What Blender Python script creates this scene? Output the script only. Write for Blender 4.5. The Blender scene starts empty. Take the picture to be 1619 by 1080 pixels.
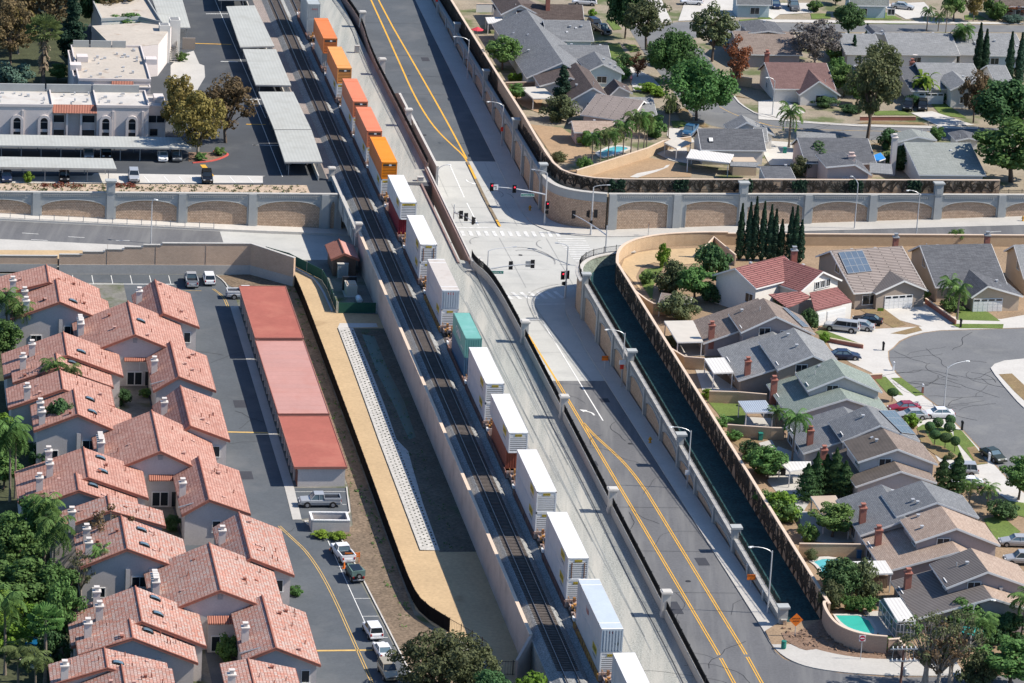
import bpy, bmesh, math, random
from mathutils import Vector, Matrix
from mathutils.geometry import tessellate_polygon
R = math.radians
SC = bpy.context.scene
COL = SC.collection
# ------------------------------------------------------------------ camera, sky, sun, exposure
FPX, PIT, ROL, CH = 6255.3, R(17.964), R(3.2), 182.86        # focal length (photo pixels), pitch, roll, height over the rail yard
_f = Vector((0, math.cos(PIT), -math.sin(PIT))); _u = Vector((0, math.sin(PIT), math.cos(PIT))); _r = Vector((1, 0, 0))
_r2 = _r*math.cos(ROL) + _u*math.sin(ROL); _u2 = -_r*math.sin(ROL) + _u*math.cos(ROL)
cam = bpy.data.objects.new('camera', bpy.data.cameras.new('camera'))
COL.objects.link(cam); SC.camera = cam
cam.matrix_world = Matrix(((_r2.x, _u2.x, -_f.x, 0), (_r2.y, _u2.y, -_f.y, 0), (_r2.z, _u2.z, -_f.z, CH), (0, 0, 0, 1)))
cam.data.sensor_fit = 'HORIZONTAL'; cam.data.sensor_width = 36; cam.data.lens = FPX/1619*36
cam.data.clip_start = 10; cam.data.clip_end = 6000
SUN_AZ, SUN_EL = R(90.0), R(44.3)                              # compass: 0 = +Y, 90 = +X
w = bpy.data.worlds.new('World'); SC.world = w; w.use_nodes = True
sky = w.node_tree.nodes.new('ShaderNodeTexSky'); sky.sky_type = 'NISHITA'; sky.sun_disc = False
sky.sun_elevation = SUN_EL; sky.sun_rotation = SUN_AZ; sky.air_density = 1.2; sky.dust_density = 0.6; sky.ozone_density = 2.0
bg = w.node_tree.nodes['Background']; bg.inputs[1].default_value = 0.082
tint = w.node_tree.nodes.new('ShaderNodeMix'); tint.data_type = 'RGBA'; tint.blend_type = 'MULTIPLY'; tint.inputs[0].default_value = 1; tint.inputs[7].default_value = (0.70, 0.92, 1.18, 1)
w.node_tree.links.new(sky.outputs[0], tint.inputs[6]); w.node_tree.links.new(tint.outputs[2], bg.inputs[0])
sl = bpy.data.lights.new('sun', 'SUN'); sl.energy = 4.8; sl.angle = R(0.5); sl.color = (1.0, 0.93, 0.83)
so = bpy.data.objects.new('sun', sl); COL.objects.link(so)
sd = Vector((math.sin(SUN_AZ)*math.cos(SUN_EL), math.cos(SUN_AZ)*math.cos(SUN_EL), math.sin(SUN_EL)))
so.rotation_euler = sd.to_track_quat('Z', 'Y').to_euler(); so.location = (200, 600, 200)
vs = SC.view_settings; vs.view_transform = 'Standard'; vs.look = 'None'; vs.exposure = 0.58; vs.gamma = 1.0; vs.use_curve_mapping = False
SC.cycles.max_bounces = 5; SC.cycles.diffuse_bounces = 2; SC.cycles.glossy_bounces = 2; SC.cycles.transparent_max_bounces = 6
SC.cycles.transmission_bounces = 2; SC.cycles.caustics_reflective = False; SC.cycles.caustics_refractive = False

# ------------------------------------------------------------------ survey: where a point of the photo stands on a level z
TO = dict(a=(0, 0), b=(400, 0), c=(800, 0), d=(1199, 0), e=(0, 270), f=(400, 270), g=(800, 270), h=(1199, 270), i=(0, 540), j=(400, 540), k=(800, 540), l=(1199, 540), m=(0, 800), n=(400, 800), o=(800, 800), p=(1199, 800))
CP = Vector((0, 0, CH))
def ray(t, x, y):
    if t: x, y = TO[t][0] + x/3.855, TO[t][1] + y/3.855
    return _f + _r2*((x - 809.5)/FPX) + _u2*((540 - y)/FPX)
def G(t, x, y, z=0.0):
    d = ray(t, x, y)
    if callable(z):
        v = -3.0
        for _ in range(8):
            q = CP + d*((v - CH)/d.z); v = z(q)
        return q
    return CP + d*((z - CH)/d.z)
def GS(t, pts, z=0.0): return [G(t, a, b, z) for a, b in pts]
def GM(spec, z=0.0):
    """'e 0 130 f 440 150 ...' -> points; a letter switches the survey tile"""
    out = []; t = None; n = []
    for w_ in spec.split():
        if w_.isalpha(): t = None if w_ == 'z' else w_
        else:
            n.append(float(w_))
            if len(n) == 2: out.append(G(t, n[0], n[1], z)); n = []
    return out
GA = R(10.1)                                                    # the whole town stands on one grid, 10 degrees off the view
AX = Vector((-math.sin(GA), math.cos(GA), 0)); BX = Vector((math.cos(GA), math.sin(GA), 0))   # along the track (away), across it (right)
UP = Vector((0, 0, 1))
ORG = Vector((4.49, 486.6, 0))                                  # a point of the loaded track's centre line
def TP(s, v=0, z=0): return ORG + AX*s + BX*v + UP*z           # along / across / up, from the loaded track
def tp(p): q = p - ORG; return q.dot(AX), q.dot(BX)
def lerp(a, b, t): return a + (b - a)*t
def clamp(x, a, b): return max(a, min(b, x))
ORD = ['first', 'second', 'third', 'fourth', 'fifth', 'sixth', 'seventh', 'eighth', 'ninth', 'tenth', 'eleventh', 'twelfth', 'thirteenth', 'fourteenth', 'fifteenth', 'sixteenth', 'seventeenth', 'eighteenth', 'nineteenth', 'twentieth']

# ------------------------------------------------------------------ materials
MT = {}
def nd(nt, typ, **kw):
    n = nt.nodes.new(typ)
    for k, v in kw.items():
        if k in ('op',): n.operation = v
        elif isinstance(k, str) and hasattr(n, k): setattr(n, k, v)
    return n
def mat(name, rgb, rough=0.85, v=0.18, sc=0.6, v2=0.0, sc2=8.0, pat=None, c2=None, c3=None, bw=0.3, rh=0.3, mortar=0.02, bump=0.0, metal=0.0, spec=0.3, leaf=False, rnd=0.0, stain=None, stv=(0.55, 0.7), emit=0, sst=0.15, pw=None, ani=False):
    """one procedural material: base colour, soft large-scale variation, grain, optional UV pattern (UV is in metres on every mesh)"""
    if name in MT: return MT[name]
    m = bpy.data.materials.new(name); m.use_nodes = True; nt = m.node_tree; L = nt.links
    b = nt.nodes['Principled BSDF']; b.inputs['Roughness'].default_value = rough; b.inputs['Metallic'].default_value = metal
    b.inputs['Specular IOR Level'].default_value = spec
    geo = nd(nt, 'ShaderNodeNewGeometry'); pos = geo.outputs['Position']
    uv = nd(nt, 'ShaderNodeUVMap'); uv.uv_map = 'uv'
    col = None; hgt = None
    if pat in ('brick', 'tile'):
        t = nd(nt, 'ShaderNodeTexBrick'); t.offset = 0.5; t.squash = 1
        t.inputs['Color1'].default_value = (*rgb, 1); t.inputs['Color2'].default_value = (*(c2 or rgb), 1); t.inputs['Mortar'].default_value = (*(c3 or [x*0.5 for x in rgb]), 1)
        t.inputs['Scale'].default_value = 1; t.inputs['Mortar Size'].default_value = mortar; t.inputs['Brick Width'].default_value = bw; t.inputs['Row Height'].default_value = rh
        t.inputs['Mortar Smooth'].default_value = 0.2; t.inputs['Bias'].default_value = 0
        L.new(uv.outputs[0], t.inputs['Vector']); col = t.outputs['Color']; hgt = t.outputs['Fac']
    elif pat in ('stripeu', 'stripev'):
        t = nd(nt, 'ShaderNodeTexWave'); t.wave_type = 'BANDS'; t.bands_direction = 'X' if pat == 'stripeu' else 'Y'; t.wave_profile = 'SIN'
        t.inputs['Scale'].default_value = 0.314/bw; t.inputs['Distortion'].default_value = 0
        L.new(uv.outputs[0], t.inputs['Vector']); hgt = t.outputs['Fac']
        if c2:
            r_ = nd(nt, 'ShaderNodeValToRGB'); r_.color_ramp.elements[0].color = (*rgb, 1); r_.color_ramp.elements[1].color = (*c2, 1)
            p_ = pw or (0.35, 0.65); r_.color_ramp.elements[0].position = p_[0]; r_.color_ramp.elements[1].position = p_[1]
            L.new(t.outputs['Fac'], r_.inputs[0]); col = r_.outputs[0]
    def noise(scale, det=4):
        n = nd(nt, 'ShaderNodeTexNoise'); n.inputs['Scale'].default_value = scale; n.inputs['Detail'].default_value = det; n.inputs['Roughness'].default_value = 0.6
        L.new(pos, n.inputs['Vector']); return n.outputs['Fac']
    def mrange(x, a, bb, lo, hi):
        n = nd(nt, 'ShaderNodeMapRange'); n.inputs[1].default_value = a; n.inputs[2].default_value = bb; n.inputs[3].default_value = lo; n.inputs[4].default_value = hi
        L.new(x, n.inputs[0]); return n.outputs[0]
    if ani: mp = nd(nt, 'ShaderNodeMapping'); mp.inputs['Rotation'].default_value = (0, 0, -GA); mp.inputs['Scale'].default_value = (1, .05, 1); L.new(pos, mp.inputs[0])
    hs = nd(nt, 'ShaderNodeHueSaturation')
    if col: L.new(col, hs.inputs['Color'])
    else: hs.inputs['Color'].default_value = (*rgb, 1)
    val = mrange(noise(sc), 0.25, 0.75, 1 - v, 1 + v)
    if v2:
        n2 = mrange(noise(sc2, 2), 0.3, 0.7, 1 - v2, 1 + v2)
        mm = nd(nt, 'ShaderNodeMath', op='MULTIPLY'); L.new(val, mm.inputs[0]); L.new(n2, mm.inputs[1]); val = mm.outputs[0]
    if rnd:
        oi = nd(nt, 'ShaderNodeObjectInfo'); rr = mrange(oi.outputs['Random'], 0, 1, 1 - rnd, 1 + rnd)
        mm = nd(nt, 'ShaderNodeMath', op='MULTIPLY'); L.new(val, mm.inputs[0]); L.new(rr, mm.inputs[1]); val = mm.outputs[0]
        hh = nd(nt, 'ShaderNodeMath', op='MULTIPLY'); hh.inputs[1].default_value = 7.13; L.new(oi.outputs['Random'], hh.inputs[0])
        fr = nd(nt, 'ShaderNodeMath', op='FRACT'); L.new(hh.outputs[0], fr.inputs[0]); L.new(mrange(fr.outputs[0], 0, 1, 0.5 - rnd*0.09, 0.5 + rnd*0.06), hs.inputs['Hue'])
    L.new(val, hs.inputs['Value']); out = hs.outputs['Color']
    if stain:
        mx = nd(nt, 'ShaderNodeMix'); mx.data_type = 'RGBA'; sn = noise(sst, 6); L.new(mrange(sn, stv[0], stv[1], 0, 1), mx.inputs[0]); (L.new(mp.outputs[0], sn.node.inputs['Vector']) if ani else None); L.new(out, mx.inputs[6]); mx.inputs[7].default_value = (*stain, 1); out = mx.outputs[2]
    L.new(out, b.inputs['Base Color'])
    if bump:
        bp = nd(nt, 'ShaderNodeBump'); bp.inputs['Strength'].default_value = min(1, abs(bump)); bp.inputs['Distance'].default_value = 0.06
        L.new(hgt if hgt else noise(sc2, 3), bp.inputs['Height']); L.new(bp.outputs[0], b.inputs['Normal'])
        if pat in ('brick', 'tile'): bp.invert = True
    if leaf:
        tr = nd(nt, 'ShaderNodeBsdfTranslucent'); L.new(out, tr.inputs[0]); ms = nd(nt, 'ShaderNodeMixShader'); ms.inputs[0].default_value = 0.3
        L.new(b.outputs[0], ms.inputs[1]); L.new(tr.outputs[0], ms.inputs[2]); L.new(ms.outputs[0], nt.nodes['Material Output'].inputs[0])
    if emit:
        b.inputs['Emission Color'].default_value = (*rgb, 1); b.inputs['Emission Strength'].default_value = emit
    MT[name] = m; return m

# ------------------------------------------------------------------ mesh building
class MB:
    def __init__(s): s.v = []; s.f = []; s.mi = []; s.cur = 0; s.uv = {}
    def add(s, pts, uv=None):
        i = len(s.v); s.v += [Vector(p) for p in pts]; s.f.append(tuple(range(i, i + len(pts)))); s.mi.append(s.cur)
        if uv: s.uv[len(s.f) - 1] = uv
        return s
    def poly(s, pts, z=None):
        pts = [Vector(p) if z is None else Vector((p[0], p[1], z)) for p in pts]
        if len(pts) <= 4: return s.add(pts)
        for t in tessellate_polygon([pts]):
            a, b, c = (pts[k] for k in t)
            if (b - a).cross(c - a).z < 0: a, c = c, a
            s.add((a, b, c))
        return s
    def prism(s, pts, z0, z1, bottom=True):
        n = len(pts); P = [(p[0], p[1]) for p in pts]
        if sum(P[k][0]*P[(k+1) % n][1] - P[(k+1) % n][0]*P[k][1] for k in range(n)) < 0: P.reverse()
        g0 = z0 if hasattr(z0, '__len__') else [z0]*n; g1 = z1 if hasattr(z1, '__len__') else [z1]*n
        s.poly([(*p, z) for p, z in zip(P, g1)])
        if bottom: s.poly([(*p, z) for p, z in zip(P[::-1], g0[::-1])])
        for k in range(n):
            j = (k+1) % n; s.add([(*P[k], g0[k]), (*P[j], g0[j]), (*P[j], g1[j]), (*P[k], g1[k])])
        return s
    def box(s, c, sz, ax=None, up=None):
        """box centred at c; ax = horizontal x-direction"""
        c = Vector(c); x = Vector(ax).normalized() if ax is not None else Vector((1, 0, 0)); z = Vector(up) if up is not None else Vector((0, 0, 1))
        y = z.cross(x).normalized(); z = x.cross(y).normalized(); h = [q*0.5 for q in sz]
        P = [c + x*h[0]*a + y*h[1]*b + z*h[2]*d for d in (-1, 1) for a, b in ((-1, -1), (1, -1), (1, 1), (-1, 1))]
        for q in ((3, 2, 1, 0), (4, 5, 6, 7), (0, 1, 5, 4), (1, 2, 6, 5), (2, 3, 7, 6), (3, 0, 4, 7)): s.add([P[k] for k in q])
        return s
    def bar(s, p, q, w, h, up=(0, 0, 1)):
        p, q = Vector(p), Vector(q); d = q - p
        if d.length < 1e-6: return s
        u = Vector(up)
        if abs(d.normalized().dot(u)) > 0.98: u = Vector((1, 0, 0))
        y = u.cross(d).normalized(); u = d.cross(y).normalized()
        P = [e + y*w*0.5*a + u*h*0.5*b for e in (p, q) for a, b in ((-1, -1), (1, -1), (1, 1), (-1, 1))]
        for f in ((0, 1, 2, 3), (7, 6, 5, 4), (0, 4, 5, 1), (1, 5, 6, 2), (2, 6, 7, 3), (3, 7, 4, 0)): s.add([P[k] for k in f])
        return s
    def tube(s, pts, rad, n=8, cap=True):
        pts = [Vector(p) for p in pts]; rr = rad if hasattr(rad, '__len__') else [rad]*len(pts)
        rings = []; ref = None
        for k, p in enumerate(pts):
            d = (pts[min(k+1, len(pts)-1)] - pts[max(k-1, 0)]).normalized()
            if ref is None: ref = Vector((0, 0, 1)).cross(d) if abs(d.z) < 0.95 else Vector((1, 0, 0))
            y = d.cross(ref).normalized(); x = y.cross(d).normalized(); ref = x
            rings.append([p + (x*math.cos(2*math.pi*a/n) + y*math.sin(2*math.pi*a/n))*rr[k] for a in range(n)])
        for k in range(len(rings)-1):
            for a in range(n):
                b = (a+1) % n; s.add([rings[k][a], rings[k][b], rings[k+1][b], rings[k+1][a]])
        if cap: s.add(rings[0][::-1]); s.add(rings[-1])
        return s
    def lathe(s, c, prof, n=12):
        c = Vector(c); rings = [[c + Vector((r*math.cos(2*math.pi*a/n), r*math.sin(2*math.pi*a/n), z)) for a in range(n)] for r, z in prof]
        for k in range(len(rings)-1):
            for a in range(n):
                b = (a+1) % n; s.add([rings[k][a], rings[k][b], rings[k+1][b], rings[k+1][a]])
        s.add(rings[0][::-1]); s.add(rings[-1]); return s
    def build(s, name, ms, parent=None, smooth=False, origin=None):
        if not s.v: return None
        if parent is not None: o0 = parent_world(parent)
        elif origin is not None: o0 = Vector(origin)
        else:
            xs = [p.x for p in s.v]; ys = [p.y for p in s.v]; o0 = Vector(((min(xs)+max(xs))/2, (min(ys)+max(ys))/2, min(p.z for p in s.v)))
        me = bpy.data.meshes.new(name); me.from_pydata([p - o0 for p in s.v], [], s.f)
        ms = ms if isinstance(ms, (list, tuple)) else [ms]
        for m in ms: me.materials.append(m)
        if len(ms) > 1: me.polygons.foreach_set('material_index', s.mi)
        ul = me.uv_layers.new(name='uv'); data = [0.0]*(2*len(me.loops)); k = 0
        for fi, f in enumerate(s.f):
            if fi in s.uv:
                for q in s.uv[fi]: data[k] = q[0]; data[k+1] = q[1]; k += 2
                continue
            a, b, c = s.v[f[0]], s.v[f[1]], s.v[f[2]]; n = (b-a).cross(c-a)
            if n.length < 1e-12: n = Vector((0, 0, 1))
            n.normalize()
            if abs(n.z) > 0.999: u, v = BX, AX
            else: u = Vector((0, 0, 1)).cross(n).normalized(); v = n.cross(u)
            for q in f: data[k] = s.v[q].dot(u); data[k+1] = s.v[q].dot(v); k += 2
        ul.data.foreach_set('uv', data)
        if smooth: me.polygons.foreach_set('use_smooth', [True]*len(me.polygons))
        me.update(); ob = bpy.data.objects.new(name, me); COL.objects.link(ob)
        if parent is not None: ob.parent = parent
        else: ob.location = o0
        return ob
def parent_world(o):
    p = Vector((0, 0, 0))
    while o is not None: p += Vector(o.location); o = o.parent
    return p
def tag(o, label=None, cat=None, group=None, kind=None):
    if label: o['label'] = label
    if cat: o['category'] = cat
    if group: o['group'] = group
    if kind: o['kind'] = kind
    return o
def thing(name, loc, label, cat, group=None):
    o = bpy.data.objects.new(name, None); COL.objects.link(o); o.location = loc; o.empty_display_size = 0.3
    return tag(o, label, cat, group)
def struct(o): o['kind'] = 'structure'; return o
def copy_tree(o, loc, rz=0.0, label=None, group=None, scale=None, name=None):
    def rec(x, par):
        c = x.copy(); COL.objects.link(c)
        if par is not None: c.parent = par
        for ch in list(x.children): rec(ch, c)
        return c
    c = rec(o, None); c.location = loc; c.rotation_euler = (0, 0, rz)
    if scale is not None: c.scale = scale if hasattr(scale, '__len__') else (scale,)*3
    if label: c['label'] = label
    if group: c['group'] = group
    return c
# ------------------------------------------------------------------ palette
mat('dirt', (0.27, 0.19, 0.12), 0.95, 0.2, 0.15, 0.22, 3.0, bump=0.6)
mat('tan_dirt', (0.46, 0.33, 0.19), 0.95, 0.12, 0.12, 0.1, 2.0, stain=(0.30, 0.20, 0.11), stv=(0.6, 0.75), sst=0.25)
mat('brown_slope', (0.17, 0.125, 0.085), 0.95, 0.25, 0.5, 0.35, 2.5, bump=0.8)
mat('mulch', (0.20, 0.13, 0.09), 0.95, 0.2, 0.5, 0.3, 3.0, bump=0.8)
mat('asphalt', (0.118, 0.118, 0.122), 0.92, 0.12, 0.10, 0.10, 3.0, stain=(0.165, 0.164, 0.162), stv=(0.45, 0.68), sst=0.55, ani=True)
mat('asphalt_old', (0.15, 0.152, 0.155), 0.92, 0.12, 0.12, 0.10, 3.0, stain=(0.19, 0.19, 0.185), stv=(0.5, 0.7), sst=0.2)
mat('asphalt_lot', (0.085, 0.095, 0.105), 0.92, 0.14, 0.12, 0.08, 3.0, stain=(0.125, 0.13, 0.135), stv=(0.5, 0.75), sst=0.15)
mat('asphalt_apartment', (0.062, 0.067, 0.074), 0.92, 0.14, 0.12, 0.08, 3.0, stain=(0.10, 0.103, 0.105), stv=(0.52, 0.75), sst=0.1)
mat('asphalt_dark', (0.045, 0.047, 0.056), 0.92, 0.14, 0.15, 0.08, 3.0)
mat('concrete_road', (0.43, 0.425, 0.395), 0.9, 0.07, 0.12, 0.04, 3.0, stain=(0.35, 0.35, 0.33), stv=(0.5, 0.75), sst=0.2)
mat('concrete', (0.43, 0.41, 0.375), 0.9, 0.08, 0.25, 0.06, 3.0)
mat('concrete_pale', (0.50, 0.475, 0.435), 0.9, 0.08, 0.3, 0.05, 3.0, stain=(0.45, 0.42, 0.38), stv=(0.55, 0.75), sst=0.4)
mat('concrete_blue', (0.36, 0.37, 0.36), 0.88, 0.08, 0.4, 0.04, 4.0)
mat('gravel', (0.285, 0.29, 0.265), 0.95, 0.10, 0.07, 0.32, 4.5, bump=1.0, stain=(0.40, 0.385, 0.34), stv=(0.42, 0.68), sst=0.6, ani=True)
mat('ballast', (0.25, 0.25, 0.24), 0.95, 0.10, 0.3, 0.45, 5.0, bump=1.0)
mat('ballast_brown', (0.27, 0.225, 0.20), 0.95, 0.12, 0.3, 0.42, 5.0, bump=1.0)
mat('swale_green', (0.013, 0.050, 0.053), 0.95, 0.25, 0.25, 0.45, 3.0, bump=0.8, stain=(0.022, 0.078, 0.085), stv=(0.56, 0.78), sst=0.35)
mat('swale_rim', (0.13, 0.15, 0.12), 0.95, 0.25, 0.8, 0.4, 3.0, bump=0.8)
mat('lawn', (0.11, 0.155, 0.035), 0.95, 0.2, 0.4, 0.25, 4.0, bump=0.6, stain=(0.20, 0.17, 0.06), stv=(0.6, 0.8), sst=0.5)
mat('lawn_dry', (0.22, 0.155, 0.08), 0.95, 0.2, 0.4, 0.2, 4.0, bump=0.5, stain=(0.16, 0.15, 0.05), stv=(0.58, 0.7), sst=0.4)
mat('weeds', (0.05, 0.085, 0.035), 0.95, 0.3, 0.8, 0.4, 4.0, bump=0.6)
mat('white_paint', (0.72, 0.71, 0.67), 0.7, 0.12, 1.0)
mat('yellow_paint', (0.66, 0.36, 0.045), 0.7, 0.12, 0.8)
mat('faded_yellow', (0.55, 0.36, 0.12), 0.8, 0.2, 0.8)
mat('red_paint', (0.50, 0.09, 0.07), 0.8, 0.15, 1.0)
mat('seam', (0.27, 0.27, 0.26), 0.95, 0.1)
mat('water_pool', (0.05, 0.42, 0.34), 0.08, 0.1, 0.6, spec=0.5)
mat('water_deep', (0.01, 0.10, 0.22), 0.08, 0.2, 0.3, spec=0.5)
mat('water_blue', (0.09, 0.42, 0.46), 0.08, 0.1, 0.6, spec=0.5)
M = MT
mat('estate_ground', (0.19, 0.18, 0.155), 0.95, 0.2, 0.4, 0.15, 3.0, stain=(0.07, 0.085, 0.035), stv=(0.5, 0.65), sst=0.2)
mat('yard_mix', (0.27, 0.225, 0.165), 0.95, 0.18, 0.25, 0.2, 3.0, bump=0.4, stain=(0.105, 0.125, 0.05), stv=(0.5, 0.62), sst=0.12)
# ------------------------------------------------------------------ levels of the roads (metres against the rail yard)
def zlow_s(s): return -5.7*clamp((s + 45)/157, 0, 1)
def zup_s(s): return -5.7*(1 - clamp((s - 172)/156, 0, 1))
def zmain_v(v): return -5.7 + max(0, v - 40)*0.034 + max(0, -12 - v)*0.045
def zlow(q): return zlow_s(tp(q)[0])
def zup(q): return zup_s(tp(q)[0])
def zmain(q): return zmain_v(tp(q)[1])
def zany(q):
    s, v = tp(q)
    if s > 156 and 9 < v < 30: return zup_s(s)
    if s < 120 and 9 < v < 27: return zlow_s(s)
    return zmain_v(v)
def SVP(pts): return [TP(*p) for p in pts]
def frange(a, b, d):
    n = max(1, int(round(abs(b - a)/d))); return [a + (b - a)*k/n for k in range(n + 1)]
def sheet(name, m, ss, vs_, zf, dz=0.0):
    mb = MB()
    for i in range(len(ss)-1):
        for j in range(len(vs_)-1):
            q = [(ss[i], vs_[j]), (ss[i], vs_[j+1]), (ss[i+1], vs_[j+1]), (ss[i+1], vs_[j])]
            mb.add([TP(a, b, zf(a, b) + dz) for a, b in q])
    return struct(mb.build(name, m))
def flat(name, m, pts, z=0.0, kind='structure'):
    """level patch from a list of points"""
    o = MB().poly([(p[0], p[1], z) for p in pts]).build(name, m); o['kind'] = kind; return o
PN = [0]
def patch(name, m, spec, z=0.0, dz=0.02, kind='structure'):
    PN[0] += 1; return flat(name, m, GM(spec, z), z + dz + PN[0]*0.0009, kind)
def offs(P, d):
    """polyline offset to its left by d (plan)"""
    out = []
    for k, p in enumerate(P):
        a = (P[k] - P[k-1]) if k else (P[1] - P[0]); b = (P[k+1] - P[k]) if k < len(P)-1 else a
        a = Vector((a.x, a.y)).normalized(); b = Vector((b.x, b.y)).normalized(); t = (a + b).normalized(); n = Vector((-t.y, t.x))
        c = max(0.5, Vector((-a.y, a.x)).dot(n)); out.append(Vector((p.x + n.x*d/c, p.y + n.y*d/c, p.z)))
    return out
def run(mb, P, th, z0, z1, shift=0.0):
    """solid wall along a polyline; z0, z1 numbers or lists"""
    n = len(P); z0 = z0 if hasattr(z0, '__len__') else [z0]*n; z1 = z1 if hasattr(z1, '__len__') else [z1]*n
    Lf = offs(P, th/2 + shift); Rt = offs(P, -th/2 + shift); V = lambda p, z: (p.x, p.y, z)
    for k in range(n-1):
        a, b, c, d = Lf[k], Lf[k+1], Rt[k+1], Rt[k]
        mb.add([V(d, z1[k]), V(c, z1[k+1]), V(b, z1[k+1]), V(a, z1[k])])
        mb.add([V(b, z0[k+1]), V(a, z0[k]), V(a, z1[k]), V(b, z1[k+1])])
        mb.add([V(d, z0[k]), V(c, z0[k+1]), V(c, z1[k+1]), V(d, z1[k])])
        mb.add([V(a, z0[k]), V(b, z0[k+1]), V(c, z0[k+1]), V(d, z0[k])])
    mb.add([V(Lf[0], z0[0]), V(Rt[0], z0[0]), V(Rt[0], z1[0]), V(Lf[0], z1[0])]); mb.add([V(Rt[-1], z0[-1]), V(Lf[-1], z0[-1]), V(Lf[-1], z1[-1]), V(Rt[-1], z1[-1])])
    return mb
def ribbon(mb, P, wd, zf, dz=0.03):
    """flat painted line along plan points, on the road surface zf"""
    Lf, Rt = offs(P, wd/2), offs(P, -wd/2)
    V = lambda p: (p.x, p.y, zf(p) + dz)
    for k in range(len(P)-1): mb.add([V(Rt[k]), V(Rt[k+1]), V(Lf[k+1]), V(Lf[k])])
    return mb
def densify(P, d=3.0):
    out = [P[0]]
    for a, b in zip(P, P[1:]):
        n = max(1, int((b - a).length/d)); out += [a.lerp(b, k/n) for k in range(1, n+1)]
    return out
def smooth(P, it=2):
    for _ in range(it):
        Q = [P[0]]
        for a, b in zip(P, P[1:]): Q += [a.lerp(b, .25), a.lerp(b, .75)]
        P = Q + [P[-1]]
    return P
# ------------------------------------------------------------------ ground: one sheet to the horizon, then the levels that stand on it
MB().add([(-2500, -300, -9), (2500, -300, -9), (2500, 5200, -9), (-2500, 5200, -9)]).build('ground', M['dirt'])['kind'] = 'structure'
def level(name, m, pts, z, zb=-9.0):
    P = [TP(a, b) for a, b in pts]; return struct(MB().prism(P, zb, z, bottom=False).build(name, m))
level('townhouse_ground', M['estate_ground'], [(-170, -230), (125, -230), (125, -24), (133, -24), (133, -7.05), (-170, -7.05)], -4.5)
level('rail_embankment', M['gravel'], [(-170, -7.05), (131, -7.05), (116, 10.7), (-170, 10.7)], 0.0)
level('apartment_ground', M['asphalt_apartment'], [(153.6, -260), (153.6, -7.6), (163.6, -7.6), (161.2, 9.4), (1400, 9.4), (1400, -260)], 0.0)
level('upper_residential_ground', M['yard_mix'], [(1400, 29.3), (166, 29.3), (160, 30.6), (156.9, 33.5), (155.4, 38.3), (156.9, 110), (159, 400), (1400, 400)], 0.0)
curve_in = [(127.6, 75), (127.6, 52), (126.6, 42), (124, 37), (120, 34), (116, 32.7), (112, 32)]
level('lower_residential_ground', M['dirt'], [(-170, 300), (128.2, 300)] + curve_in + [(100, 31.3), (-33.5, 31.3), (-34.5, 24.8), (-37, 22.6), (-44, 22.3), (-170, 22.3)], 0.0)
# swale between the road wall and the property wall
sw = [(-33, 25.5), (106, 25.5), (112, 25.5), (117, 26.6), (120.5, 29), (122.6, 33), (123.2, 36.4), (119, 33.6), (113, 31.9), (100, 31.2), (-33, 31.2)]
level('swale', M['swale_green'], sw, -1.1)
rim = smooth([TP(*q) for q in [(60, 25.6), (106, 25.6), (112, 25.7), (116.6, 27), (120, 29.4), (122.2, 34)]], 1)
mb = MB()
for k in range(len(rim)-1):
    i0, i1 = offs(rim, -1.6)[k], offs(rim, -1.6)[k+1]
    w0 = clamp((tp(rim[k])[0]-60)/45, 0, 1); w1 = clamp((tp(rim[k+1])[0]-60)/45, 0, 1)
    i0 = rim[k].lerp(i0, w0); i1 = rim[k+1].lerp(i1, w1)
    mb.add([(rim[k].x, rim[k].y, 0.15*w0-1.05*(1-w0)), (i0.x, i0.y, -1.08), (i1.x, i1.y, -1.08), (rim[k+1].x, rim[k+1].y, 0.15*w1-1.05*(1-w1))])
tag(mb.build('ground_cover', M['swale_rim']), 'mottled grey green ground cover on the bank inside the curved wall coping', 'ground cover', kind='stuff')
# ------------------------------------------------------------------ roads
vv = frange(-150, 180, 6)
sheet('road', M['concrete_road'], [126, 140, 155.6], [v for v in vv if v <= -24] + [-20], lambda s, v: zmain_v(v))
sheet('road', M['concrete_road'], [104, 130, 165], [-20, -8, 4, 11, 18, 26, 36], lambda s, v: zmain_v(v))
sheet('road', M['concrete_road'], [121, 140, 156.6], [36, 40] + [v for v in vv if v > 41], lambda s, v: zmain_v(v))
sheet('road', M['asphalt'], [139.8, 150.4], [v for v in vv if v <= -30] + [-28], lambda s, v: zmain_v(v), 0.012)
sheet('road', M['asphalt'], [133, 151.2], [62] + [v for v in vv if v > 66], lambda s, v: zmain_v(v), 0.012)
sheet('road', M['concrete_road'], frange(104, 71, 6), [10.9, 25], lambda s, v: zlow_s(s), 0.006)
sheet('road', M['asphalt'], frange(71, -45, 6) + [-60, -110], [10.9, 22.6], lambda s, v: zlow_s(s), 0.012)
sheet('road', M['asphalt'], [-110, -52.2], [22.6, 60, 160], lambda s, v: zlow_s(s), 0.012)
flat('road', M['asphalt'], SVP([(-60, 22.2), (-43, 22.2), (-46, 22.8), (-48.4, 24.8), (-50.6, 28.6), (-52.3, 35), (-52.6, 60), (-60, 60)]), 0.018)
sheet('road', M['concrete_road'], frange(156, 194.6, 6), [9.5, 25.4], lambda s, v: zup_s(s), 0.006)
sheet('road', M['asphalt_lot'], frange(194.6, 330, 6) + [600], [9.5, 25.3], lambda s, v: zup_s(s), 0.012)
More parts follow.
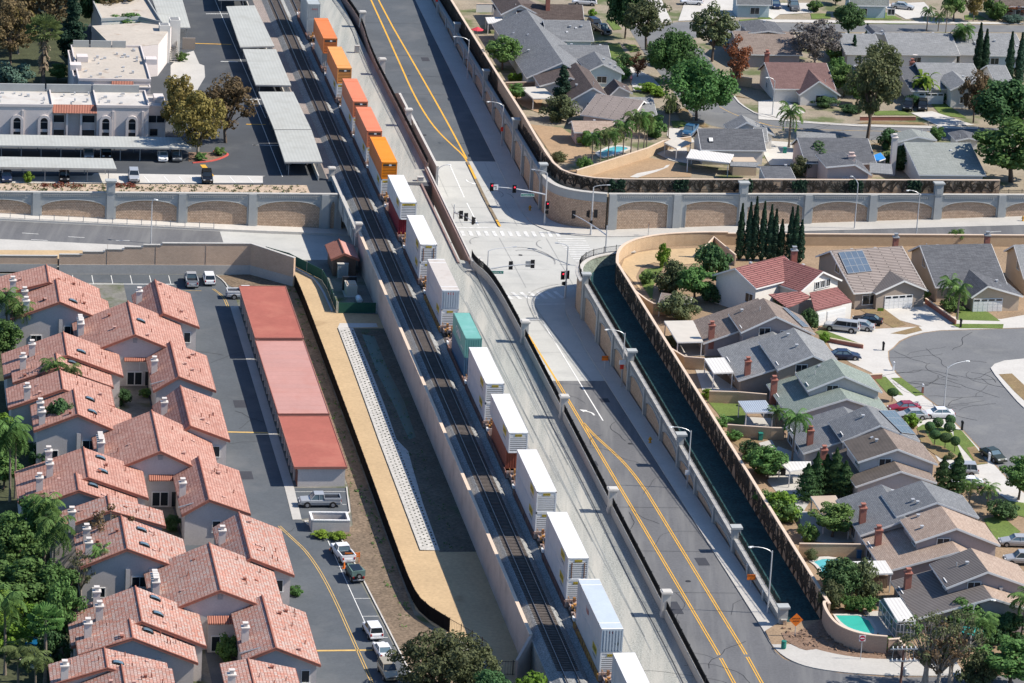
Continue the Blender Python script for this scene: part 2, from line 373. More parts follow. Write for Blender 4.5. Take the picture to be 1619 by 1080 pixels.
# raised pavements with a kerb step
def pave(name, inner, outer, zf, h=0.13, m=None):
    mb = MB(); n = len(inner)
    V = lambda p, dz: (p.x, p.y, zf(p) + dz)
    for k in range(n-1):
        mb.add([V(inner[k], h), V(inner[k+1], h), V(outer[k+1], h), V(outer[k], h)]); mb.add([V(inner[k+1], h), V(inner[k], h), V(inner[k], -0.1), V(inner[k+1], -0.1)])
    if mb.v and (Vector(mb.v[1])-Vector(mb.v[0])).cross(Vector(mb.v[2])-Vector(mb.v[0])).z < 0:
        mb.f = [tuple(reversed(f)) for f in mb.f]
    return struct(mb.build(name, m or M['concrete']))
cl = smooth([TP(*q) for q in [(91, 22.7), (108, 23.0), (115.4, 24.2), (119.5, 25.4), (123, 28.5), (125, 33), (126, 40)]], 2)
ol = [TP(min(tp(p)[0], 124), 25.2 if tp(p)[0] < 108 else max(25.2, tp(p)[1]+1.2)) for p in cl]
ol = [TP(tp(p)[0]-0.9*clamp((tp(p)[0]-112)/8, 0, 1), (25.3 if tp(p)[0] < 110 else tp(p)[1] + 1.6)) for p in cl]
pave('pavement', cl, ol, zlow)
ss = frange(91, -36, 8); pave('pavement', [TP(s, 22.5) for s in ss], [TP(s, 25.0) for s in ss], zlow)
pi = smooth([TP(*q) for q in [(-36, 22.5), (-43, 22.3), (-47.5, 23.7), (-50.1, 27.1), (-51.9, 34.2), (-52.2, 44)]], 2)
po = smooth([TP(*q) for q in [(-36, 25.1), (-39.6, 25.6), (-42.6, 26.8), (-45.4, 30), (-46.9, 34.6), (-47, 44)]], 2)
pave('pavement', pi, po, zlow)
ss = frange(330, 172, 8); pave('pavement', [TP(s, 25.3) for s in ss], [TP(s, 28.7) for s in ss], zup)
ci = smooth([TP(*q) for q in [(172, 25.3), (163, 25.4), (157.7, 26.1), (153.4, 28.4), (151.4, 32), (150.7, 36), (150.8, 46)]], 2)
co = smooth([TP(*q) for q in [(172, 28.7), (165, 28.8), (160, 29.4), (157, 31.5), (155.6, 35), (155.2, 39), (155.4, 46)]], 2)
pave('pavement', ci, co, zany)
pave('pavement', [TP(151.0, v) for v in [46] + [v for v in vv if v > 46]], [TP(156.9, v) for v in [46] + [v for v in vv if v > 46]], zmain)
pave('pavement', [TP(150.5, v) for v in vv if v <= -29] + [TP(150.5, -6)], [TP(153.9, v) for v in vv if v <= -29] + [TP(153.9, -6)], zmain, 0.35, M['concrete_pale'])
# left approach: far-side verge between the road and the stepped wall
pave('pavement', [TP(139.2, v) for v in vv if v <= -29] + [TP(139.2, -27)], [TP(131, v) for v in vv if v <= -29] + [TP(131, -27)], zmain, 0.2)
# ------------------------------------------------------------------ road markings
def mark(m, lines, zf, wd=0.14, dz=0.03):
    mb = MB()
    for Ln in lines: ribbon(mb, densify([TP(*q) for q in Ln]), wd, zf, dz)
    return struct(mb.build('road_markings', m))
def off_line(Ln, d): return [(s, v + d) for s, v in Ln]
yl = [(71, 15.2), (-110, 15.1)]; yr0 = smooth([TP(*q) for q in [(50, 15.4), (45, 15.8), (38, 16.9), (32.7, 17.7), (26, 18.25), (18, 18.5)]], 2)
yr = [tp(p) for p in yr0] + [(-110, 18.5)]
mark(M['yellow_paint'], [off_line(yl, -.15), off_line(yl, .15), off_line(yr, -.15), off_line(yr, .15)], zlow, 0.14)
mark(M['yellow_paint'], [[(102.5, 14.9), (98.5, 14.95)], [(96, 15.0), (71, 15.2)]], zlow, 0.26)
ul = [tp(p) for p in smooth([TP(*q) for q in [(420, 16.2), (300, 16.2), (254, 16.1), (240, 16.0), (226, 16.3), (214, 17.1), (204, 18.8), (198, 20.0), (193, 20.1)]], 2)]
ur = [tp(p) for p in smooth([TP(*q) for q in [(420, 17.6), (300, 17.5), (252, 19.0), (220, 19.9), (196, 20.3)]], 2)]
mark(M['yellow_paint'], [ul, ur], zup, 0.32)
wl = [[(102, 18.5), (51, 18.5)]]; mark(M['white_paint'], wl, zlow, 0.18)
wu = [[(191, 13.4), (187, 12.3), (183, 12.0), (157, 12.2)], [(192, 16.7), (157, 16.5)]]
mark(M['white_paint'], wu, zup, 0.18)
mat('worn_paint', (0.57, 0.565, 0.54), 0.8, 0.25, 1.2)
mb = MB()
for s0, v0, s1, v1, wd in [(155.6, 11.6, 156.1, 19.9, .5), (104.6, 14.2, 104.6, 18.6, .4), (113.2, 19.4, 113.4, 24, .35)]: ribbon(mb, [TP(s0, v0), TP(s1, v1)], wd, zany)
for k in range(14): v = 11.8 + k*1.35; ribbon(mb, [TP(154.2 - .02*v, v), TP(151.2 - 0.02*v, v)], 0.62, zmain)
for k in range(13): s = 149.6 - k*1.28; ribbon(mb, [TP(s, 28.6 + 0.10*k), TP(s, 33.6 - 0.02*k)], 0.5, zmain)
for k in range(9): v = 12.6 + k*1.4; ribbon(mb, [TP(119.2 + .1*k, v - .5), TP(115.6 + .1*k, v + .3)], 0.62, zany)
struct(mb.build('crosswalk', M['worn_paint'])); mb = MB()
def arrow(mb, s, v, d, zf):
    # turn arrow: bent shaft and head; d = +1 heads away, -1 comes nearer
    P = smooth([TP(s, v), TP(s + 1.3*d, v - .1*d), TP(s + 2.1*d, v - .9*d)], 2); ribbon(mb, P, 0.28, zf)
    e = P[-1]; a = (P[-1] - P[-2]).normalized(); n = Vector((-a.y, a.x, 0)); V = lambda p: (p.x, p.y, zf(p) + .032)
    mb.add([V(e + n*.55), V(e - n*.55), V(e + a*1.1)] if d < 0 else [V(e + n*.55), V(e - n*.55), V(e + a*1.1)])
arrow(mb, 53.6, 17.7, 1, zlow); arrow(mb, 184, 18.4, -1, zup)
for (t, x, y, x2, y2) in [('e', 135, 380, 235, 387), ('e', 190, 420, 290, 426), ('e', 415, 403, 515, 408), ('e', 475, 442, 575, 446), ('e', 705, 425, 790, 428), ('h', 1395, 375, 1480, 370), ('h', 1225, 384, 1250, 384)]:
    ribbon(mb, [G(t, x, y, zmain), G(t, x2, y2, zmain)], 0.16, zmain)
struct(mb.build('road_markings', M['white_paint']))
# concrete joints, the gutter round the corner and skid marks
mb = MB()
for Ln in [[(124.2, 26.8), (121.5, 22.1), (117.9, 19.6), (113.6, 18.8), (104.3, 18.9), (91, 19.5), (71, 20.4)], [(124.8, 26.4), (122.3, 21.4), (118.4, 18.6), (113.6, 17.8), (104.3, 18.0), (91, 18.6)]]:
    ribbon(mb, smooth([TP(*q) for q in Ln], 2), 0.12, zany, 0.036)
for v in (13.8, 23.2): ribbon(mb, densify([TP(194, v), TP(157, v)]), 0.06, zany, 0.028)
for s in (180, 168, 148, 140, 132, 124, 98, 86): ribbon(mb, [TP(s, 11.5), TP(s, 24.5)], 0.05, zany, 0.027)
for v in (3, 11, 19, 27): ribbon(mb, [TP(122, v), TP(150, v)], 0.05, zany, 0.027)
struct(mb.build('road_joints', M['seam']))
mb = MB()
for c, r0, a0, a1 in [((137, 22), 6.0, -20, 120), ((137, 21), 7.6, 0, 100), ((147, 16), 3.4, 100, 200), ((146, 27), 3.2, 120, 230), ((176, 22.2), 2.2, -60, 150), ((174, 23), 3.2, -90, 60)]:
    ribbon(mb, [TP(c[0] + r0*math.sin(R(a)), c[1] + r0*0.7*math.cos(R(a))) for a in range(a0, a1, 10)], 0.16, zany, 0.034)
struct(mb.build('skid_marks', mat('skid', (0.24, 0.24, 0.235), 0.9, 0.3)))
# tar seams and oil-darkened wheel paths on the asphalt
mb = MB()
for s in (12, -6, -22, 236, 262, 285): ribbon(mb, [TP(s, 11.5), TP(s - .6, 22)] if s < 100 else [TP(s, 10.4), TP(s - .6, 24.6)], 0.10, zany, 0.024)
struct(mb.build('tar_seams', mat('tar', (0.028, 0.029, 0.033), 0.8, 0.2)))
# raised median nose on the upper road
mb = MB(); run(mb, [TP(s, 20.1) for s in (194, 186, 178, 170, 162, 157)], 0.5, [zup_s(s) - .1 for s in (194, 186, 178, 170, 162, 157)], [zup_s(s) + .16 for s in (194, 186, 178, 170, 162, 157)])
struct(mb.build('median_kerb', mat('median', (0.20, 0.155, 0.10), 0.9, 0.3, 0.8)))
mark(M['yellow_paint'], [[(192, 20.1), (184, 20.1)], [(160, 20.1), (156.2, 20.1)]], lambda q: zup(q) + .16, 0.4)
# ------------------------------------------------------------------ railway yard details
sheet('ballast', M['ballast_brown'], [-170, 125, 330, 600], [-6.9, -2.3], lambda s, v: 0, 0.02) if False else None
def ballast(name, v, mts):
    mb = MB(); prof = [(-2.3, 0.0), (-1.45, 0.52), (1.45, 0.52), (2.3, 0.0)]
    for a, b in zip(prof, prof[1:]): mb.add([TP(-170, v+a[0], a[1]+.01), TP(-170, v+b[0], b[1]+.01), TP(700, v+b[0], b[1]+.01), TP(700, v+a[0], a[1]+.01)])
    return struct(mb.build(name, mts))
ballast('ballast', -4.5, M['ballast']); ballast('ballast', 0.0, M['ballast'])
sheet('ballast', M['ballast'], [-170, 131], [-6.95, -6.75], lambda s, v: 0, 0.012)
sheet('gravel_yard', M['gravel'], [163.6, 700], [2.2, 9.4], lambda s, v: 0, 0.012)
sheet('gravel_yard', M['ballast_brown'], [163.6, 700], [-8.6, -6.7], lambda s, v: 0, 0.012)
# tyre tracks along the yard
random.seed(4); mb = MB()
for k in range(11):
    v = 3.0 + 0.62*k; sa = random.uniform(-60, 40); P = []
    for s in frange(sa, sa + random.uniform(60, 150), 5): P.append(TP(s, v + 0.35*math.sin(s*.045 + k*1.7)))
    P = [p for p in P if tp(p)[0] < 112]
    if len(P) > 2: ribbon(mb, P, 0.16, lambda q: 0.0, 0.015)
struct(mb.build('tyre_tracks', mat('gravel_dark', (0.235, 0.245, 0.235), 0.95, 0.15, 0.4, 0.25, 5.0)))
mb = MB(); P = [TP(s, 8.9 + 0.12*math.sin(s*.11)) for s in frange(-60, 112, 4)]; ribbon(mb, P, 0.13, lambda q: 0.0, 0.018)
tag(mb.build('cable', mat('cable', (0.05, 0.055, 0.06), 0.7, 0.1)), 'long dark cable lying on the gravel beside the lower road parapet', 'cable'); mb = MB()
P = smooth([TP(*q) for q in [(176, 8.0), (190, 8.3), (225, 8.0), (262, 8.3), (276, 8.6), (300, 7.5), (340, 6)]], 2); ribbon(mb, P, 0.13, lambda q: 0.0, 0.018)
tag(mb.build('cable', mat('cable', (0.05, 0.055, 0.06), 0.7, 0.1)), 'dark cable lying on the gravel beside the curved upper parapet', 'cable')
# ------------------------------------------------------------------ townhouse estate: drive, bays, slope, dirt path
ZT = -4.5
drive = GM('e 350 618 e 1330 640 e 1330 690 e 1420 725 e 1500 735', ZT)
flat('road', M['asphalt_lot'], SVP([(124.6, -70), (124.6, -31), (121, -29.8), (117, -29.2), (112, -28.9), (14, -29.2), (11.5, -28.2), (9, -25.2), (-34, -22.3), (-60, -20.5), (-60, -46), (120, -46), (121, -70)]), ZT + 0.01)
flat('parking_bay', M['asphalt_lot'], SVP([(26.5, -29.3), (26.5, -21.5), (17, -22.5), (14.5, -29.3)]), ZT + 0.016)
flat('brown_slope', M['brown_slope'], SVP([(124, -31), (126, -18.8), (-20, -18.6), (-26, -16.8), (-40, -12), (-60, -12), (-60, -20.3), (-34, -21.9), (9, -24.8), (12, -22.6), (26, -21.4), (108, -21.4), (112, -28.6), (118, -29.0)]), ZT + 0.03)
flat('path', M['tan_dirt'], SVP([(131, -17.9), (126, -18.4), (-18, -18.2), (-23, -16.8), (-30, -13), (-44, -9), (-44, -7.2), (104, -7.2), (105, -13.7), (121, -14.2), (127, -15.8)]), ZT + 0.02)
flat('basin_floor', mat('basin', (0.115, 0.10, 0.075), 0.95, 0.22, 0.35, 0.3, 2.5, stain=(0.07, 0.10, 0.05), stv=(0.54, 0.66), sst=0.12, bump=0.5), SVP([(97, -12.3), (97, -7.2), (2, -7.2), (2, -12.3)]), ZT + 0.032)
flat('puddle', mat('damp', (0.012, 0.055, 0.035), 0.35, 0.3, 0.6), SVP([(94, -11.2), (93, -9.4), (78, -9.4), (62, -8.9), (47, -9.3), (46, -10.4), (60, -10.6), (75, -11.2)]), ZT + 0.037)
# pitched stone bank
random.seed(8); mb = MB()
bank = [(97, -14.6, -12.2), (80, -14.6, -12.0), (60, -14.7, -12.0), (46, -14.8, -12.2), (41, -14.8, -11.2), (34, -14.8, -11.5), (20, -14.8, -12.0), (2.5, -14.8, -12.2)]
for a, b in zip(bank, bank[1:]):
    mb.add([TP(a[0], a[1], ZT + .16), TP(b[0], b[1], ZT + .16), TP(b[0], b[2], ZT + .06), TP(a[0], a[2], ZT + .06)])
    mb.add([TP(a[0], a[1], ZT), TP(b[0], b[1], ZT), TP(b[0], b[1], ZT + .16), TP(a[0], a[1], ZT + .16)])
tag(mb.build('riprap', mat('riprap', (0.44, 0.42, 0.385), 0.9, 0.10, 0.8, 0.16, 2.6, bump=1.0)), 'pale stone pitching with planting pockets along the basin edge', 'stone bank', kind='stuff')
mb = MB()
for s in frange(95, 4, 1.15):
    for c in range(4):
        v = -14.2 + c*0.56 + random.uniform(-.06, .06)
        if v > -12.2: continue
        q = TP(s + (c % 2)*.5 + random.uniform(-.15, .15), v, ZT + 0.0); mb.lathe(q, [(0.13, 0), (0.12, .17), (0.03, .22)], 6)
tag(mb.build('pocket_plants', mat('pocket', (0.06, 0.07, 0.05), 0.95, 0.4, 1.0)), 'small dark plants in pockets of the pale stone bank', 'plants', kind='stuff')
flat('concrete_channel', M['concrete_pale'], SVP([(99.5, -14), (99.5, -8.3), (97.6, -8.3), (97.2, -14.6)]), ZT + 0.045)
def kerb(name, pts, z, wd=0.18, h=0.14, m=None):
    mb = MB(); run(mb, pts, wd, z - .1, z + h); return struct(mb.build(name, m or M['concrete_pale']))
kerb('kerb', smooth([TP(*q) for q in [(26.5, -21.6), (26.5, -21.7), (14, -22.6), (14.2, -29.0), (11.8, -28.4), (9.6, -25.4), (7, -24.6), (-34, -21.9), (-60, -20.4)]], 1), ZT)
kerb('kerb', smooth([TP(*q) for q in [(124, -31), (121, -30), (117, -29.6), (112.6, -29.6), (111.6, -28.4)]], 1), ZT)
flat('pavement', M['concrete'], SVP([(108, -30.2), (108, -28.9), (26.5, -28.9), (14.3, -29.2), (14.3, -30.4), (26, -30.2)]), ZT + 0.05)
mb = MB()
lot = lambda q: ZT
for k in range(10): v = -66 + k*3.05; ribbon(mb, [TP(124, v), TP(119.6, v)], 0.1, lot, .03)
ribbon(mb, [TP(119.4, -66), TP(119.4, -38)], 0.25, lot, .03)
for a in [[(7.2, -26.6), (-34, -24.6)]] + [[(s, -26.4 + (6-s)*.045), (s, -24.4 + (6-s)*.045)] for s in (4, -2, -8, -14, -20, -27)] + [[(25, -29), (25, -22)], [(20, -29), (20, -22.5)]]: ribbon(mb, [TP(*q) for q in a], 0.1, lot, .03)
struct(mb.build('road_markings', M['white_paint']))
mb = MB()
for a in [[(116, -44), (116, -34)], [(117, -31.9), (113, -30.6), (107.5, -30.4)], [(117, -32.2), (113, -30.9), (107.5, -30.7)], [(12, -32.3), (8, -31.2), (2, -29.5), (-10, -28.1), (-34, -26.9), (-60, -25.6)], [(12, -32.6), (8, -31.5), (2, -29.8), (-10, -28.4), (-34, -27.2), (-60, -25.9)]]:
    ribbon(mb, smooth([TP(*q) for q in a], 2), 0.11, lot, .03)
for a in [[(49.5, -36.4), (49.0, -29.3)], [(-31, -33), (-31, -25.0)]]: ribbon(mb, [TP(*q) for q in a], 0.45, lot, .03)
struct(mb.build('road_markings', M['faded_yellow']))
# apartment lot surfaces
flat('planting_strip', mat('strip_soil', (0.43, 0.33, 0.24), 0.95, 0.12, 0.3, 0.25, 2.0), SVP([(153.9, -110), (160.6, -110), (161.2, -12.5), (153.9, -12.5)]), 0.03)
flat('parking_bay', M['concrete_pale'], GM('e 0 75 e 0 40 e 560 30 e 575 15 e 1619 32 f 60 35 f 60 75'), 0.02)
flat('path', M['concrete'], GM('a 1110 330 a 1180 310 a 1215 390 a 1245 400 a 1250 470 a 1190 570 a 1120 600 a 1040 560 a 1040 400'), 0.02)
mb = MB(); yard0 = lambda q: 0.0
for t, x, y, x2, y2 in [('a', 1310, 0, 1619, 720), ('b', -5, 610, 180, 1079)]: ribbon(mb, [G(t, x, y), G(t, x2, y2)], 0.11, yard0, .03)
for t, x, y, x2, y2 in [('a', 1255, 85, 1390, 85), ('a', 1345, 375, 1450, 378), ('a', 1500, 605, 1619, 610), ('a', 1540, 885, 1619, 885), ('b', 0, 885, 155, 888)]: ribbon(mb, [G(t, x, y), G(t, x2, y2)], 0.3, yard0, .03)
for x in (880, 1000, 1090, 1160, 1270, 1400, 1510): ribbon(mb, [G('e', x, 35), G('e', x+35, 75)], 0.12, yard0, .035)
struct(mb.build('road_markings', M['white_paint']))
mb = MB()
ribbon(mb, [G('a', 1180, 265), G('a', 1410, 272)], 0.4, yard0, .03); ribbon(mb, [G('a', 1500, 758), G('a', 1619, 760)], 0.4, yard0, .03)
ribbon(mb, [G('a', 1235, 1005), G('a', 1290, 1075)], 0.9, yard0, .04)
struct(mb.build('road_markings', M['yellow_paint']))
P = smooth(GM('a 1175 995 a 1300 985 a 1390 950 a 1385 935 a 1300 925'), 2); kerb('kerb', P, 0.0, 0.35, 0.16, M['red_paint'])
flat('planting_island', M['mulch'], GM('a 1150 985 a 1290 980 a 1375 948 a 1330 930 a 1150 930'), 0.05)
# ------------------------------------------------------------------ lower right: cul-de-sac, drives, lawns
flat('road', M['asphalt_old'], GM('h 1619 960 h 1250 972 h 1100 977 h 1010 990 h 930 1012 h 870 1040 h 828 1079 l 797 60 l 800 110 l 815 145 l 845 190 l 900 245 l 970 300 l 1100 395 l 1240 530 l 1400 700 l 1530 840 l 1640 930 l 2000 1230 l 2300 900 l 2000 -60'), 0.012)
island = GM('l 1415 165 l 1440 140 l 1500 120 l 1619 108 l 1800 108 l 1900 500 l 1619 408 l 1580 372 l 1500 280 l 1440 205')
MB().prism(island, 0.0, 0.13).build('pavement', M['concrete_pale'])['kind'] = 'structure'
flat('lawn', M['lawn_dry'], GM('l 1465 205 l 1545 200 l 1640 290 l 1700 400 l 1619 365 l 1560 310'), 0.15)
flat('pavement', M['concrete_pale'], GM('h 640 850 h 770 800 h 1000 790 h 1190 890 h 1480 905 h 1619 880 h 1900 870 h 1900 955 h 1619 957 h 1250 969 h 1100 974 h 1005 987 h 920 1010 h 860 1038 h 820 1079 l 790 60 l 793 110 l 808 148 l 838 194 l 893 250 l 963 305 l 1093 400 l 1233 535 l 1393 705 l 1523 845 l 1619 925 l 1700 1079 l 1480 940 l 1250 800 l 1100 730 l 960 500 l 820 340 l 690 190 l 560 130 l 440 40 l 400 -60 h 1000 950'), 0.03)
LW = M['lawn']
for t, pts, m in [('h', '620 848 760 838 900 940 820 957', M['lawn_dry']), ('h', '805 993 975 950 1000 975 900 1000', M['lawn_dry']), ('h', '1205 870 1230 835 1400 862 1475 918 1205 910', LW), ('h', '1165 934 1495 936 1490 962 1230 962', LW), ('h', '345 985 390 968 620 1055 600 1050 400 1020', LW),
                  ('l', '700 220 775 215 885 330 790 322', LW), ('l', '808 224 870 222 1010 325 960 335', LW), ('l', '965 530 1000 508 1080 500 1180 560 1255 725 1120 720 1010 620', LW), ('l', '1190 530 1240 545 1330 650 1400 745 1330 755 1190 590', LW), ('l', '1505 970 1619 985 1640 1079 1580 1060', LW), ('p', '1370 80 1480 60 1600 160 1450 210', LW),
                  ('k', '1200 330 1225 335 1330 380 1430 380 1465 440 1450 510 1340 490 1300 450', LW), ('g', '810 640 850 600 960 590 900 700 890 790 830 700', LW), ('k', '1325 570 1400 560 1530 600 1570 690 1470 690', M['lawn_dry'])]:
    patch('lawn', m, t + ' ' + pts, 0.0, 0.045)
for t, pts, m in [('l', '970 545 1010 540 1120 720 1000 640', M['lawn_dry']), ('l', '1270 650 1320 640 1400 745 1330 752', M['lawn_dry']), ('l', '1010 620 1120 640 1255 725 1120 718', M['lawn_dry'])]: patch('lawn', m, t + ' ' + pts, 0.0, 0.055)
for t, pts in [('k', '1150 160 1260 190 1420 300 1200 310'), ('k', '1450 460 1619 470 1619 520 1440 520'), ('l', '20 760 120 640 280 700 330 950 250 1079 60 860'), ('k', '1540 620 1619 600 1700 760 1640 760'), ('p', '250 30 480 60 640 220 420 230 260 200'), ('k', '1010 0 1200 0 1230 90 1080 90'), ('p', '640 645 800 640 900 790 740 790')]:
    patch('patio', M['concrete'], t + ' ' + pts, 0.0, 0.03)
patch('dirt_bank', M['tan_dirt'], 'g 700 590 g 720 540 g 800 500 g 900 485 g 1210 470 g 1380 500 g 1400 545 g 1000 580 g 900 560 g 820 590 g 790 650 g 830 740', 0.0, 0.035)
patch('mulch_bed', M['mulch'], 'p 140 775 p 240 770 p 390 690 p 430 770 p 530 850 p 780 920 p 770 945 p 620 945 p 440 930 p 250 870 p 160 820', 0.0, 0.04)
# pools
def pool(name, spec, label, m, deck=0.9, z=0.0):
    P = smooth(GM(spec, z) + [GM(spec, z)[0]], 1)[:-1]
    c = sum(P, Vector())/len(P); t = thing(name, (c.x, c.y, z), label, 'pool')
    Q = [c + (q - c)*(1 + deck/max(1.5, (q - c).length)) for q in P]
    mb = MB()
    for k in range(len(P)):
        j = (k+1) % len(P); mb.add([(P[k].x, P[k].y, z+.14), (Q[k].x, Q[k].y, z+.14), (Q[j].x, Q[j].y, z+.14), (P[j].x, P[j].y, z+.14)][::-1] if False else [(P[k].x, P[k].y, z+.14), (P[j].x, P[j].y, z+.14), (Q[j].x, Q[j].y, z+.14), (Q[k].x, Q[k].y, z+.14)])
        mb.add([(P[k].x, P[k].y, z+.03), (P[j].x, P[j].y, z+.03), (P[j].x, P[j].y, z+.14), (P[k].x, P[k].y, z+.14)]); mb.add([(Q[k].x, Q[k].y, z), (Q[j].x, Q[j].y, z), (Q[j].x, Q[j].y, z+.14), (Q[k].x, Q[k].y, z+.14)])
    mb.build('coping', M['concrete_pale'], t); MB().poly([(q.x, q.y, z+.09) for q in P]).build('water', m, t)
pool('swimming_pool', 'p 470 672 p 655 673 p 725 788 p 640 775 p 560 752 p 510 720', 'emerald swimming pool inside the curved beige corner wall', M['water_pool'], 0.5)
pool('swimming_pool', 'p 335 345 p 400 325 p 480 335 p 420 360 p 425 420 p 395 425 p 375 375', 'small kidney shaped pool beside the long white patio roof', M['water_blue'], 0.9)
pool('swimming_pool', 'c 565 935 c 640 900 c 690 895 c 755 908 c 700 925 c 650 945 c 590 962', 'turquoise swimming pool behind the row of palms', M['water_blue'], 0.8)
pool('swimming_pool', 'd 1390 345 d 1505 340 d 1500 388 d 1395 392', 'pale blue pool under the tall dark cypresses', mat('water_pale', (0.30, 0.62, 0.68), 0.1, 0.1, 0.6), 0.6)
pool('pond', 'm 105 830 m 180 790 m 300 850 m 300 960 m 240 1000 m 120 950', 'deep blue pond among the trees beside the townhouses', M['water_deep'], 0.4, ZT)
# ------------------------------------------------------------------ upper right streets, drives and yards
flat('road', M['asphalt_old'], GM('c 745 165 c 1050 135 c 1390 125 d 300 145 d 1000 150 d 1619 155 d 2600 190 d 2600 230 d 1619 198 d 1000 195 d 200 195 c 1230 215 c 1110 240 c 1010 255 c 900 330 c 825 300'), 0.012)
flat('road', M['asphalt_old'], GM('c 825 300 c 1000 250 c 1200 300 c 1390 590 c 1430 640 c 1540 705 c 1619 722 d 0 690 d 110 722 d 290 745 d 600 765 d 1340 778 d 2600 800 d 2600 860 d 1340 850 d 600 855 d 450 815 d 250 795 d 0 775 c 1480 742 c 1360 790 c 1250 765 c 1150 720 c 1085 640 c 960 480'), 0.014)
kerb('kerb', smooth(GM('c 1390 590 c 1430 640 c 1540 705 c 1619 722 d 110 722 d 290 745 d 600 765 d 1340 778'), 1), 0.0, 0.35)
mb = MB()
for P in [smooth(GM('c 1300 650 c 1370 690 c 1500 735 c 1619 770'), 2), smooth(GM('d 0 745 d 110 775 d 300 790 d 700 800 d 1100 805'), 2)]: ribbon(mb, P, 0.14, yard0, .03)
struct(mb.build('road_markings', M['faded_yellow']))
for t, pts, m in [('c', '620 266 690 266 735 338 628 345', LW), ('c', '715 270 790 275 820 312 760 322', LW), ('c', '610 125 660 125 708 180 655 186', LW), ('c', '630 345 760 350 740 395 650 390', LW), ('c', '1005 740 1080 735 1125 770 1020 782', LW), ('c', '1420 122 1619 110 1619 138 1430 138', LW),
                  ('d', '318 85 440 84 440 115 325 118', LW), ('d', '582 85 780 78 880 120 640 122', LW), ('d', '640 130 720 130 745 145 650 146', LW), ('d', '765 130 890 130 905 148 785 148', LW), ('d', '0 84 70 84 85 110 0 112', LW), ('d', '60 122 185 122 185 138 60 138', LW), ('d', '1255 95 1330 85 1400 120 1260 122', LW),
                  ('d', '700 680 880 675 922 702 710 704', LW), ('d', '1035 616 1110 612 1270 722 1115 706', LW), ('d', '690 740 1000 748 1020 762 600 755', M['lawn_dry']), ('d', '680 880 740 875 760 925 685 930', M['lawn_dry']),
                  ('c', '1400 590 1500 605 1530 612 1410 585', M['lawn_dry']), ('c', '1030 670 1100 660 1140 740 1060 730', M['lawn_dry']), ('c', '1130 750 1200 750 1240 775 1200 778', M['lawn_dry'])]:
    patch('lawn', m, t + ' ' + pts, 0.0, 0.045)
mat('yard_soil', (0.33, 0.225, 0.135), 0.95, 0.14, 0.2, 0.15, 3.0)
for t, pts in [('c', '500 1060 640 1020 850 960 1010 985 1080 1015 1095 1060 700 1079'), ('c', '150 760 340 780 480 880 560 940 400 1000 300 980'), ('g', '330 10 560 -30 900 -60 1130 -20 1130 40 560 48'), ('c', '0 555 240 560 200 690 100 650')]:
    patch('bare_soil', M['yard_soil'], t + ' ' + pts, 0.0, 0.03)
patch('garden_path', M['concrete_pale'], 'g 755 40 g 800 18 g 900 0 g 960 -15 g 975 -30 g 1000 -35 g 985 -18 g 920 8 g 800 45', 0.0, 0.045)
patch('drive', M['concrete_pale'], 'c 990 780 c 1080 790 c 1130 830 c 1150 870 c 1040 880 c 980 830', 0.0, 0.04)
for t, pts in [('d', '0 620 150 600 285 690 130 722 0 690'), ('d', '930 690 1060 680 1320 765 1100 772'), ('c', '760 400 900 480 965 560 780 560 745 450'), ('c', '700 -40 930 -40 1010 135 760 155 640 60'), ('d', '730 30 1010 15 1085 95 900 120 790 60'), ('d', '0 20 330 20 330 80 130 90 90 120 0 70'), ('c', '1090 10 1420 -10 1400 115 1050 130'), ('d', '0 120 1619 140 1619 150 0 138'), ('d', '0 730 110 735 290 752 600 772 1340 790 1340 778 600 765 290 745 110 722 0 690'), ('c', '1100 830 1160 780 1330 800 1350 840 1180 850'), ('d', '600 990 690 985 700 1040 640 1050'), ('d', '0 880 60 860 200 870 230 990 200 1010 70 1010'), ('c', '900 930 1100 900 1110 1000 1000 980')]: patch('drive', M['concrete_pale'], t + ' ' + pts, 0.0, 0.035)
mb = MB(); rc = random.Random(31)
def crack(p, zf, n, st, a):
    P = [p]
    for _ in range(n): a += rc.uniform(-.5, .5); P.append(P[-1] + Vector((math.sin(a), math.cos(a), 0))*st)
    ribbon(mb, P, rc.uniform(.05, .10), zf, .03)
for k in range(30): crack(G('l', rc.uniform(900, 1600), rc.uniform(30, 500)), yard0, rc.randint(4, 9), 1.2, rc.uniform(0, 6.3))
for k in range(16): crack(TP(rc.uniform(-60, 60), rc.uniform(12, 21)), zlow, rc.randint(4, 10), 1.4, rc.uniform(-.5, .2))
for k in range(16): crack(TP(rc.uniform(-40, 110), rc.uniform(-44, -32)), lot, rc.randint(4, 9), 1.2, rc.uniform(0, 6.3))
for k in range(16): crack(G('d', rc.uniform(0, 1300), rc.uniform(760, 840)), yard0, rc.randint(4, 9), 1.2, rc.uniform(0, 6.3))
struct(mb.build('tar_seams', M['tar']))
mb = MB()
for s, v, a, b in ((30, 13.2, 2.2, 1.6), (-12, 20.2, 3.0, 1.5), (60, 20.6, 2.0, 1.3), (-30, 13, 4.5, 1.6), (215, 13.5, 3.5, 1.8), (258, 21.5, 2.6, 1.5)): z = lambda q: zany(q); ribbon(mb, [TP(s, v), TP(s + a, v)], b, zany, .026)
for s, v, z in ((88, -39, ZT), (30, -35, ZT), (2, -36, ZT), (60, -33, ZT)): ribbon(mb, [TP(s, v), TP(s + 3.2, v)], 1.8, lot, .026)
struct(mb.build('road_patches', M['asphalt_dark']))
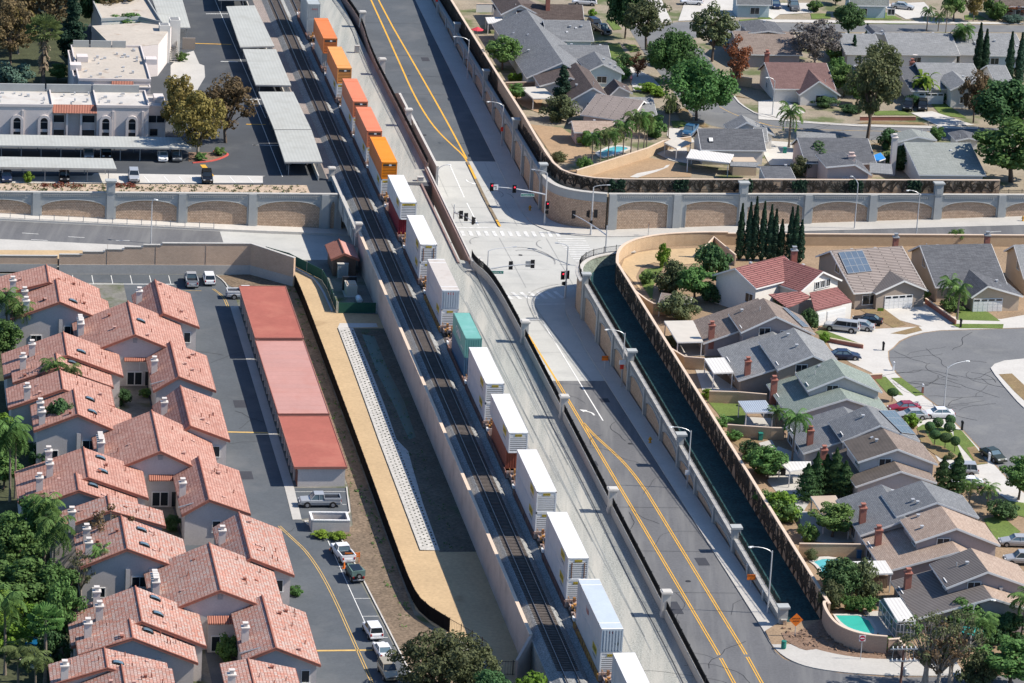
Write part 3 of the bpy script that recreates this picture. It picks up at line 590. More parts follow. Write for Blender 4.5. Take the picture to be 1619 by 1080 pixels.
for k, (s, v) in enumerate(((40, 20.4), (-18, 16.8), (140, 21), (128, 14), (210, 14.6), (165, 14.5))):
    q = TP(s, v); q.z = zany(q) + .03; b = MB(); b.lathe(q, [(.36, 0), (.36, .015)], 14); tag(b.build('manhole_cover', M['tar']), 'round dark manhole cover ' + ('in the right lane of the lower road', 'between the yellow lines of the lower road', 'near the middle of the concrete crossing', 'on the near side of the concrete crossing', 'on the dark upper road', 'in the pale left lane of the upper road')[k], 'manhole cover')
# ------------------------------------------------------------------ retaining walls, bridge, parapets, fences
mat('stone_panel', (0.50, 0.355, 0.25), 0.95, 0.08, 0.5, 0.18, 3.0, pat='brick', c2=(0.58, 0.43, 0.31), c3=(0.33, 0.225, 0.155), bw=0.42, rh=0.27, mortar=0.03, bump=0.8)
mat('block_tan', (0.52, 0.37, 0.265), 0.95, 0.08, 0.4, 0.0, pat='brick', c2=(0.57, 0.415, 0.30), c3=(0.42, 0.30, 0.21), bw=0.4, rh=0.2, mortar=0.014, bump=0.4)
mat('block_pale', (0.46, 0.33, 0.21), 0.95, 0.08, 0.4, 0.0, pat='brick', c2=(0.50, 0.37, 0.24), c3=(0.37, 0.265, 0.17), bw=0.4, rh=0.2, mortar=0.014, bump=0.4)
mat('wall_warm', (0.50, 0.415, 0.36), 0.92, 0.08, 0.35, 0.05, 3.0, stain=(0.36, 0.29, 0.25), stv=(0.5, 0.75), sst=0.3)
mat('stucco_tan', (0.40, 0.29, 0.20), 0.95, 0.08, 0.4, 0.1, 6.0, bump=0.3)
mat('coping', (0.60, 0.47, 0.36), 0.9, 0.08, 0.4)
mat('girder', (0.235, 0.165, 0.145), 0.85, 0.15, 0.3, 0.08, 2.0)
mat('black_metal', (0.016, 0.017, 0.020), 0.5, 0.1)
mat('grey_metal', (0.33, 0.34, 0.35), 0.5, 0.08, metal=0.3)
mat('galv', (0.50, 0.51, 0.52), 0.45, 0.06, metal=0.3)
mat('vine_dark', (0.020, 0.028, 0.018), 0.9, 0.4, 1.5, leaf=False)
mat('vine_stem', (0.065, 0.054, 0.042), 0.9, 0.3, 1.5)
mat('hedge_leaf', (0.012, 0.034, 0.018), 0.9, 0.4, 1.2, 0.4, 4.0, bump=1.0)
mat('green_screen', (0.018, 0.085, 0.062), 0.8, 0.10, 0.5, 0.08, 6.0)
def arched_wall(name, A, B, zt, zb, marks, label, caps=(), arch=True, pw=1.25, cap_h=2.0, ends=True, panel=None):
    """A->B plan line (front face to the right of travel when n computed below); zt top, zb function(point); marks = pilaster distances"""
    d = (B - A); L = d.length; d = d.normalized(); n = Vector((d.y, -d.x, 0))      # n points to the road
    ang = math.atan2(d.y, d.x)
    root = thing(name, A.lerp(B, .5) + UP*zt, label, 'retaining wall')
    pt = lambda x, o, z: A + d*x + n*o + UP*(z - A.z)
    zbx = lambda x: zb(A + d*x)
    st = MB(); fr = MB(); pl = MB(); de = MB(); cp = MB()
    xs = frange(0, L, 5)
    run(st, [A + d*x - n*.2 for x in xs], .4, [zbx(x) - .4 for x in xs], [zt - .12]*len(xs))
    mk = sorted(marks); edges = [0] + mk + [L]
    bays = [(a + (pw/2 if k else 0), b - (pw/2 if k < len(edges)-2 else 0)) for k, (a, b) in enumerate(zip(edges, edges[1:]))]
    for a, b in bays:
        w_ = b - a
        if w_ < 1: continue
        hgt = zt - min(zbx(a), zbx(b))
        for sec in (0,):
            if arch and hgt > 2.4:
                rise = min(1.05, 0.28*hgt); crown = zt - 1.25; N = 14; jam = 0.28
                def zc(x):
                    q = (x - a - jam)/(w_ - 2*jam)*2 - 1
                    return crown - rise*(1 - math.sqrt(max(0, 1 - 0.92*q*q)))/0.72 if abs(q) <= 1 else -99
                xx = [a + jam + (w_ - 2*jam)*k/N for k in range(N+1)]
                o = .20
                for x0, x1 in zip(xx, xx[1:]):
                    fr.add([pt(x0, o, zc(x0)), pt(x1, o, zc(x1)), pt(x1, o, zt), pt(x0, o, zt)]); fr.add([pt(x0, 0, zc(x0)), pt(x1, 0, zc(x1)), pt(x1, o, zc(x1)), pt(x0, o, zc(x0))][::-1])
                    fr.add([pt(x0, o, zt), pt(x1, o, zt), pt(x1, -.4, zt), pt(x0, -.4, zt)])
                    # moulding round the arch
                    fr.bar(pt(x0, o + .05, zc(x0) + .1), pt(x1, o + .05, zc(x1) + .1), .1, .12, up=n)
                for x0, x1 in ((a, a + jam), (b - jam, b)):
                    fr.box(pt((x0+x1)/2, o/2, (zt + min(zbx(x0), zbx(x1)))/2 - .2), (x1 - x0, o, zt - min(zbx(x0), zbx(x1)) + .4), d)
            else:
                fr.box(pt((a+b)/2, .1, zt - .35), (w_, .2, .7), d)
        if arch:
            for k in range(int((w_ - 1.2)/.36)): x = a + .6 + .36*k; de.box(pt(x, .26, zt - .52), (.15, .12, .34), d)
            cp.box(pt((a+b)/2, .23, zt - .24), (w_ - .8, .14, .12), d)
            fr.box(pt((a+b)/2, .21, zt - .85), (w_ - .8, .06, .1), d)
    for k, x in enumerate(mk):
        b0 = zbx(x) - .4; zt2 = zt + (cap_h if k in caps else 0.0)
        pm = MB(); pm.box(pt(x, .1, (b0 + zt)/2), (pw, .75, zt - b0), d)
        if k in caps:
            pm.box(pt(x, 0.0, zt + cap_h/2), (pw + .15, 1.1, cap_h), d); pm.box(pt(x, 0, zt + cap_h + .12), (pw + .6, 1.5, .26), d); pm.box(pt(x, 0.56, zt + cap_h/2 - .1), (pw - .35, .06, cap_h - .7), d)
        pm.build('pilaster', M['concrete_blue'], root)
    cp.box(pt(L/2, -.05, zt + .06), (L, .75, .14), d)
    st.build('stone_panel', panel or M['stone_panel'], root); fr.build('arch_frame', M['concrete_blue'], root)
    de.build('dentils', M['concrete_blue'], root); cp.build('parapet_cap', M['concrete'], root)
    return root
# left of the bridge: line across the track direction, faces the estate
vA, vB = -112.0, -8.2
mk = sorted([x - vA for x in (-46.0, -58.2, -70.3, -82.4, -94.5, -34.1, -22.4, -10.2)])
arched_wall('retaining_wall', TP(153.5, vA), TP(153.5, vB), 0.65, zmain, mk, 'arched stone panel retaining wall below the apartment carports, left of the rail bridge', caps=(mk.index(-46.0 - vA),))
# right of the crossing
A, B = TP(154.9, 38.3), TP(156.9, 150)
mk = [0.7] + [11.5*k + .4 for k in range(1, 10)]
arched_wall('retaining_wall', A, B, 0.65, zmain, mk, 'long arched stone panel retaining wall below the upper right back gardens', caps=(2, 5, 8))
# corner and the wall up the north road
def plain_wall(name, P, th, z0, z1, m, label, cap=None, capm=None, cat='wall', extra=None):
    root = thing(name, P[len(P)//2] + UP*(min(z0) if hasattr(z0, '__len__') else z0), label, cat)
    mb = run(MB(), P, th, z0, z1); mb.build('wall_body', m, root)
    if cap:
        n = len(P); zz = z1 if hasattr(z1, '__len__') else [z1]*n
        run(MB(), P, th + cap, [z + .005 for z in zz], [z + .13 for z in zz]).build('coping', capm or M['coping'], root)
    return root
cor = smooth([TP(*q) for q in [(166, 29.1), (162, 29.4), (158.6, 30.8), (156.4, 33.4), (155.0, 38.0)]], 2)
plain_wall('corner_wall', cor, .5, [-6.2]*len(cor), [-0.75]*len(cor), M['stone_panel'], 'curved stone panel wall on the street corner behind the traffic signal pole', None)
rt_ = [o for o in bpy.data.objects if o.name == 'corner_wall'][0]
run(MB(), cor, .8, [-0.75]*len(cor), [0.65]*len(cor)).build('parapet', M['concrete_blue'], rt_)
run(MB(), cor, 1.0, [0.65]*len(cor), [0.78]*len(cor)).build('parapet_cap', M['concrete'], rt_)
A, B = TP(330, 28.95), TP(166, 28.95)
caps_s = [268.6, 231.6, 196.6, 167.0]; mks = sorted(set([330 - s for s in caps_s] + [330 - s for s in (318, 305.5, 293, 281, 256.3, 244, 220, 208.3, 186.5, 176.7)]))
arched_wall('retaining_wall', A, B, 0.65, zup, mks, 'arched stone retaining wall climbing beside the upper road pavement', caps=[mks.index(330 - s) for s in caps_s], pw=.9, cap_h=1.7)
# near wall of the lower road
A, B = TP(106.5, 25.25), TP(-35.3, 25.25)
caps_s = [104.2, 66.0, 29.2, -7.0, -34.6]; mks = sorted([106.5 - s for s in caps_s] + [106.5 - s for s in (91.6, 78.8, 53.7, 41.4, 17.1, 5.0, -16.2, -25.4)])
arched_wall('retaining_wall', A, B, 0.6, zlow, mks, 'stone panel retaining wall between the lower road pavement and the green swale', caps=[mks.index(106.5 - s) for s in caps_s], pw=.8, cap_h=1.5)
cv = smooth([TP(*q) for q in [(106.6, 25.3), (111, 25.35), (115.8, 26.3), (119.6, 28.6), (122, 32.2), (123.2, 36.6)]], 2)
r_ = plain_wall('corner_wall', cv, .5, [-6.0]*len(cv), [0.15]*len(cv), M['stone_panel'], 'curved retaining wall with a broad pale coping round the top of the swale')
run(MB(), cv, 1.25, [0.15]*len(cv), [0.34]*len(cv)).build('coping', M['concrete_pale'], r_)
# ------------------------------------------------------------------ estate road wall, stepped and plain
P = [TP(125.0, -55.9), TP(125.0, -25.4), TP(118.6, -19.1)]
root = thing('block_wall', TP(125, -40, ZT), 'tall tan block wall with a stepped top above the estate parking bays', 'wall')
steps = [(-55.9, -52.2, -1.35), (-52.2, -48.6, -0.85), (-48.6, -45.6, -0.45), (-45.6, -42.6, -.05), (-42.6, -39.6, .3), (-39.6, -25.4, .6)]
lo = MB(); up = MB(); cp = MB()
run(lo, P, .55, ZT, -2.95)
for a, b, z in steps: run(up, [TP(125, a), TP(125, b)], .42, -2.95, z); run(cp, [TP(125, a), TP(125, b)], .55, z, z + .1)
run(up, [TP(125, -25.4), TP(118.6, -19.1)], .42, -2.95, [.6, .2]); run(cp, [TP(125, -25.4), TP(118.6, -19.1)], .55, [.6, .2], [.7, .3])
for v in (-48.3, -40.6, -32.6): up.box(TP(124.77, v, -1.2), (.05, .03, 3.4), BX)
lo.build('concrete_base', M['concrete'], root); up.build('block_face', M['block_tan'], root); cp.build('coping', M['concrete'], root)
root = thing('block_wall', TP(126.6, -80, ZT), 'lower tan block wall left of the tall stepped wall', 'wall')
P = [TP(126.0, -120), TP(126.0, -56.1)]
run(MB(), P, .5, ZT, -3.2).build('concrete_base', M['concrete'], root); run(MB(), P, .4, -3.2, -1.9).build('block_face', M['block_tan'], root); run(MB(), P, .5, -1.9, -1.8).build('coping', M['concrete'], root)
pave('verge', [TP(130.9, v) for v in (-120, -56, -40)], [TP(126.2, v) for v in (-120, -56, -40)], lambda q: -2.5, 0.05, M['tan_dirt'])
# ------------------------------------------------------------------ property wall with vines (houses side), curved tan wall
vp = [TP(s, 31.25) for s in frange(-34, 110, 6)]
root = plain_wall('property_wall', vp, .3, -1.3, 2.2, M['stucco_tan'], 'long tan property wall with climbing vines between the swale and the back yards', .12)
def vines(root, P, z0, z1, side, density, dark_p=0.0, seed=3, step=2.6, spread=1.5, ww=.10):
    rnd = random.Random(seed); st = MB()
    D = [0]
    for a, b in zip(P, P[1:]): D.append(D[-1] + (b - a).length)
    def at(x):
        for k in range(len(P)-1):
            if x <= D[k+1] or k == len(P)-2:
                t = (x - D[k])/(D[k+1] - D[k]); d = (P[k+1]-P[k]).normalized(); return P[k].lerp(P[k+1], t), Vector((-d.y, d.x, 0))
    def twig(x, z, ang, ln, w_, dep):
        N = 3; pts = [(x, z)]
        for k in range(N):
            ang += rnd.uniform(-.28, .28); x += math.sin(ang)*ln/N; z += math.cos(ang)*ln/N
            if z > z1 - .08: z = z1 - .08
            pts.append((x, z))
        for (xa, za), (xb, zb) in zip(pts, pts[1:]):
            xa_, xb_ = clamp(xa, 0, D[-1]), clamp(xb, 0, D[-1])
            pa, n = at(xa_); pb, n2 = at(xb_); o = side*.19
            A_ = Vector((pa.x, pa.y, za)) + n*o; B_ = Vector((pb.x, pb.y, zb)) + n2*o
            st.bar(A_, B_, .07, w_, up=n.cross((B_ - A_)) if (B_ - A_).length > .02 else UP)
        if dep > 0:
            for k in range(rnd.randint(2, 3)): xx, zz = pts[rnd.randint(1, N)]; twig(xx, zz, ang + rnd.uniform(-.7, .7), ln*.75, w_*.75, dep - 1)
    x = 1.0
    while x < D[-1]:
        for k in range(density): twig(x + rnd.uniform(-.2, .2), z0, rnd.uniform(-.75, .75), (z1 - z0)*.55, ww*1.3, 2)
        x += step*rnd.uniform(.8, 1.2)
    o = st.build('vines', M['vine_stem'], root); o['kind'] = 'stuff'; return o
vines(root, vp, -1.1, 2.2, 1, 5, seed=5, step=2.4, ww=.10)
cw = smooth([TP(*q) for q in [(110, 31.25), (113.5, 31.9), (116.8, 32.7), (120.3, 34.1), (123.8, 36.9), (126.5, 41.6), (127.7, 48), (127.7, 53)]], 2)
plain_wall('property_wall', cw, .32, -1.3, 2.1, M['block_pale'], 'tall curved tan wall round the dirt bank above the green swale', .14)
sw_ = [TP(127.7, 53)] + [TP(127.6, v) for v in frange(58, 160, 8)]
plain_wall('property_wall', sw_, .32, -4.5, 1.9, M['block_pale'], 'straight tan wall behind the cypress row and the cul-de-sac houses', .14)
# curved beige wall at the lower right corner
bw_ = smooth(GM('p 387 590 p 392 660 p 410 720 p 455 790 p 540 838 p 640 868 p 780 880', 0), 2)
bw_ = smooth([TP(-33.6, 31.2)] + GM('p 385 690 p 412 760 p 470 830 p 560 872 p 660 895 p 778 905', 0), 2)
plain_wall('garden_wall', bw_, .25, -.3, 2.3, mat('beige_wall', (0.40, 0.29, 0.225), .93, .06, .5, pat='brick', c2=(0.43, .315, .245), c3=(.34, .25, .19), bw=.4, rh=.2, mortar=.012, bump=.3), 'curved beige block wall round the emerald pool at the street corner', .12)
plain_wall('garden_wall', GM('p 786 895 p 850 890 p 900 960', 0), .25, 0, 1.7, MT['beige_wall'], 'short beige wall beside the utility pole', .1)
# upper vine wall
vu = smooth([TP(*q) for q in [(420, 29.75), (290, 29.75), (200, 29.85), (176, 30.3), (165, 31.0), (160.6, 33.2), (158.2, 37.5), (158.2, 46)]], 1) + [TP(158.2 + .018*(v-46), v) for v in frange(50, 108, 6)]
vz = [2.35 + 1.3*clamp((tp(p)[0] - 166)/28, 0, 1) for p in vu]
root = plain_wall('property_wall', vu, .3, [0]*len(vu), vz, M['stucco_tan'], 'tan garden wall with fan trained vines above the arched stone wall', .14)
vines(root, [p for p in vu if tp(p)[0] < 200], .25, 2.35, -1, 5, seed=9, step=1.9, ww=.14)
vines(root, [p for p in vu if tp(p)[0] >= 195], .1, 3.55, -1, 7, seed=19, step=1.5, ww=.2)
mb = MB(); rnd = random.Random(2)
hl = [(40.2, 2.6), (51.3, 2.3), (62.8, 2.3), (72.2, 2.4), (82.2, 2.4), (92.6, 2.3)]
for v, w_ in hl:
    for k in range(60):
        c = TP(157.9 + .018*(v-46) + rnd.uniform(-.12, .06), v + rnd.uniform(-.5, .5)*w_, rnd.uniform(.15, 2.3)); mb.box(c, (rnd.uniform(.35, .6), rnd.uniform(.2, .4), rnd.uniform(.3, .55)), (rnd.uniform(-1, 1), rnd.uniform(-.3, .3), rnd.uniform(-.5, .5)))
o = mb.build('ivy', M['hedge_leaf'], root); o['kind'] = 'stuff'
# ------------------------------------------------------------------ rail walls, parapets with picket fence
P = [TP(s, -7.25) for s in frange(131, -39.5, 8)]
r_ = plain_wall('rail_wall', P, .36, -4.7, .75, M['wall_warm'], 'long warm grey retaining wall between the sandy path and the empty track', .1, M['coping'])
run(MB(), [TP(-39.5, -7.25), TP(-41.6, -9.2)], .36, [-4.7, -4.7], [.75, -1.6]).build('return', M['wall_warm'], r_)
def post_set(root, pp, h, m, name='post'):
    """the posts of a fence: each one a part (one shared mesh), at most 90"""
    if not pp: return
    if len(pp) > 90: pp = pp[::2]
    mb = MB(); mb.box(pp[0] + UP*(h/2 + .05), (.09, .09, h + .1), BX); o = mb.build(name, m, root)
    for q in pp[1:]: c = o.copy(); COL.objects.link(c); c.parent = root; c.location = o.location + (q - pp[0])
def picket(name, P, z, h, label, m=None, sp=.14, post=2.4, w_=.03, cat='fence', dens=True, posts=True):
    """metal fence along plan points; z = level or list"""
    m = m or M['black_metal']; n = len(P); z = z if hasattr(z, '__len__') else [z]*n
    root = thing(name, P[n//2] + UP*z[n//2], label, cat)
    pk = MB(); rl = MB(); pp = []; acc = 0.0; accp = 0.0
    V = lambda p, zz: Vector((p.x, p.y, zz))
    for k in range(n-1):
        a, b = P[k], P[k+1]; L = (b - a).length; d = (b-a).normalized(); nn = Vector((-d.y, d.x, 0))
        for hh in (.12, h - .12): rl.bar(V(a, z[k] + hh), V(b, z[k+1] + hh), .04, .05)
        x = acc
        while x < L and sp:
            q = a + d*x; zz = lerp(z[k], z[k+1], x/L); e = d*w_*.5; f = nn*w_*.5; A_ = V(q, zz)
            pk.add([A_-e, A_+e, A_+e+UP*(h-.02), A_-e+UP*(h-.02)]); pk.add([A_-f, A_+f, A_+f+UP*(h-.02), A_-f+UP*(h-.02)]); x += sp
        acc = x - L if sp else 0
        x = accp
        while x < L:
            q = a + d*x; zz = lerp(z[k], z[k+1], x/L); pp.append(V(q, zz)); x += post
        accp = x - L
    pk.v += []; pk.build('pickets', m, root); rl.build('rails', m, root)
    post_set(root, pp, h, m)
    return root
def pillar(p, h, w_=1.0, label='', z=0.0):
    t = thing('gate_pillar', (p.x, p.y, z), label, 'pillar'); s_ = MB()
    s_.box((p.x, p.y, z + h/2), (w_, w_, h), BX); s_.box((p.x, p.y, z + .25), (w_+.16, w_+.16, .5), BX); s_.build('shaft', M['concrete_pale'], t)
    c = MB(); c.box((p.x, p.y, z + h + .1), (w_+.4, w_+.4, .22), BX); c.box((p.x, p.y, z + h - .06), (w_+.2, w_+.2, .12), BX); c.box((p.x, p.y, z + h + .25), (w_+.1, w_+.1, .1), BX); c.build('pillar_cap', M['concrete_pale'], t); return t
Pl = smooth([TP(*q) for q in [(116.3, 8.9), (113, 9.0), (108, 10.2), (98, 10.75), (86, 10.85)]], 2) + [TP(s, 10.9) for s in frange(80, -110, 8)]
plain_wall('parapet_wall', Pl, .35, [zlow(p) - .3 for p in Pl], 1.15, M['concrete'], 'long low concrete parapet between the gravel yard and the lower road')
picket('picket_fence', Pl, 1.15, 1.15, 'black picket fence on the parapet between the gravel yard and the lower road', sp=.11, w_=.04)
for k, s in enumerate((76.5, 42.2, 4.5, -32.1)): pillar(TP(s, 10.9), 3.2, 1.0, f'pale concrete pillar in the lower road fence, {ORD[k]} one down from the crossing', 0.0)
Pu = [TP(171.5, 9.5)] + [TP(s, 9.5) for s in frange(178, 240, 6)] + smooth([TP(*q) for q in [(246, 9.6), (258, 9.9), (268, 10.5), (277, 10.7), (288, 10.3), (300, 9.6), (330, 6.5), (420, -8)]], 2)
plain_wall('parapet_wall', Pu, .4, [zup(p) - .3 for p in Pu], 1.1, M['girder'], 'brown parapet wall curving between the gravel yard and the upper road')
picket('picket_fence', Pu, 1.1, 1.0, 'black picket fence on the curved parapet of the upper road', sp=.12, w_=.04)
for k, s in enumerate((200.1, 236.8, 274.5)): pillar(TP(s, 10.0 if s < 250 else 10.9), 3.0, 1.0, f'pale concrete pillar in the upper road fence, {ORD[k]} one up from the bridge', 0.0)
Pb = [TP(s, 11.2) for s in frange(233, 171, 6)]
plain_wall('traffic_barrier', Pb, .42, [zup(p) - .1 for p in Pb], [lerp(zup(p) + .9, .8, clamp((233 - tp(p)[0])/12, 0, 1)) for p in Pb], M['concrete_pale'], 'white concrete barrier along the left edge of the upper road')
Pn = [TP(s, 25.55) for s in frange(103.5, -33, 8)]
picket('picket_fence', Pn, .7, 1.1, 'black fence on the retaining wall between the lower road and the swale', sp=.14, w_=.03)
cf = [p for p in cv]
picket('picket_fence', cf, .34, 1.1, 'black curved fence on the pale coping at the street corner', sp=.14, w_=.03)
Pq = [TP(155.9 + .018*(v-38), v) for v in frange(39.5, 150, 8)]
picket('low_fence', Pq, .75, .55, 'low dark fence along the top of the long arched wall', sp=.2, w_=.04)
picket('low_fence', [TP(s, 29.25) for s in frange(168, 330, 8)], .75, 1.1, 'dark fence along the top of the upper road wall', sp=.2, w_=.04)
picket('handrail', [TP(150.7, v) for v in frange(-29, -112, 5)], [zmain_v(v) + .35 for v in frange(-29, -112, 5)], 1.0, 'grey handrail along the raised pavement of the underpass road', M['grey_metal'], sp=0, post=2.4)
# estate fences
Pd = smooth([TP(*q) for q in [(119, -19.0), (110, -18.75), (90, -18.6), (40, -18.4), (0, -18.4), (-14, -18.3), (-20, -17.6), (-25.5, -15)]], 1)
picket('mesh_fence', Pd, ZT, 1.9, 'dark mesh fence between the sandy path and the brown slope', mat('dark_mesh', (0.035, 0.028, 0.024), .9, .2, 1.0), sp=.09, w_=.085)
picket('wire_fence', smooth([TP(*q) for q in [(-25.5, -15), (-30, -12.6), (-33, -11.5)]], 1), ZT, 1.9, 'wire fence closing the lower end of the sandy path', MT['dark_mesh'], sp=.35, w_=.03)
picket('wire_fence', [TP(-39, -14), TP(-39.5, -7.6)], ZT, 1.9, 'thin wire fence in the shade beside the end of the rail wall', MT['dark_mesh'], sp=.35, w_=.03)
def screen(P, label, h=1.75):
    root = thing('screen_fence', (P[0].x, P[0].y, ZT), label, 'fence'); n = len(P)
    run(MB(), P, .04, ZT + .06, ZT + h).build('fabric', M['green_screen'], root); post_set(root, [Vector((p.x, p.y, ZT)) for p in densify(P, 3.2)], h, M['galv']); return root
screen([TP(*q) for q in [(134.5, -22.0), (131, -18.6), (126, -16.2), (121.8, -14.2), (117, -13.9), (105, -13.9)]], 'green fabric screen fence curving from the block wall to the utility yard')
screen([TP(104.6, -13.7), TP(104.6, -7.7)], 'short green fabric screen fence across the sandy path')
kerb('kerb', smooth([TP(*q) for q in [(131.5, -19.6), (126, -16.9), (121, -14.9), (105.5, -14.5)]], 2), ZT, .3, .2)
# ------------------------------------------------------------------ rail bridge
root = thing('rail_bridge', TP(146, 0, 0), 'gravel decked rail bridge with concrete fascia crossing the underpass road', 'bridge')
deck = [TP(131, -7.6), TP(163.5, -7.9), TP(161, 9.4), TP(171, 9.4), TP(116, 9.1), TP(116, 7)]
MB().prism([TP(130.8, -7.4), TP(163.8, -7.4), TP(161.4, 7.0), TP(116.5, 7.0)], -1.1, -.004).build('deck', M['gravel'], root)
mb = MB(); run(mb, [TP(165, -7.75), TP(131.5, -7.6)], .5, -1.9, .75)
for s in (161.5, 154, 146.5, 139, 133.2): mb.box(TP(s, -7.95, -.6), (.6, .25, 2.7), AX)
for a, b in ((160, 155.4), (152.6, 147.9), (145, 140.4), (137.6, 134.6)): mb.box(TP((a+b)/2, -8.02, -.5), (abs(b-a), .06, 1.5), AX)
mb.build('fascia', M['concrete_blue'], root)
run(MB(), [TP(165, -7.7), TP(131.5, -7.55)], .6, .76, .9).build('parapet_cap', M['concrete'], root)
mb = MB(); run(mb, [TP(171, 9.15), TP(116.2, 8.75)], .35, -2.3, .55); run(mb, [TP(162, 7.2), TP(116.6, 6.9)], .3, -.3, .25)
mb.build('girder', M['girder'], root)
mb = MB(); run(mb, [TP(171, 9.45), TP(116.2, 9.05)], .25, .0, .68); mb.build('parapet', M['concrete_pale'], root)
pm = MB(); pm.box(TP(115.3, 9.5, -1.8), (2.2, 1.6, 5.6), AX); pm.box(TP(115.3, 9.5, 1.1), (2.5, 1.9, .2), AX); pm.build('end_pillar', M['concrete_pale'], root)
for s, v, lb in ((164.6, -7.9, 'concrete pillar ending the arched wall at the rail bridge'), (131.6, -7.4, 'pale concrete pillar ending the rail wall at the bridge')): pillar(TP(s, v), 2.0, .9, lb, .0)
MB().prism([TP(153.4, -8.6), TP(163.5, -8.2), TP(163.5, -7.4), TP(153.4, -7.4)], -8, -.01).build('abutment', M['concrete_blue'], root)
# ------------------------------------------------------------------ lettering helper
TXT = {}
def text(s, size, o, xd, yd, m, parent, name='lettering', bold=0.0):
    key = (s, bold)
    if key not in TXT:
        cu = bpy.data.curves.new('lettering', 'FONT'); cu.body = s; cu.size = 1; cu.align_x = 'CENTER'; cu.align_y = 'CENTER'; cu.offset = bold; cu.resolution_u = 2
        ob = bpy.data.objects.new('lettering', cu); TXT[key] = bpy.data.meshes.new_from_object(ob); bpy.data.objects.remove(ob); bpy.data.curves.remove(cu)
    src = TXT[key]; mb = MB(); o = Vector(o); xd = Vector(xd).normalized(); yd = Vector(yd).normalized()
    P = [o + xd*v.co.x*size + yd*v.co.y*size for v in src.vertices]
    mb.v = P; mb.f = [tuple(p.vertices) for p in src.polygons]; mb.mi = [0]*len(mb.f)
    return mb.build(name, m, parent)
KX, KY = Vector((1, 0, 0)), Vector((0, 1, 0))
# ------------------------------------------------------------------ tracks
mat('rail_steel', (0.115, 0.085, 0.072), 0.55, 0.1, metal=0.4)
mat('rail_shine', (0.42, 0.41, 0.40), 0.3, 0.1, metal=0.8)
mat('sleeper', (0.125, 0.105, 0.092), 0.95, 0.25, 1.2)
def track(v, label):
    root = thing('railway_track', TP(0, v, .5), label, 'railway track'); s0, s1 = -120, 700
    for e in (-1, 1):
        mb = MB(); a, b = TP(s0, v + e*.75), TP(s1, v + e*.75)
        for wd, z0, z1 in ((.14, .66, .69), (.03, .69, .80), (.075, .80, .845)): mb.bar(a + UP*(z0+z1)/2, b + UP*(z0+z1)/2, wd, z1 - z0)
        r_ = mb.build('rail', M['rail_steel'], root); MB().bar(a + UP*.847, b + UP*.847, .05, .006).build('running_surface', M['rail_shine'], r_)
    sp = .53; n = int(430/sp); proto = None; mb = MB()
    for k in range(n):
        q = TP(-50 + k*sp, v, .59)
        if 14 <= k < 112:
            if proto is None: pb = MB(); pb.box(q, (2.6, .23, .17), BX); proto = pb.build('sleeper', M['sleeper'], root); p0 = q
            else: c = proto.copy(); COL.objects.link(c); c.parent = root; c.location = proto.location + (q - p0)
        else: mb.box(q, (2.6, .23, .17), BX)
    o = mb.build('sleepers', M['sleeper'], root); o['kind'] = 'stuff'
    return root
track(-4.5, 'empty railway track beside the warm grey rail wall'); track(0, 'railway track carrying the double stack container train')
# ------------------------------------------------------------------ containers
def pmat(name, rgb, **k): return mat(name, rgb, 0.55, 0.07, 0.5, 0.04, 3.0, **k)
pmat('paint_white', (0.70, 0.69, 0.67), stain=(0.60, 0.56, 0.50), stv=(.55, .8), sst=.35); pmat('paint_offwhite', (0.62, 0.60, 0.58), stain=(0.48, 0.43, 0.38), stv=(.55, .8), sst=.5); pmat('paint_warmgrey', (0.52, 0.47, 0.42), stain=(0.42, 0.36, 0.31), stv=(.5, .75), sst=.5)
pmat('paint_bluegrey', (0.45, 0.50, 0.54)); pmat('paint_silver', (0.40, 0.42, 0.42)); pmat('paint_teal', (0.16, 0.38, 0.33), stain=(0.24, 0.46, 0.42), stv=(.5, .8), sst=.4)
pmat('paint_blue', (0.055, 0.12, 0.20)); pmat('paint_crimson', (0.24, 0.022, 0.035)); pmat('paint_rust', (0.30, 0.085, 0.05))
pmat('paint_orange', (0.66, 0.19, 0.055)); pmat('paint_pale_orange', (0.74, 0.30, 0.085)); pmat('paint_salmon', (0.64, 0.20, 0.10)); pmat('paint_bright_orange', (0.78, 0.235, 0.012))
mat('side_grey', (0.56, 0.52, 0.52), .6, .07, .6); mat('side_light', (0.60, 0.59, 0.60), .6, .07, .6)
mat('decal_yellow', (0.60, 0.42, 0.03), .6, .1); mat('decal_dark', (0.03, 0.05, 0.05), .6, .1); mat('decal_green', (0.10, 0.30, 0.12), .6, .1); mat('decal_red', (0.45, 0.05, 0.04), .6); mat('decal_maroon', (.16, .03, .06), .6)
mat('gap_dark', (0.05, 0.045, 0.04), .9, .3); mat('rust_bar', (0.20, 0.10, 0.06), .8, .3)
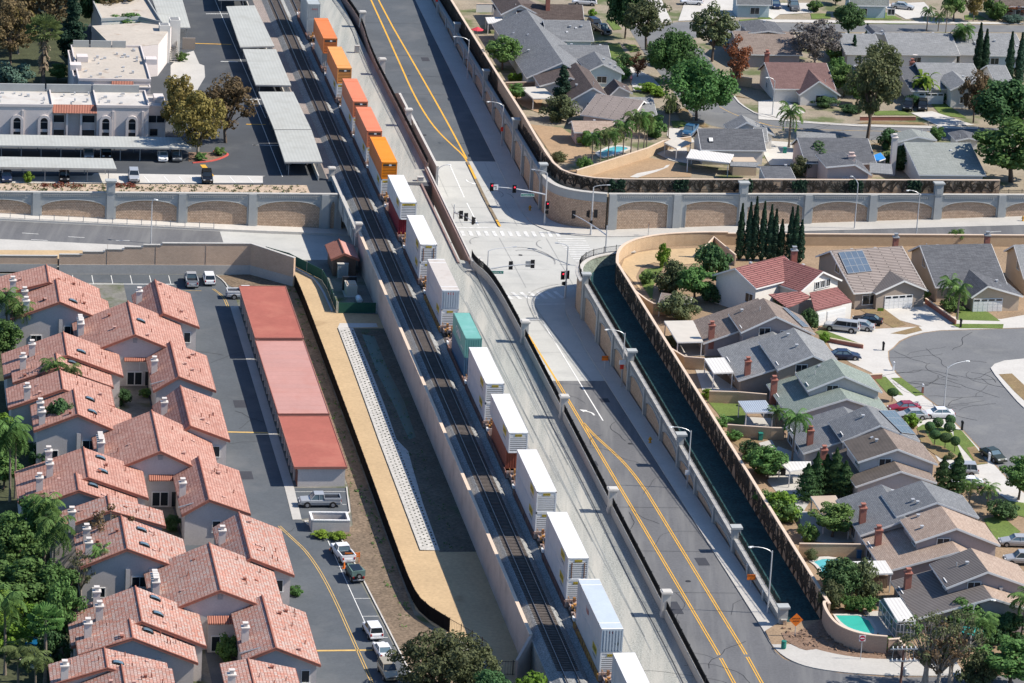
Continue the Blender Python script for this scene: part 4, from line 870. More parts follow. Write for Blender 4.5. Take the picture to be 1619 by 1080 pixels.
def container(style, L, W, mt, side=None, mark_=None, name='shipping_container', rusty=False):
    """local: x across, y along (near end at -L/2), z up from its floor"""
    H = 2.9; t = bpy.data.objects.new(name, None); COL.objects.link(t); side = side or mt
    b = MB(); x = W/2; y = L/2
    b.add([(-x, -y, H), (x, -y, H), (x, y, H), (-x, y, H)]); b.add([(-x, y, 0), (x, y, 0), (x, -y, 0), (-x, -y, 0)])
    b.box((0, y - .03, H/2), (W, .06, H), KX)
    b.build('roof_shell', M[mt], t)
    s = MB()
    if style == 'corr':
        for e in (-1, 1):
            n = int(L/.28); N = [(-y + L*k/n) for k in range(n+1)]
            for k in range(n):
                d0 = .0 if k % 2 else .045; d1 = .045 if k % 2 else .0
                q = [(e*(x - d0), N[k], .12), (e*(x - d1), N[k+1], .12), (e*(x - d1), N[k+1], H - .1), (e*(x - d0), N[k], H - .1)]
                s.add(q if e > 0 else q[::-1])
            s.box((e*(x - .03), 0, .06), (.08, L, .14), KX); s.box((e*(x - .03), 0, H - .05), (.08, L, .1), KX)
    else:
        for e in (-1, 1):
            s.box((e*(x - .02), 0, H/2), (.04, L, H - .01), KX)
            for yy in (-6.1, 6.1): s.box((e*(x + .012), yy, H/2), (.03, .3, H), KX)
            s.box((e*(x + .012), 0, H - .06), (.03, L, .12), KX); s.box((e*(x + .012), 0, .08), (.03, L, .16), KX)
            k = -y + 1.2
            while k < y: s.box((e*(x + .004), k, H/2), (.014, .05, H - .3), KX); k += 1.22
    s.build('side_panel', M[side], t)
    # near end
    e = MB(); f = MB(); yy = -y
    if style == 'corr':
        for k in range(6):
            xx = -x + .18 + (W - .36)*(k + .5)/6; e.box((xx, yy + .02, H/2), ((W - .36)/6*.52, .12, H - .3), KX)
        e.box((0, yy + .08, H/2), (W - .1, .06, H - .1), KX)
    else:
        f.box((0, yy + .1, H/2), (W - .2, .04, H - .2), KX)
        for k in range(7): e.box((0, yy + .03, .52 + k*.27), (W - .3, .09, .165), KX)
        e.box((0, yy + .05, .22), (W - .2, .1, .2), KX); e.box((0, yy + .05, H - .4), (W - .2, .08, .42), KX)
    for q in (-1, 1): e.box((q*(x - .08), yy + .02, H/2), (.16, .1, H), KX)
    e.box((0, yy + .02, H - .08), (W, .1, .16), KX); e.box((0, yy + .02, .07), (W, .1, .14), KX)
    e.build('end_wall', M[mt], t); f.build('end_recess', M['gap_dark'], t)
    if rusty:
        r_ = MB()
        for q in (-1, 1): r_.box((q*(x - .5), yy - .03, H/2 - .2), (.12, .06, H - .9), KX)
        r_.build('locking_bars', M['rust_bar'], t)
    # roof furniture: lifting bows at the 40 ft posts
    if style != 'corr':
        g = MB()
        for q in (-6.1, 6.1): g.box((0, q, H + .012), (W, .22, .03), KX)
        g.build('roof_bow', M['paint_white'] if mt != 'paint_orange' and 'orange' not in mt and 'salmon' not in mt else M[mt], t)
    else:
        g = MB(); n = int(L/.55)
        for k in range(n): g.box((0, -y + .4 + k*.55, H + .006), (W - .3, .16, .02), KX)
        g.build('roof_rib', M[mt], t)
    LX, LZ, NX = Vector((0, -1, 0)), UP, Vector((-1, 0, 0))      # left side: letters read towards the near end
    if mark_ in ('hunt', 'hunt_bold'):
        p = MB(); p.add([(-x - .03, -3.2, 1.5), (-x - .03, -5.9, 1.5), (-x - .03, -5.9, 2.45), (-x - .03, -3.2, 2.45)][::-1]); p.build('logo_panel', M['decal_yellow'], t)
        text('J.B.HUNT', .52, (-x - .04, -4.55, 1.97), LX, UP, M['decal_dark'], t, bold=.02); text('INTERMODAL', .34, (-x - .035, -4.6, 1.1), LX, UP, M['decal_dark'], t, bold=.02)
        p = MB(); wd = 2.1 if mark_ == 'hunt_bold' else .95; p.box((0, yy - .012, H - .40), (wd, .03, .30), KX); p.build('logo_panel', M['decal_yellow'], t)
        text('J.B.HUNT', .24 if wd < 1 else .34, (0, yy - .032, H - .41), KX, UP, M['decal_dark'], t, bold=.02)
    elif mark_ == 'slot':
        p = MB(); p.box((0, yy - .012, H - .52), (W - .5, .03, .34), KX); p.build('vent_slot', M['gap_dark'], t); p = MB(); p.box((.12, yy - .035, H - .5), (.42, .02, .26), KX); p.build('emblem', M['paint_white'], t)
    elif mark_ == 'red': text('OOCL', .42, (.15, yy - .06, 1.9), KX, UP, M['decal_red'], t, bold=.02)
    elif mark_ == 'yang': text('MOL', .5, (.0, yy - .06, 2.42), KX, UP, M['decal_red'], t, bold=.03)
    elif mark_ == 'code':
        text('CMA', .34, (-.1, yy - .06, 2.5), KX, UP, M['decal_maroon'], t, bold=.03); p = MB()
        p.poly([(.62, yy - .06, .75), (.9, yy - .06, 1.05), (.62, yy - .06, 1.35), (.34, yy - .06, 1.05)]); p.build('hazard_diamond', M['decal_dark'], t); text('hub', 1.1, (-x - .04, 1.0, 1.6), LX, UP, M['decal_red'], t, bold=.02)
    elif mark_ == 'china': text('CHINA', 1.5, (-x - .03, 0.5, 1.6), LX, UP, M['paint_white'], t, bold=.03); text('SHIPPING', .55, (-x - .03, -3.4, .7), LX, UP, M['paint_white'], t, bold=.02)
    return t
protos = {}
def put_container(kind, s, z, label, v=0.0):
    spec = dict(orange=('dom', 16.15, 2.59, 'paint_orange', None, 'slot'), pale=('dom', 16.15, 2.59, 'paint_pale_orange', 'paint_orange', 'slot'), salmon=('dom', 16.15, 2.59, 'paint_salmon', None, 'slot'), bright=('dom', 16.15, 2.59, 'paint_bright_orange', 'paint_orange', 'slot'),
        white=('dom', 16.15, 2.59, 'paint_white', 'side_grey', 'hunt'), whiteb=('dom', 16.15, 2.59, 'paint_white', 'side_light', 'hunt_bold'), rustend=('dom', 16.15, 2.59, 'paint_white', 'side_grey', 'hunt', 'shipping_container', True),
        warm=('dom2', 16.15, 2.59, 'paint_warmgrey', 'side_grey', 'yang'), blue=('dom2', 16.15, 2.59, 'paint_bluegrey', 'side_grey', 'code'),
        teal=('corr', 12.19, 2.44, 'paint_teal', None, 'china'), navy=('corr', 12.19, 2.44, 'paint_blue', None, None), crimson=('corr', 12.19, 2.44, 'paint_crimson', None, None), rust=('corr', 12.19, 2.44, 'paint_rust', None, None), silver=('corr', 12.19, 2.44, 'paint_silver', None, 'red'), silver2=('corr', 12.19, 2.44, 'paint_silver', None, None))
    q = TP(s, v, z)
    if kind not in protos: t = container(*spec[kind]); protos[kind] = t; t.location = q; t.rotation_euler = (0, 0, GA)
    else: t = copy_tree(protos[kind], q, GA)
    return tag(t, label, 'shipping container', 'containers on the double stack train')
# ribbed ends on the two grey 53 ft boxes
_c0 = container
def container(style, *a, **k):
    if style == 'dom2':
        t = _c0('dom', *a, **k); W = a[1]; H = 2.9; yy = -a[0]/2
        for ch in [c for c in bpy.data.objects if c.parent == t and c.name.split('.')[0] in ('end_wall', 'end_recess')]: bpy.data.objects.remove(ch)
        e = MB(); e.box((0, yy + .08, H/2), (W - .1, .06, H - .1), KX)
        for k_ in range(6): e.box((-W/2 + .2 + (W - .4)*(k_ + .5)/6, yy + .01, H/2), ((W - .4)/6*.5, .16, H - .34), KX)
        for q in (-1, 1): e.box((q*(W/2 - .08), yy + .02, H/2), (.16, .1, H), KX)
        e.box((0, yy + .02, H - .08), (W, .12, .16), KX); e.box((0, yy + .02, .07), (W, .12, .14), KX); e.build('end_wall', M['paint_bluegrey'], t)
        g = MB(); g.box((0, yy + .2, H + .015), (W, .3, .03), KX); g.box((0, -yy - .2, H + .015), (W, .3, .03), KX); g.build('roof_bow', M['paint_white'], t)
        return t
    return _c0(style, *a, **k)
# ------------------------------------------------------------------ well cars
mat('car_yellow', (0.42, 0.20, 0.05), .8, .3, .8, stain=(0.16, 0.08, 0.05), stv=(.45, .6), sst=1.2); mat('car_brown', (0.15, 0.075, 0.062), .85, .2, .8, stain=(0.24, 0.13, 0.08), stv=(.5, .7), sst=1.0); mat('wheel_steel', (0.07, 0.06, 0.055), .6, .1, metal=.3); mat('deck_pink', (0.36, 0.27, 0.24), .9, .15, 1.0)
def well_car(paint, pitch):
    t = bpy.data.objects.new('well_car', None); COL.objects.link(t); b = MB(); L = 17.0; y = L/2
    for e in (-1, 1):
        b.box((e*1.43, 0, .95), (.10, L, .75), KX); b.box((e*1.43, 0, 1.33), (.2, L, .07), KX); b.box((e*1.43, 0, .58), (.2, L, .07), KX); k = -y + .6
        while k < y: b.box((e*1.5, k, .95), (.08, .08, .75), KX); k += 1.25
    for k in range(6): b.box((0, -y + 1 + k*3, .52), (2.8, .35, .1), KX)
    b.build('side_sill', M[paint], t)
    ex = (pitch - L)/2
    for e in (-1, 1):
        d = MB(); d.box((0, e*(y + .05), 1.2), (2.9, .2, 1.0), KX); d.box((0, e*(y + ex*.45), 1.42), (2.2, ex*.9, .14), KX); d.box((0, e*(y + ex*.5), 1.15), (.5, ex, .4), KX); d.box((0, e*(y + ex*.85), 1.4), (2.7, .3, .3), KX); d.build('end_platform', M['deck_pink'], t)
    g = MB(); random.seed(3)
    for e in (-1, 1):
        for k in range(9): g.box((random.uniform(-1, 1), e*(y + random.uniform(.4, ex)), 1.5 + random.uniform(.05, .4)), (random.uniform(.15, .5), random.uniform(.15, .5), random.uniform(.15, .6)), KX)
        g.lathe((.75, e*(y + .75), 1.5), [(.04, 0), (.3, .35), (.3, .42), (.04, .45)], 10); g.bar((-1.2, e*(y + .5), 1.5), (-1.2, e*(y + .5), 2.3), .05, .05); g.bar((-1.2, e*(y + 1.4), 1.5), (-1.2, e*(y + 1.4), 2.3), .05, .05); g.bar((-1.2, e*(y + .5), 2.3), (-1.2, e*(y + 1.4), 2.3), .05, .05)
    g.build('brake_gear', M['car_yellow'], t)
    for e in (-1, 1):
        f = MB(); yy = e*(y + ex*.62)
        for s in (-1, 1): f.box((s*1.0, yy, .92), (.18, 2.3, .32), KX)
        f.box((0, yy, .95), (2.0, .5, .3), KX); tr = f.build('bogie', M['wheel_steel'], t); wv = MB()
        for a in (-.88, .88):
            for s in (-1, 1): wv.tube([(s*.78, yy + a, .845 + .45), (s*.66, yy + a, .845 + .45)], [.45, .45], 14)
            wv.tube([(-.7, yy + a, 1.295), (.7, yy + a, 1.295)], .07, 6)
        wv.build('wheelset', M['wheel_steel'], tr)
    cpl = MB(); cpl.box((0, -y - ex, 1.1), (.3, .9, .3), KX); cpl.build('coupler', M['wheel_steel'], t)
    wh = MB(); wh.box((-1.42, y + .2, 1.55), (.25, 1.0, .35), KX); wh.build('white_ledge', M['paint_white'], t)
    return t
stacks = [  # far-left top corner in the photo, upper, lower, car
 (None, 'silver', 'silver2', 'car_brown', 'grey'), ((492.2, 28.3), 'orange', 'silver2', 'car_brown', 'orange'), ((515.3, 73.4), 'pale', 'whiteb', 'car_brown', 'pale orange'), ((541.2, 124.0), 'salmon', 'whiteb', 'car_brown', 'salmon orange with a pale front edge'), ((560.6, 168.6), 'salmon', 'whiteb', 'car_brown', 'salmon orange'), ((582.4, 216.0), 'bright', 'whiteb', 'car_brown', 'bright orange'),
 ((610.9, 276.5), 'whiteb', 'crimson', 'car_brown', 'white'), ((641.2, 340.0), 'rustend', 'white', 'car_brown', 'white'), ((675.5, 409.5), 'warm', 'white', 'car_yellow', 'warm grey'), ((713.9, 494.4), 'teal', 'navy', 'car_brown', 'teal'), ((741.1, 548.9), 'white', 'white', 'car_brown', 'white'), ((774.8, 622.5), 'white', 'rust', 'car_brown', 'white'),
 ((817.8, 710.6), 'white', 'white', 'car_brown', 'white'), ((865.3, 809.5), 'rustend', 'white', 'car_brown', 'white'), ((915.4, 915.6), 'blue', 'white', 'car_yellow', 'blue grey'), ((971.2, 1032), 'white', 'white', 'car_yellow', 'white')]
_wc = {}
for k, (px, up_, lo_, cp_, nm) in enumerate(stacks):
    short = up_ in ('teal', 'silver'); L = 12.19 if short else 16.15
    s = tp(G(None, *px, 7.0))[0] - L/2 if px else tp(G('b', 320, 25, 7.0))[0] + L/2
    pos = ['furthest back in the train', 'first behind the furthest grey one', 'second in the orange run', 'third in the orange run', 'fourth in the orange run', 'last of the orange run', 'first white one after the orange run', 'behind the warm grey container, brown barred end', 'behind the teal one, red letters on its end', 'between grey and white ones', 'just in front of the teal one', 'second one in front of the teal one', 'third one in front of the teal one', 'just behind the blue grey one, rusty barred end', 'nearest but one, dark diamond on its end', 'nearest of the train, cut by the picture edge'][k]
    low = dict(silver2='grey ribbed', whiteb='white', white='white', crimson='crimson ribbed', rust='rust brown ribbed', navy='dark blue ribbed')[lo_]
    put_container(up_, s, 4.1, f'{nm} top container, {pos}')
    put_container(lo_, s, 1.17, f'{low} container under the {nm.split(" with")[0]} one {pos}'.replace(', brown barred end', '').replace(', red letters on its end', '').replace(', rusty barred end', '').replace(', dark diamond on its end', '').replace(', cut by the picture edge', ''))
    if cp_ not in _wc: _wc[cp_] = c = well_car(cp_, 22.4); c.location = TP(s, 0, 0); c.rotation_euler = (0, 0, GA)
    else: c = copy_tree(_wc[cp_], TP(s, 0, 0), GA)
    tag(c, f'low well car carrying the {nm.split(" with")[0]} container, {pos}'.replace(', cut by the picture edge', '').replace(', brown barred end', '').replace(', red letters on its end', '').replace(', rusty barred end', '').replace(', dark diamond on its end', ''), 'rail car', 'well cars of the double stack train')
def cabinet(t_, x, y, sz, label, z=0.0, m='concrete_pale', name='utility_box'):
    q = G(t_, x, y, z); t = thing(name, q, label, 'utility box'); b = MB(); b.box(q + UP*sz[2]/2, sz, BX); b.build('housing', M[m], t); c = MB(); c.box(q + UP*(sz[2] + .04), (sz[0] + .12, sz[1] + .12, .08), BX); c.build('lid', M['concrete'], t)
    d = MB(); d.box(q + UP*sz[2]*.5 - AX*(sz[1]/2 + .01), (sz[0]*.7, .03, sz[2]*.7), BX); d.build('door', M['grey_metal'], t); return t
cabinet('b', 633, 322, (.9, .7, 1.4), 'small white equipment box beside the upper parapet on the gravel'); cabinet('f', 1020, 62, (1.0, .8, .7), 'low white equipment box on the gravel above the bridge girder')
cabinet('f', 1325, 615, (1.0, .5, .25), 'flat pale slab lying on the gravel below the crossing', name='concrete_slab')
# ------------------------------------------------------------------ gabled buildings
mat('clay_tile', (0.40, 0.192, 0.145), .85, .10, .25, .0, pat='brick', c2=(0.50, 0.29, 0.232), c3=(0.22, 0.10, 0.075), bw=.5, rh=.42, mortar=.035, bump=1.0, stain=(0.44, 0.29, 0.235), stv=(.55, .8), sst=.5)
mat('clay_tile_grey', (0.45, 0.21, 0.155), .85, .12, .25, .0, pat='brick', c2=(0.45, 0.345, 0.30), c3=(0.2, 0.085, 0.062), bw=.5, rh=.42, mortar=.035, bump=1.0)
mat('ridge_tile', (0.30, 0.12, 0.085), .85, .2, 1.0)
mat('pan_tile', (0.46, 0.20, 0.135), .85, .1, .5, pat='stripeu', c2=(0.20, 0.07, 0.05), bw=.28, bump=.8)
mat('stucco_grey', (0.52, 0.475, 0.45), .95, .06, .4, .06, 5.0)
mat('stucco_light', (0.58, 0.53, 0.49), .95, .06, .4, .06, 5.0)
mat('stucco_white', (0.66, 0.63, 0.58), .95, .05, .4, .05, 5.0)
mat('trim_white', (0.68, 0.67, 0.65), .8, .05, .5)
mat('glass_dark', (0.018, 0.024, 0.030), .12, .1, .5, spec=.6)
mat('glass_sky', (0.10, 0.15, 0.18), .08, .1, .5, spec=.7)
mat('wood_red', (0.19, 0.085, 0.06), .9, .15, .8)
mat('garage_roof_red', (0.335, 0.105, 0.078), .95, .10, .25, .05, 2.0, stain=(0.42, 0.155, 0.11), stv=(.5, .8), sst=.2)
mat('garage_roof_pink', (0.43, 0.235, 0.205), .95, .06, .2, .04, 2.0, pat='brick', c2=(0.45, 0.235, 0.20), c3=(.38,.19,.165), bw=30, rh=1.9, mortar=.05, stain=(0.42, 0.20, 0.165), stv=(.55, .8), sst=.3)
def shingle(name, a, b, **k): return mat(name, a, .92, .08, .3, .12, 2.5, pat='brick', c2=b, c3=[q*.62 for q in a], bw=.9, rh=.22, mortar=.02, bump=.5, **k)
shingle('shingle_brown', (0.188,0.147,0.123), (0.247,0.198,0.168)); shingle('shingle_dark', (0.090,0.093,0.102), (0.128,0.131,0.141)); shingle('shingle_grey', (0.203,0.207,0.210), (0.255,0.258,0.258))
shingle('shingle_green', (0.188,0.225,0.198), (0.240,0.273,0.240)); shingle('shingle_blue', (0.150, 0.156, 0.165), (0.195, 0.20, 0.207)); shingle('shingle_tan', (0.323,0.240,0.188), (0.390,0.300,0.240)); shingle('shingle_red', (0.150, 0.088, 0.080), (0.185, 0.112, 0.102)); shingle('shingle_espresso', (0.083,0.063,0.057), (0.112,0.087,0.078)); shingle('shingle_palegreen', (0.235, 0.25, 0.232), (0.28, 0.295, 0.275))
def ribbed(name, a, b, bw=.34): return mat(name, a, .88, .10, .3, .0, pat='brick', c2=b, c3=[q*.30 for q in a], bw=4.0, rh=bw, mortar=.07, bump=1.0)
ribbed('tile_red', (0.25, 0.10, 0.092), (0.285, 0.125, 0.113), .4); ribbed('tile_brown', (0.202,0.163,0.137), (0.260,0.215,0.182)); ribbed('tile_charcoal', (0.163,0.146,0.146), (0.208,0.189,0.189), .42); ribbed('tile_taupe', (0.30, 0.25, 0.225), (0.32, 0.27, 0.245), .36)
mat('tile_taupe_v', (0.21, 0.185, 0.172), .88, .1, .4, pat='stripeu', c2=(0.055, 0.048, 0.045), bw=.42, bump=.9, pw=(.55, .75)); mat('tile_brown_v', (0.185, 0.152, 0.128), .88, .2, .6, pat='stripeu', c2=(0.04, 0.033, 0.028), bw=.4, bump=.9, pw=(.5, .75))
mat('brick_red', (0.28, 0.075, 0.05), .9, .1, .8, pat='brick', c2=(0.34, 0.11, 0.075), c3=(.30, .2, .16), bw=.22, rh=.075, mortar=.01)
mat('vent_metal', (0.52, 0.52, 0.52), .5, .06, metal=.3); mat('vent_pink', (0.48, 0.29, 0.24), .8, .1)
def solve_px(sp, R1, dr, zg, h=None):
    if h is not None: return G(*sp, zg + h)
    d = ray(*sp); t = (R1 - CP).dot(dr)/d.dot(dr); return CP + d*t
class Wing:
    """one gabled volume; dr = ridge direction from the near (or left) end"""
    def __init__(s, r1, r0, hr, eL=None, eR=None, hL=None, hR=None, zg=0.0, dr=None, ov=.45, hmin=2.2, ext=0.0):
        s.zg = zg; s.dr = (dr or AX).normalized(); s.lf = UP.cross(s.dr); s.ov = ov
        s.R1 = G(*r1, zg + hr); s.L = (r0 if not hasattr(r0, '__len__') else (G(*r0, zg + hr) - s.R1).dot(s.dr)) + ext
        s.hr = hr; s.w = [None, None]; s.h = [None, None]
        for k, (e, h, sg) in enumerate(((eL, hL, 1), (eR, hR, -1))):
            if e is None: continue
            if not hasattr(e, '__len__'): s.w[k] = e; s.h[k] = h; continue
            E = solve_px(e, s.R1, s.dr, zg, h); hh = clamp(E.z - zg, hmin, hr - .5)
            if abs(hh - (E.z - zg)) > 1e-6: E = G(*e, zg + hh)
            s.w[k] = max(.6, (E - s.R1).dot(s.lf)*sg); s.h[k] = hh
        for k in (0, 1):
            if s.w[k] is None: s.w[k], s.h[k] = s.w[1-k], s.h[1-k]
    def pt(s, a, side, f, dz=0.0):
        """a metres from the near end along the ridge; f fraction from ridge to eave on side 0 (left) / 1 (right)"""
        return s.R1 + s.dr*a + s.lf*(s.w[side]*f*(1 if side == 0 else -1)) + UP*((s.h[side] - s.hr)*f + dz)
    def hit(s, sp, side):
        """where the sight line meets this roof plane -> (a, f)"""
        A, B, C = s.pt(0, side, 0), s.pt(1, side, 0), s.pt(0, side, 1); n = (B - A).cross(C - A); d = ray(*sp); q = CP + d*((A - CP).dot(n)/d.dot(n))
        return (q - A).dot(s.dr), (q - A).dot(s.lf)*(1 if side == 0 else -1)/s.w[side]
    def normal(s, side): n = (s.pt(1, side, 0) - s.pt(0, side, 0)).cross(s.pt(0, side, 1) - s.pt(0, side, 0)).normalized(); return n if n.z > 0 else -n
    def build(s, root, roof, wall, trim='trim_white', rake=True, wallh=True, ridge=None, far=0.0, side_mats=None, th=.16, base=0.0):
        L = s.L; rb = [MB(), MB()] if side_mats else [MB()]
        for k in (0, 1):
            b = rb[k if side_mats else 0]; a, c, d, e = s.pt(0, k, 0), s.pt(L, k, 0), s.pt(L, k, 1), s.pt(0, k, 1); q = [a, c, d, e]
            if (c - a).cross(e - a).z < 0: q = q[::-1]
            b.add(q); b.add([p - UP*th for p in q[::-1]])
            for i in range(4): p, r = q[i], q[(i+1) % 4]; b.add([p - UP*th, r - UP*th, r, p])
        if side_mats:
            for k in (0, 1): rb[k].build('roof', M[side_mats[k]], root)
        else: rb[0].build('roof', M[roof], root)
        if ridge: rm = MB(); rm.tube([s.pt(-.03, 0, 0, .02), s.pt(L + .03, 0, 0, .02)], .13, 6); rm.tube([s.pt(.0, 0, 0, .03), s.pt(.0, 0, 1, .03)], .1, 5); rm.tube([s.pt(.0, 1, 0, .03), s.pt(.0, 1, 1, .03)], .1, 5); rm.build('ridge_tiles', M[ridge], root)
        if trim:
            t = MB()
            for k in (0, 1):
                n = s.normal(k)
                for a in ((-.03, L + .03) if rake else ()): t.bar(s.pt(a, k, -.0) - UP*.17, s.pt(a, k, 1.0) - UP*.17, .07, .26, up=n)
                t.bar(s.pt(-.04, k, 1) - UP*.13, s.pt(L + .04, k, 1) - UP*.13, .08, .2)
            t.build('fascia', M[trim], root)
        if wallh:
            b = MB(); fl = [1 - min(.9, s.ov/max(s.w[k], .5)) for k in (0, 1)]
            def ring(a): return [s.pt(a, 0, fl[0], -th - .02), s.pt(a, 0, 0, -th - .02), s.pt(a, 1, fl[1], -th - .02)]
            n_, f_ = ring(s.ov), ring(L - s.ov - far); g = lambda p: Vector((p.x, p.y, s.zg + base))
            b.add([g(n_[0]), g(n_[2]), n_[2], n_[1], n_[0]]); b.add([g(f_[2]), g(f_[0]), f_[0], f_[1], f_[2]])
            b.add([g(f_[0]), g(n_[0]), n_[0], f_[0]]); b.add([g(n_[2]), g(f_[2]), f_[2], n_[2]]); b.build('wall', M[wall], root)
        return s
    def face(s, end, x, z, o=0.0):
        """point on the near gable wall ('n'), or the left / right eave wall ('l','r'): x metres from the ridge line / from the near end"""
        if end == 'n': return s.R1 + s.dr*(s.ov - o) - s.lf*x + UP*(s.zg + z - s.R1.z), -s.lf
        if end == 'f': return s.R1 + s.dr*(s.L - s.ov + o) - s.lf*x + UP*(s.zg + z - s.R1.z), s.lf
        k = 0 if end == 'l' else 1; sg = 1 if k == 0 else -1
        p = s.R1 + s.dr*x + s.lf*sg*(s.w[k] - min(s.ov, s.w[k]*.9) + o); p.z = s.zg + z; return p, (s.dr if k else -s.dr)
def window(root, wg, end, x, z, w_, h, bars=1, m='glass_dark', frame='trim_white', arch=False):
    """x, z = centre; the frame is a part, the pane a sub-part"""
    p, ax = wg.face(end, x, z, .03); n = ax.cross(UP); f = MB(); t = .09
    q = p + n*.02
    f.box(q + UP*(h/2 + t/2), (w_ + 2*t, .12, t), ax); f.box(q - UP*(h/2 + t/2), (w_ + 2*t + .1, .18, t), ax)
    for e in (-1, 1): f.box(q + ax*e*(w_/2 + t/2), (t, .12, h), ax)
    for k in range(bars): f.box(q + ax*(w_*((k + 1)/(bars + 1) - .5)), (.05, .08, h), ax)
    o = f.build('window', M[frame], root); g = MB(); g.box(p - n*.005, (w_, .05, h), ax); g.build('pane', M[m], o); return o
def garage_door(root, wg, end, x, w_=4.9, h=2.15, m='trim_white'):
    p, ax = wg.face(end, x, h/2, .03); n = ax.cross(UP); b = MB(); b.box(p, (w_, .08, h), ax)
    for k in range(4):
        for c in range(6): b.box(p + n*.05 + UP*(-h/2 + h*(k + .5)/4) + ax*(w_*((c + .5)/6 - .5)), (w_/6 - .1, .03, h/4 - .1), ax)
    o = b.build('garage_door', M[m], root); g = MB()
    for c in range(4): g.box(p + n*.072 + UP*(h/2 - h/8) + ax*(w_*((c + .5)/4 - .5)), (w_/5.2, .02, h/7), ax)
    g.build('lights', M['glass_dark'], o); return o
def chimney(root, base, h, sz=(.9, .9), m='stucco_light', cap='stucco_light', pots=1, deep=1.0):
    b = MB(); c = base + UP*(h - deep)/2; b.box(c, (sz[0], sz[1], h + deep), BX); o = b.build('chimney', M[m], root); k = MB(); k.box(base + UP*(h + .06), (sz[0] + .22, sz[1] + .22, .14), BX)
    for i in range(pots): k.box(base + UP*(h + .35) + AX*((i - (pots-1)/2)*(sz[1]/pots)), (sz[0]*.55, min(sz[1]/pots*.6, .5), .45), BX); k.box(base + UP*(h + .62) + AX*((i - (pots-1)/2)*(sz[1]/pots)), (sz[0]*.8, min(sz[1]/pots*.85, .7), .08), BX)
    k.build('chimney_cap', M[cap], o); return o
def roof_vent(root, wg, a, side, f, kind=0, m='vent_metal'):
    p = wg.pt(a, side, f); b = MB()
    if kind == 0: b.box(p + UP*.14, (.34, .34, .34), wg.dr); b.box(p + UP*.33, (.46, .46, .08), wg.dr)
    elif kind == 1: b.tube([p, p + UP*.55], .07, 6)
    else: n = wg.normal(side); b.box(p + n*.07, (.42, .42, .16), wg.dr, n)
    return b.build('roof_vent', M[m], root)
def skylight(root, wg, a, side, f, sz=(.75, 1.25), m='glass_sky'):
    p = wg.pt(a, side, f); n = wg.normal(side); b = MB(); b.box(p + n*.06, (sz[0] + .12, sz[1] + .12, .2), wg.dr, n); o = b.build('skylight', M['black_metal'], root)
    g = MB(); d = wg.dr; e = n.cross(d)
    for k in range(6):
        t0, t1 = math.pi*k/6, math.pi*(k+1)/6
        P = [p + n*(.14 + .16*math.sin(t)) + e*(-math.cos(t))*sz[1]/2 + d*x for t, x in ((t0, -sz[0]/2), (t1, -sz[0]/2), (t1, sz[0]/2), (t0, sz[0]/2))]; g.add(P[::-1])
    g.build('dome', M[m], o); return o
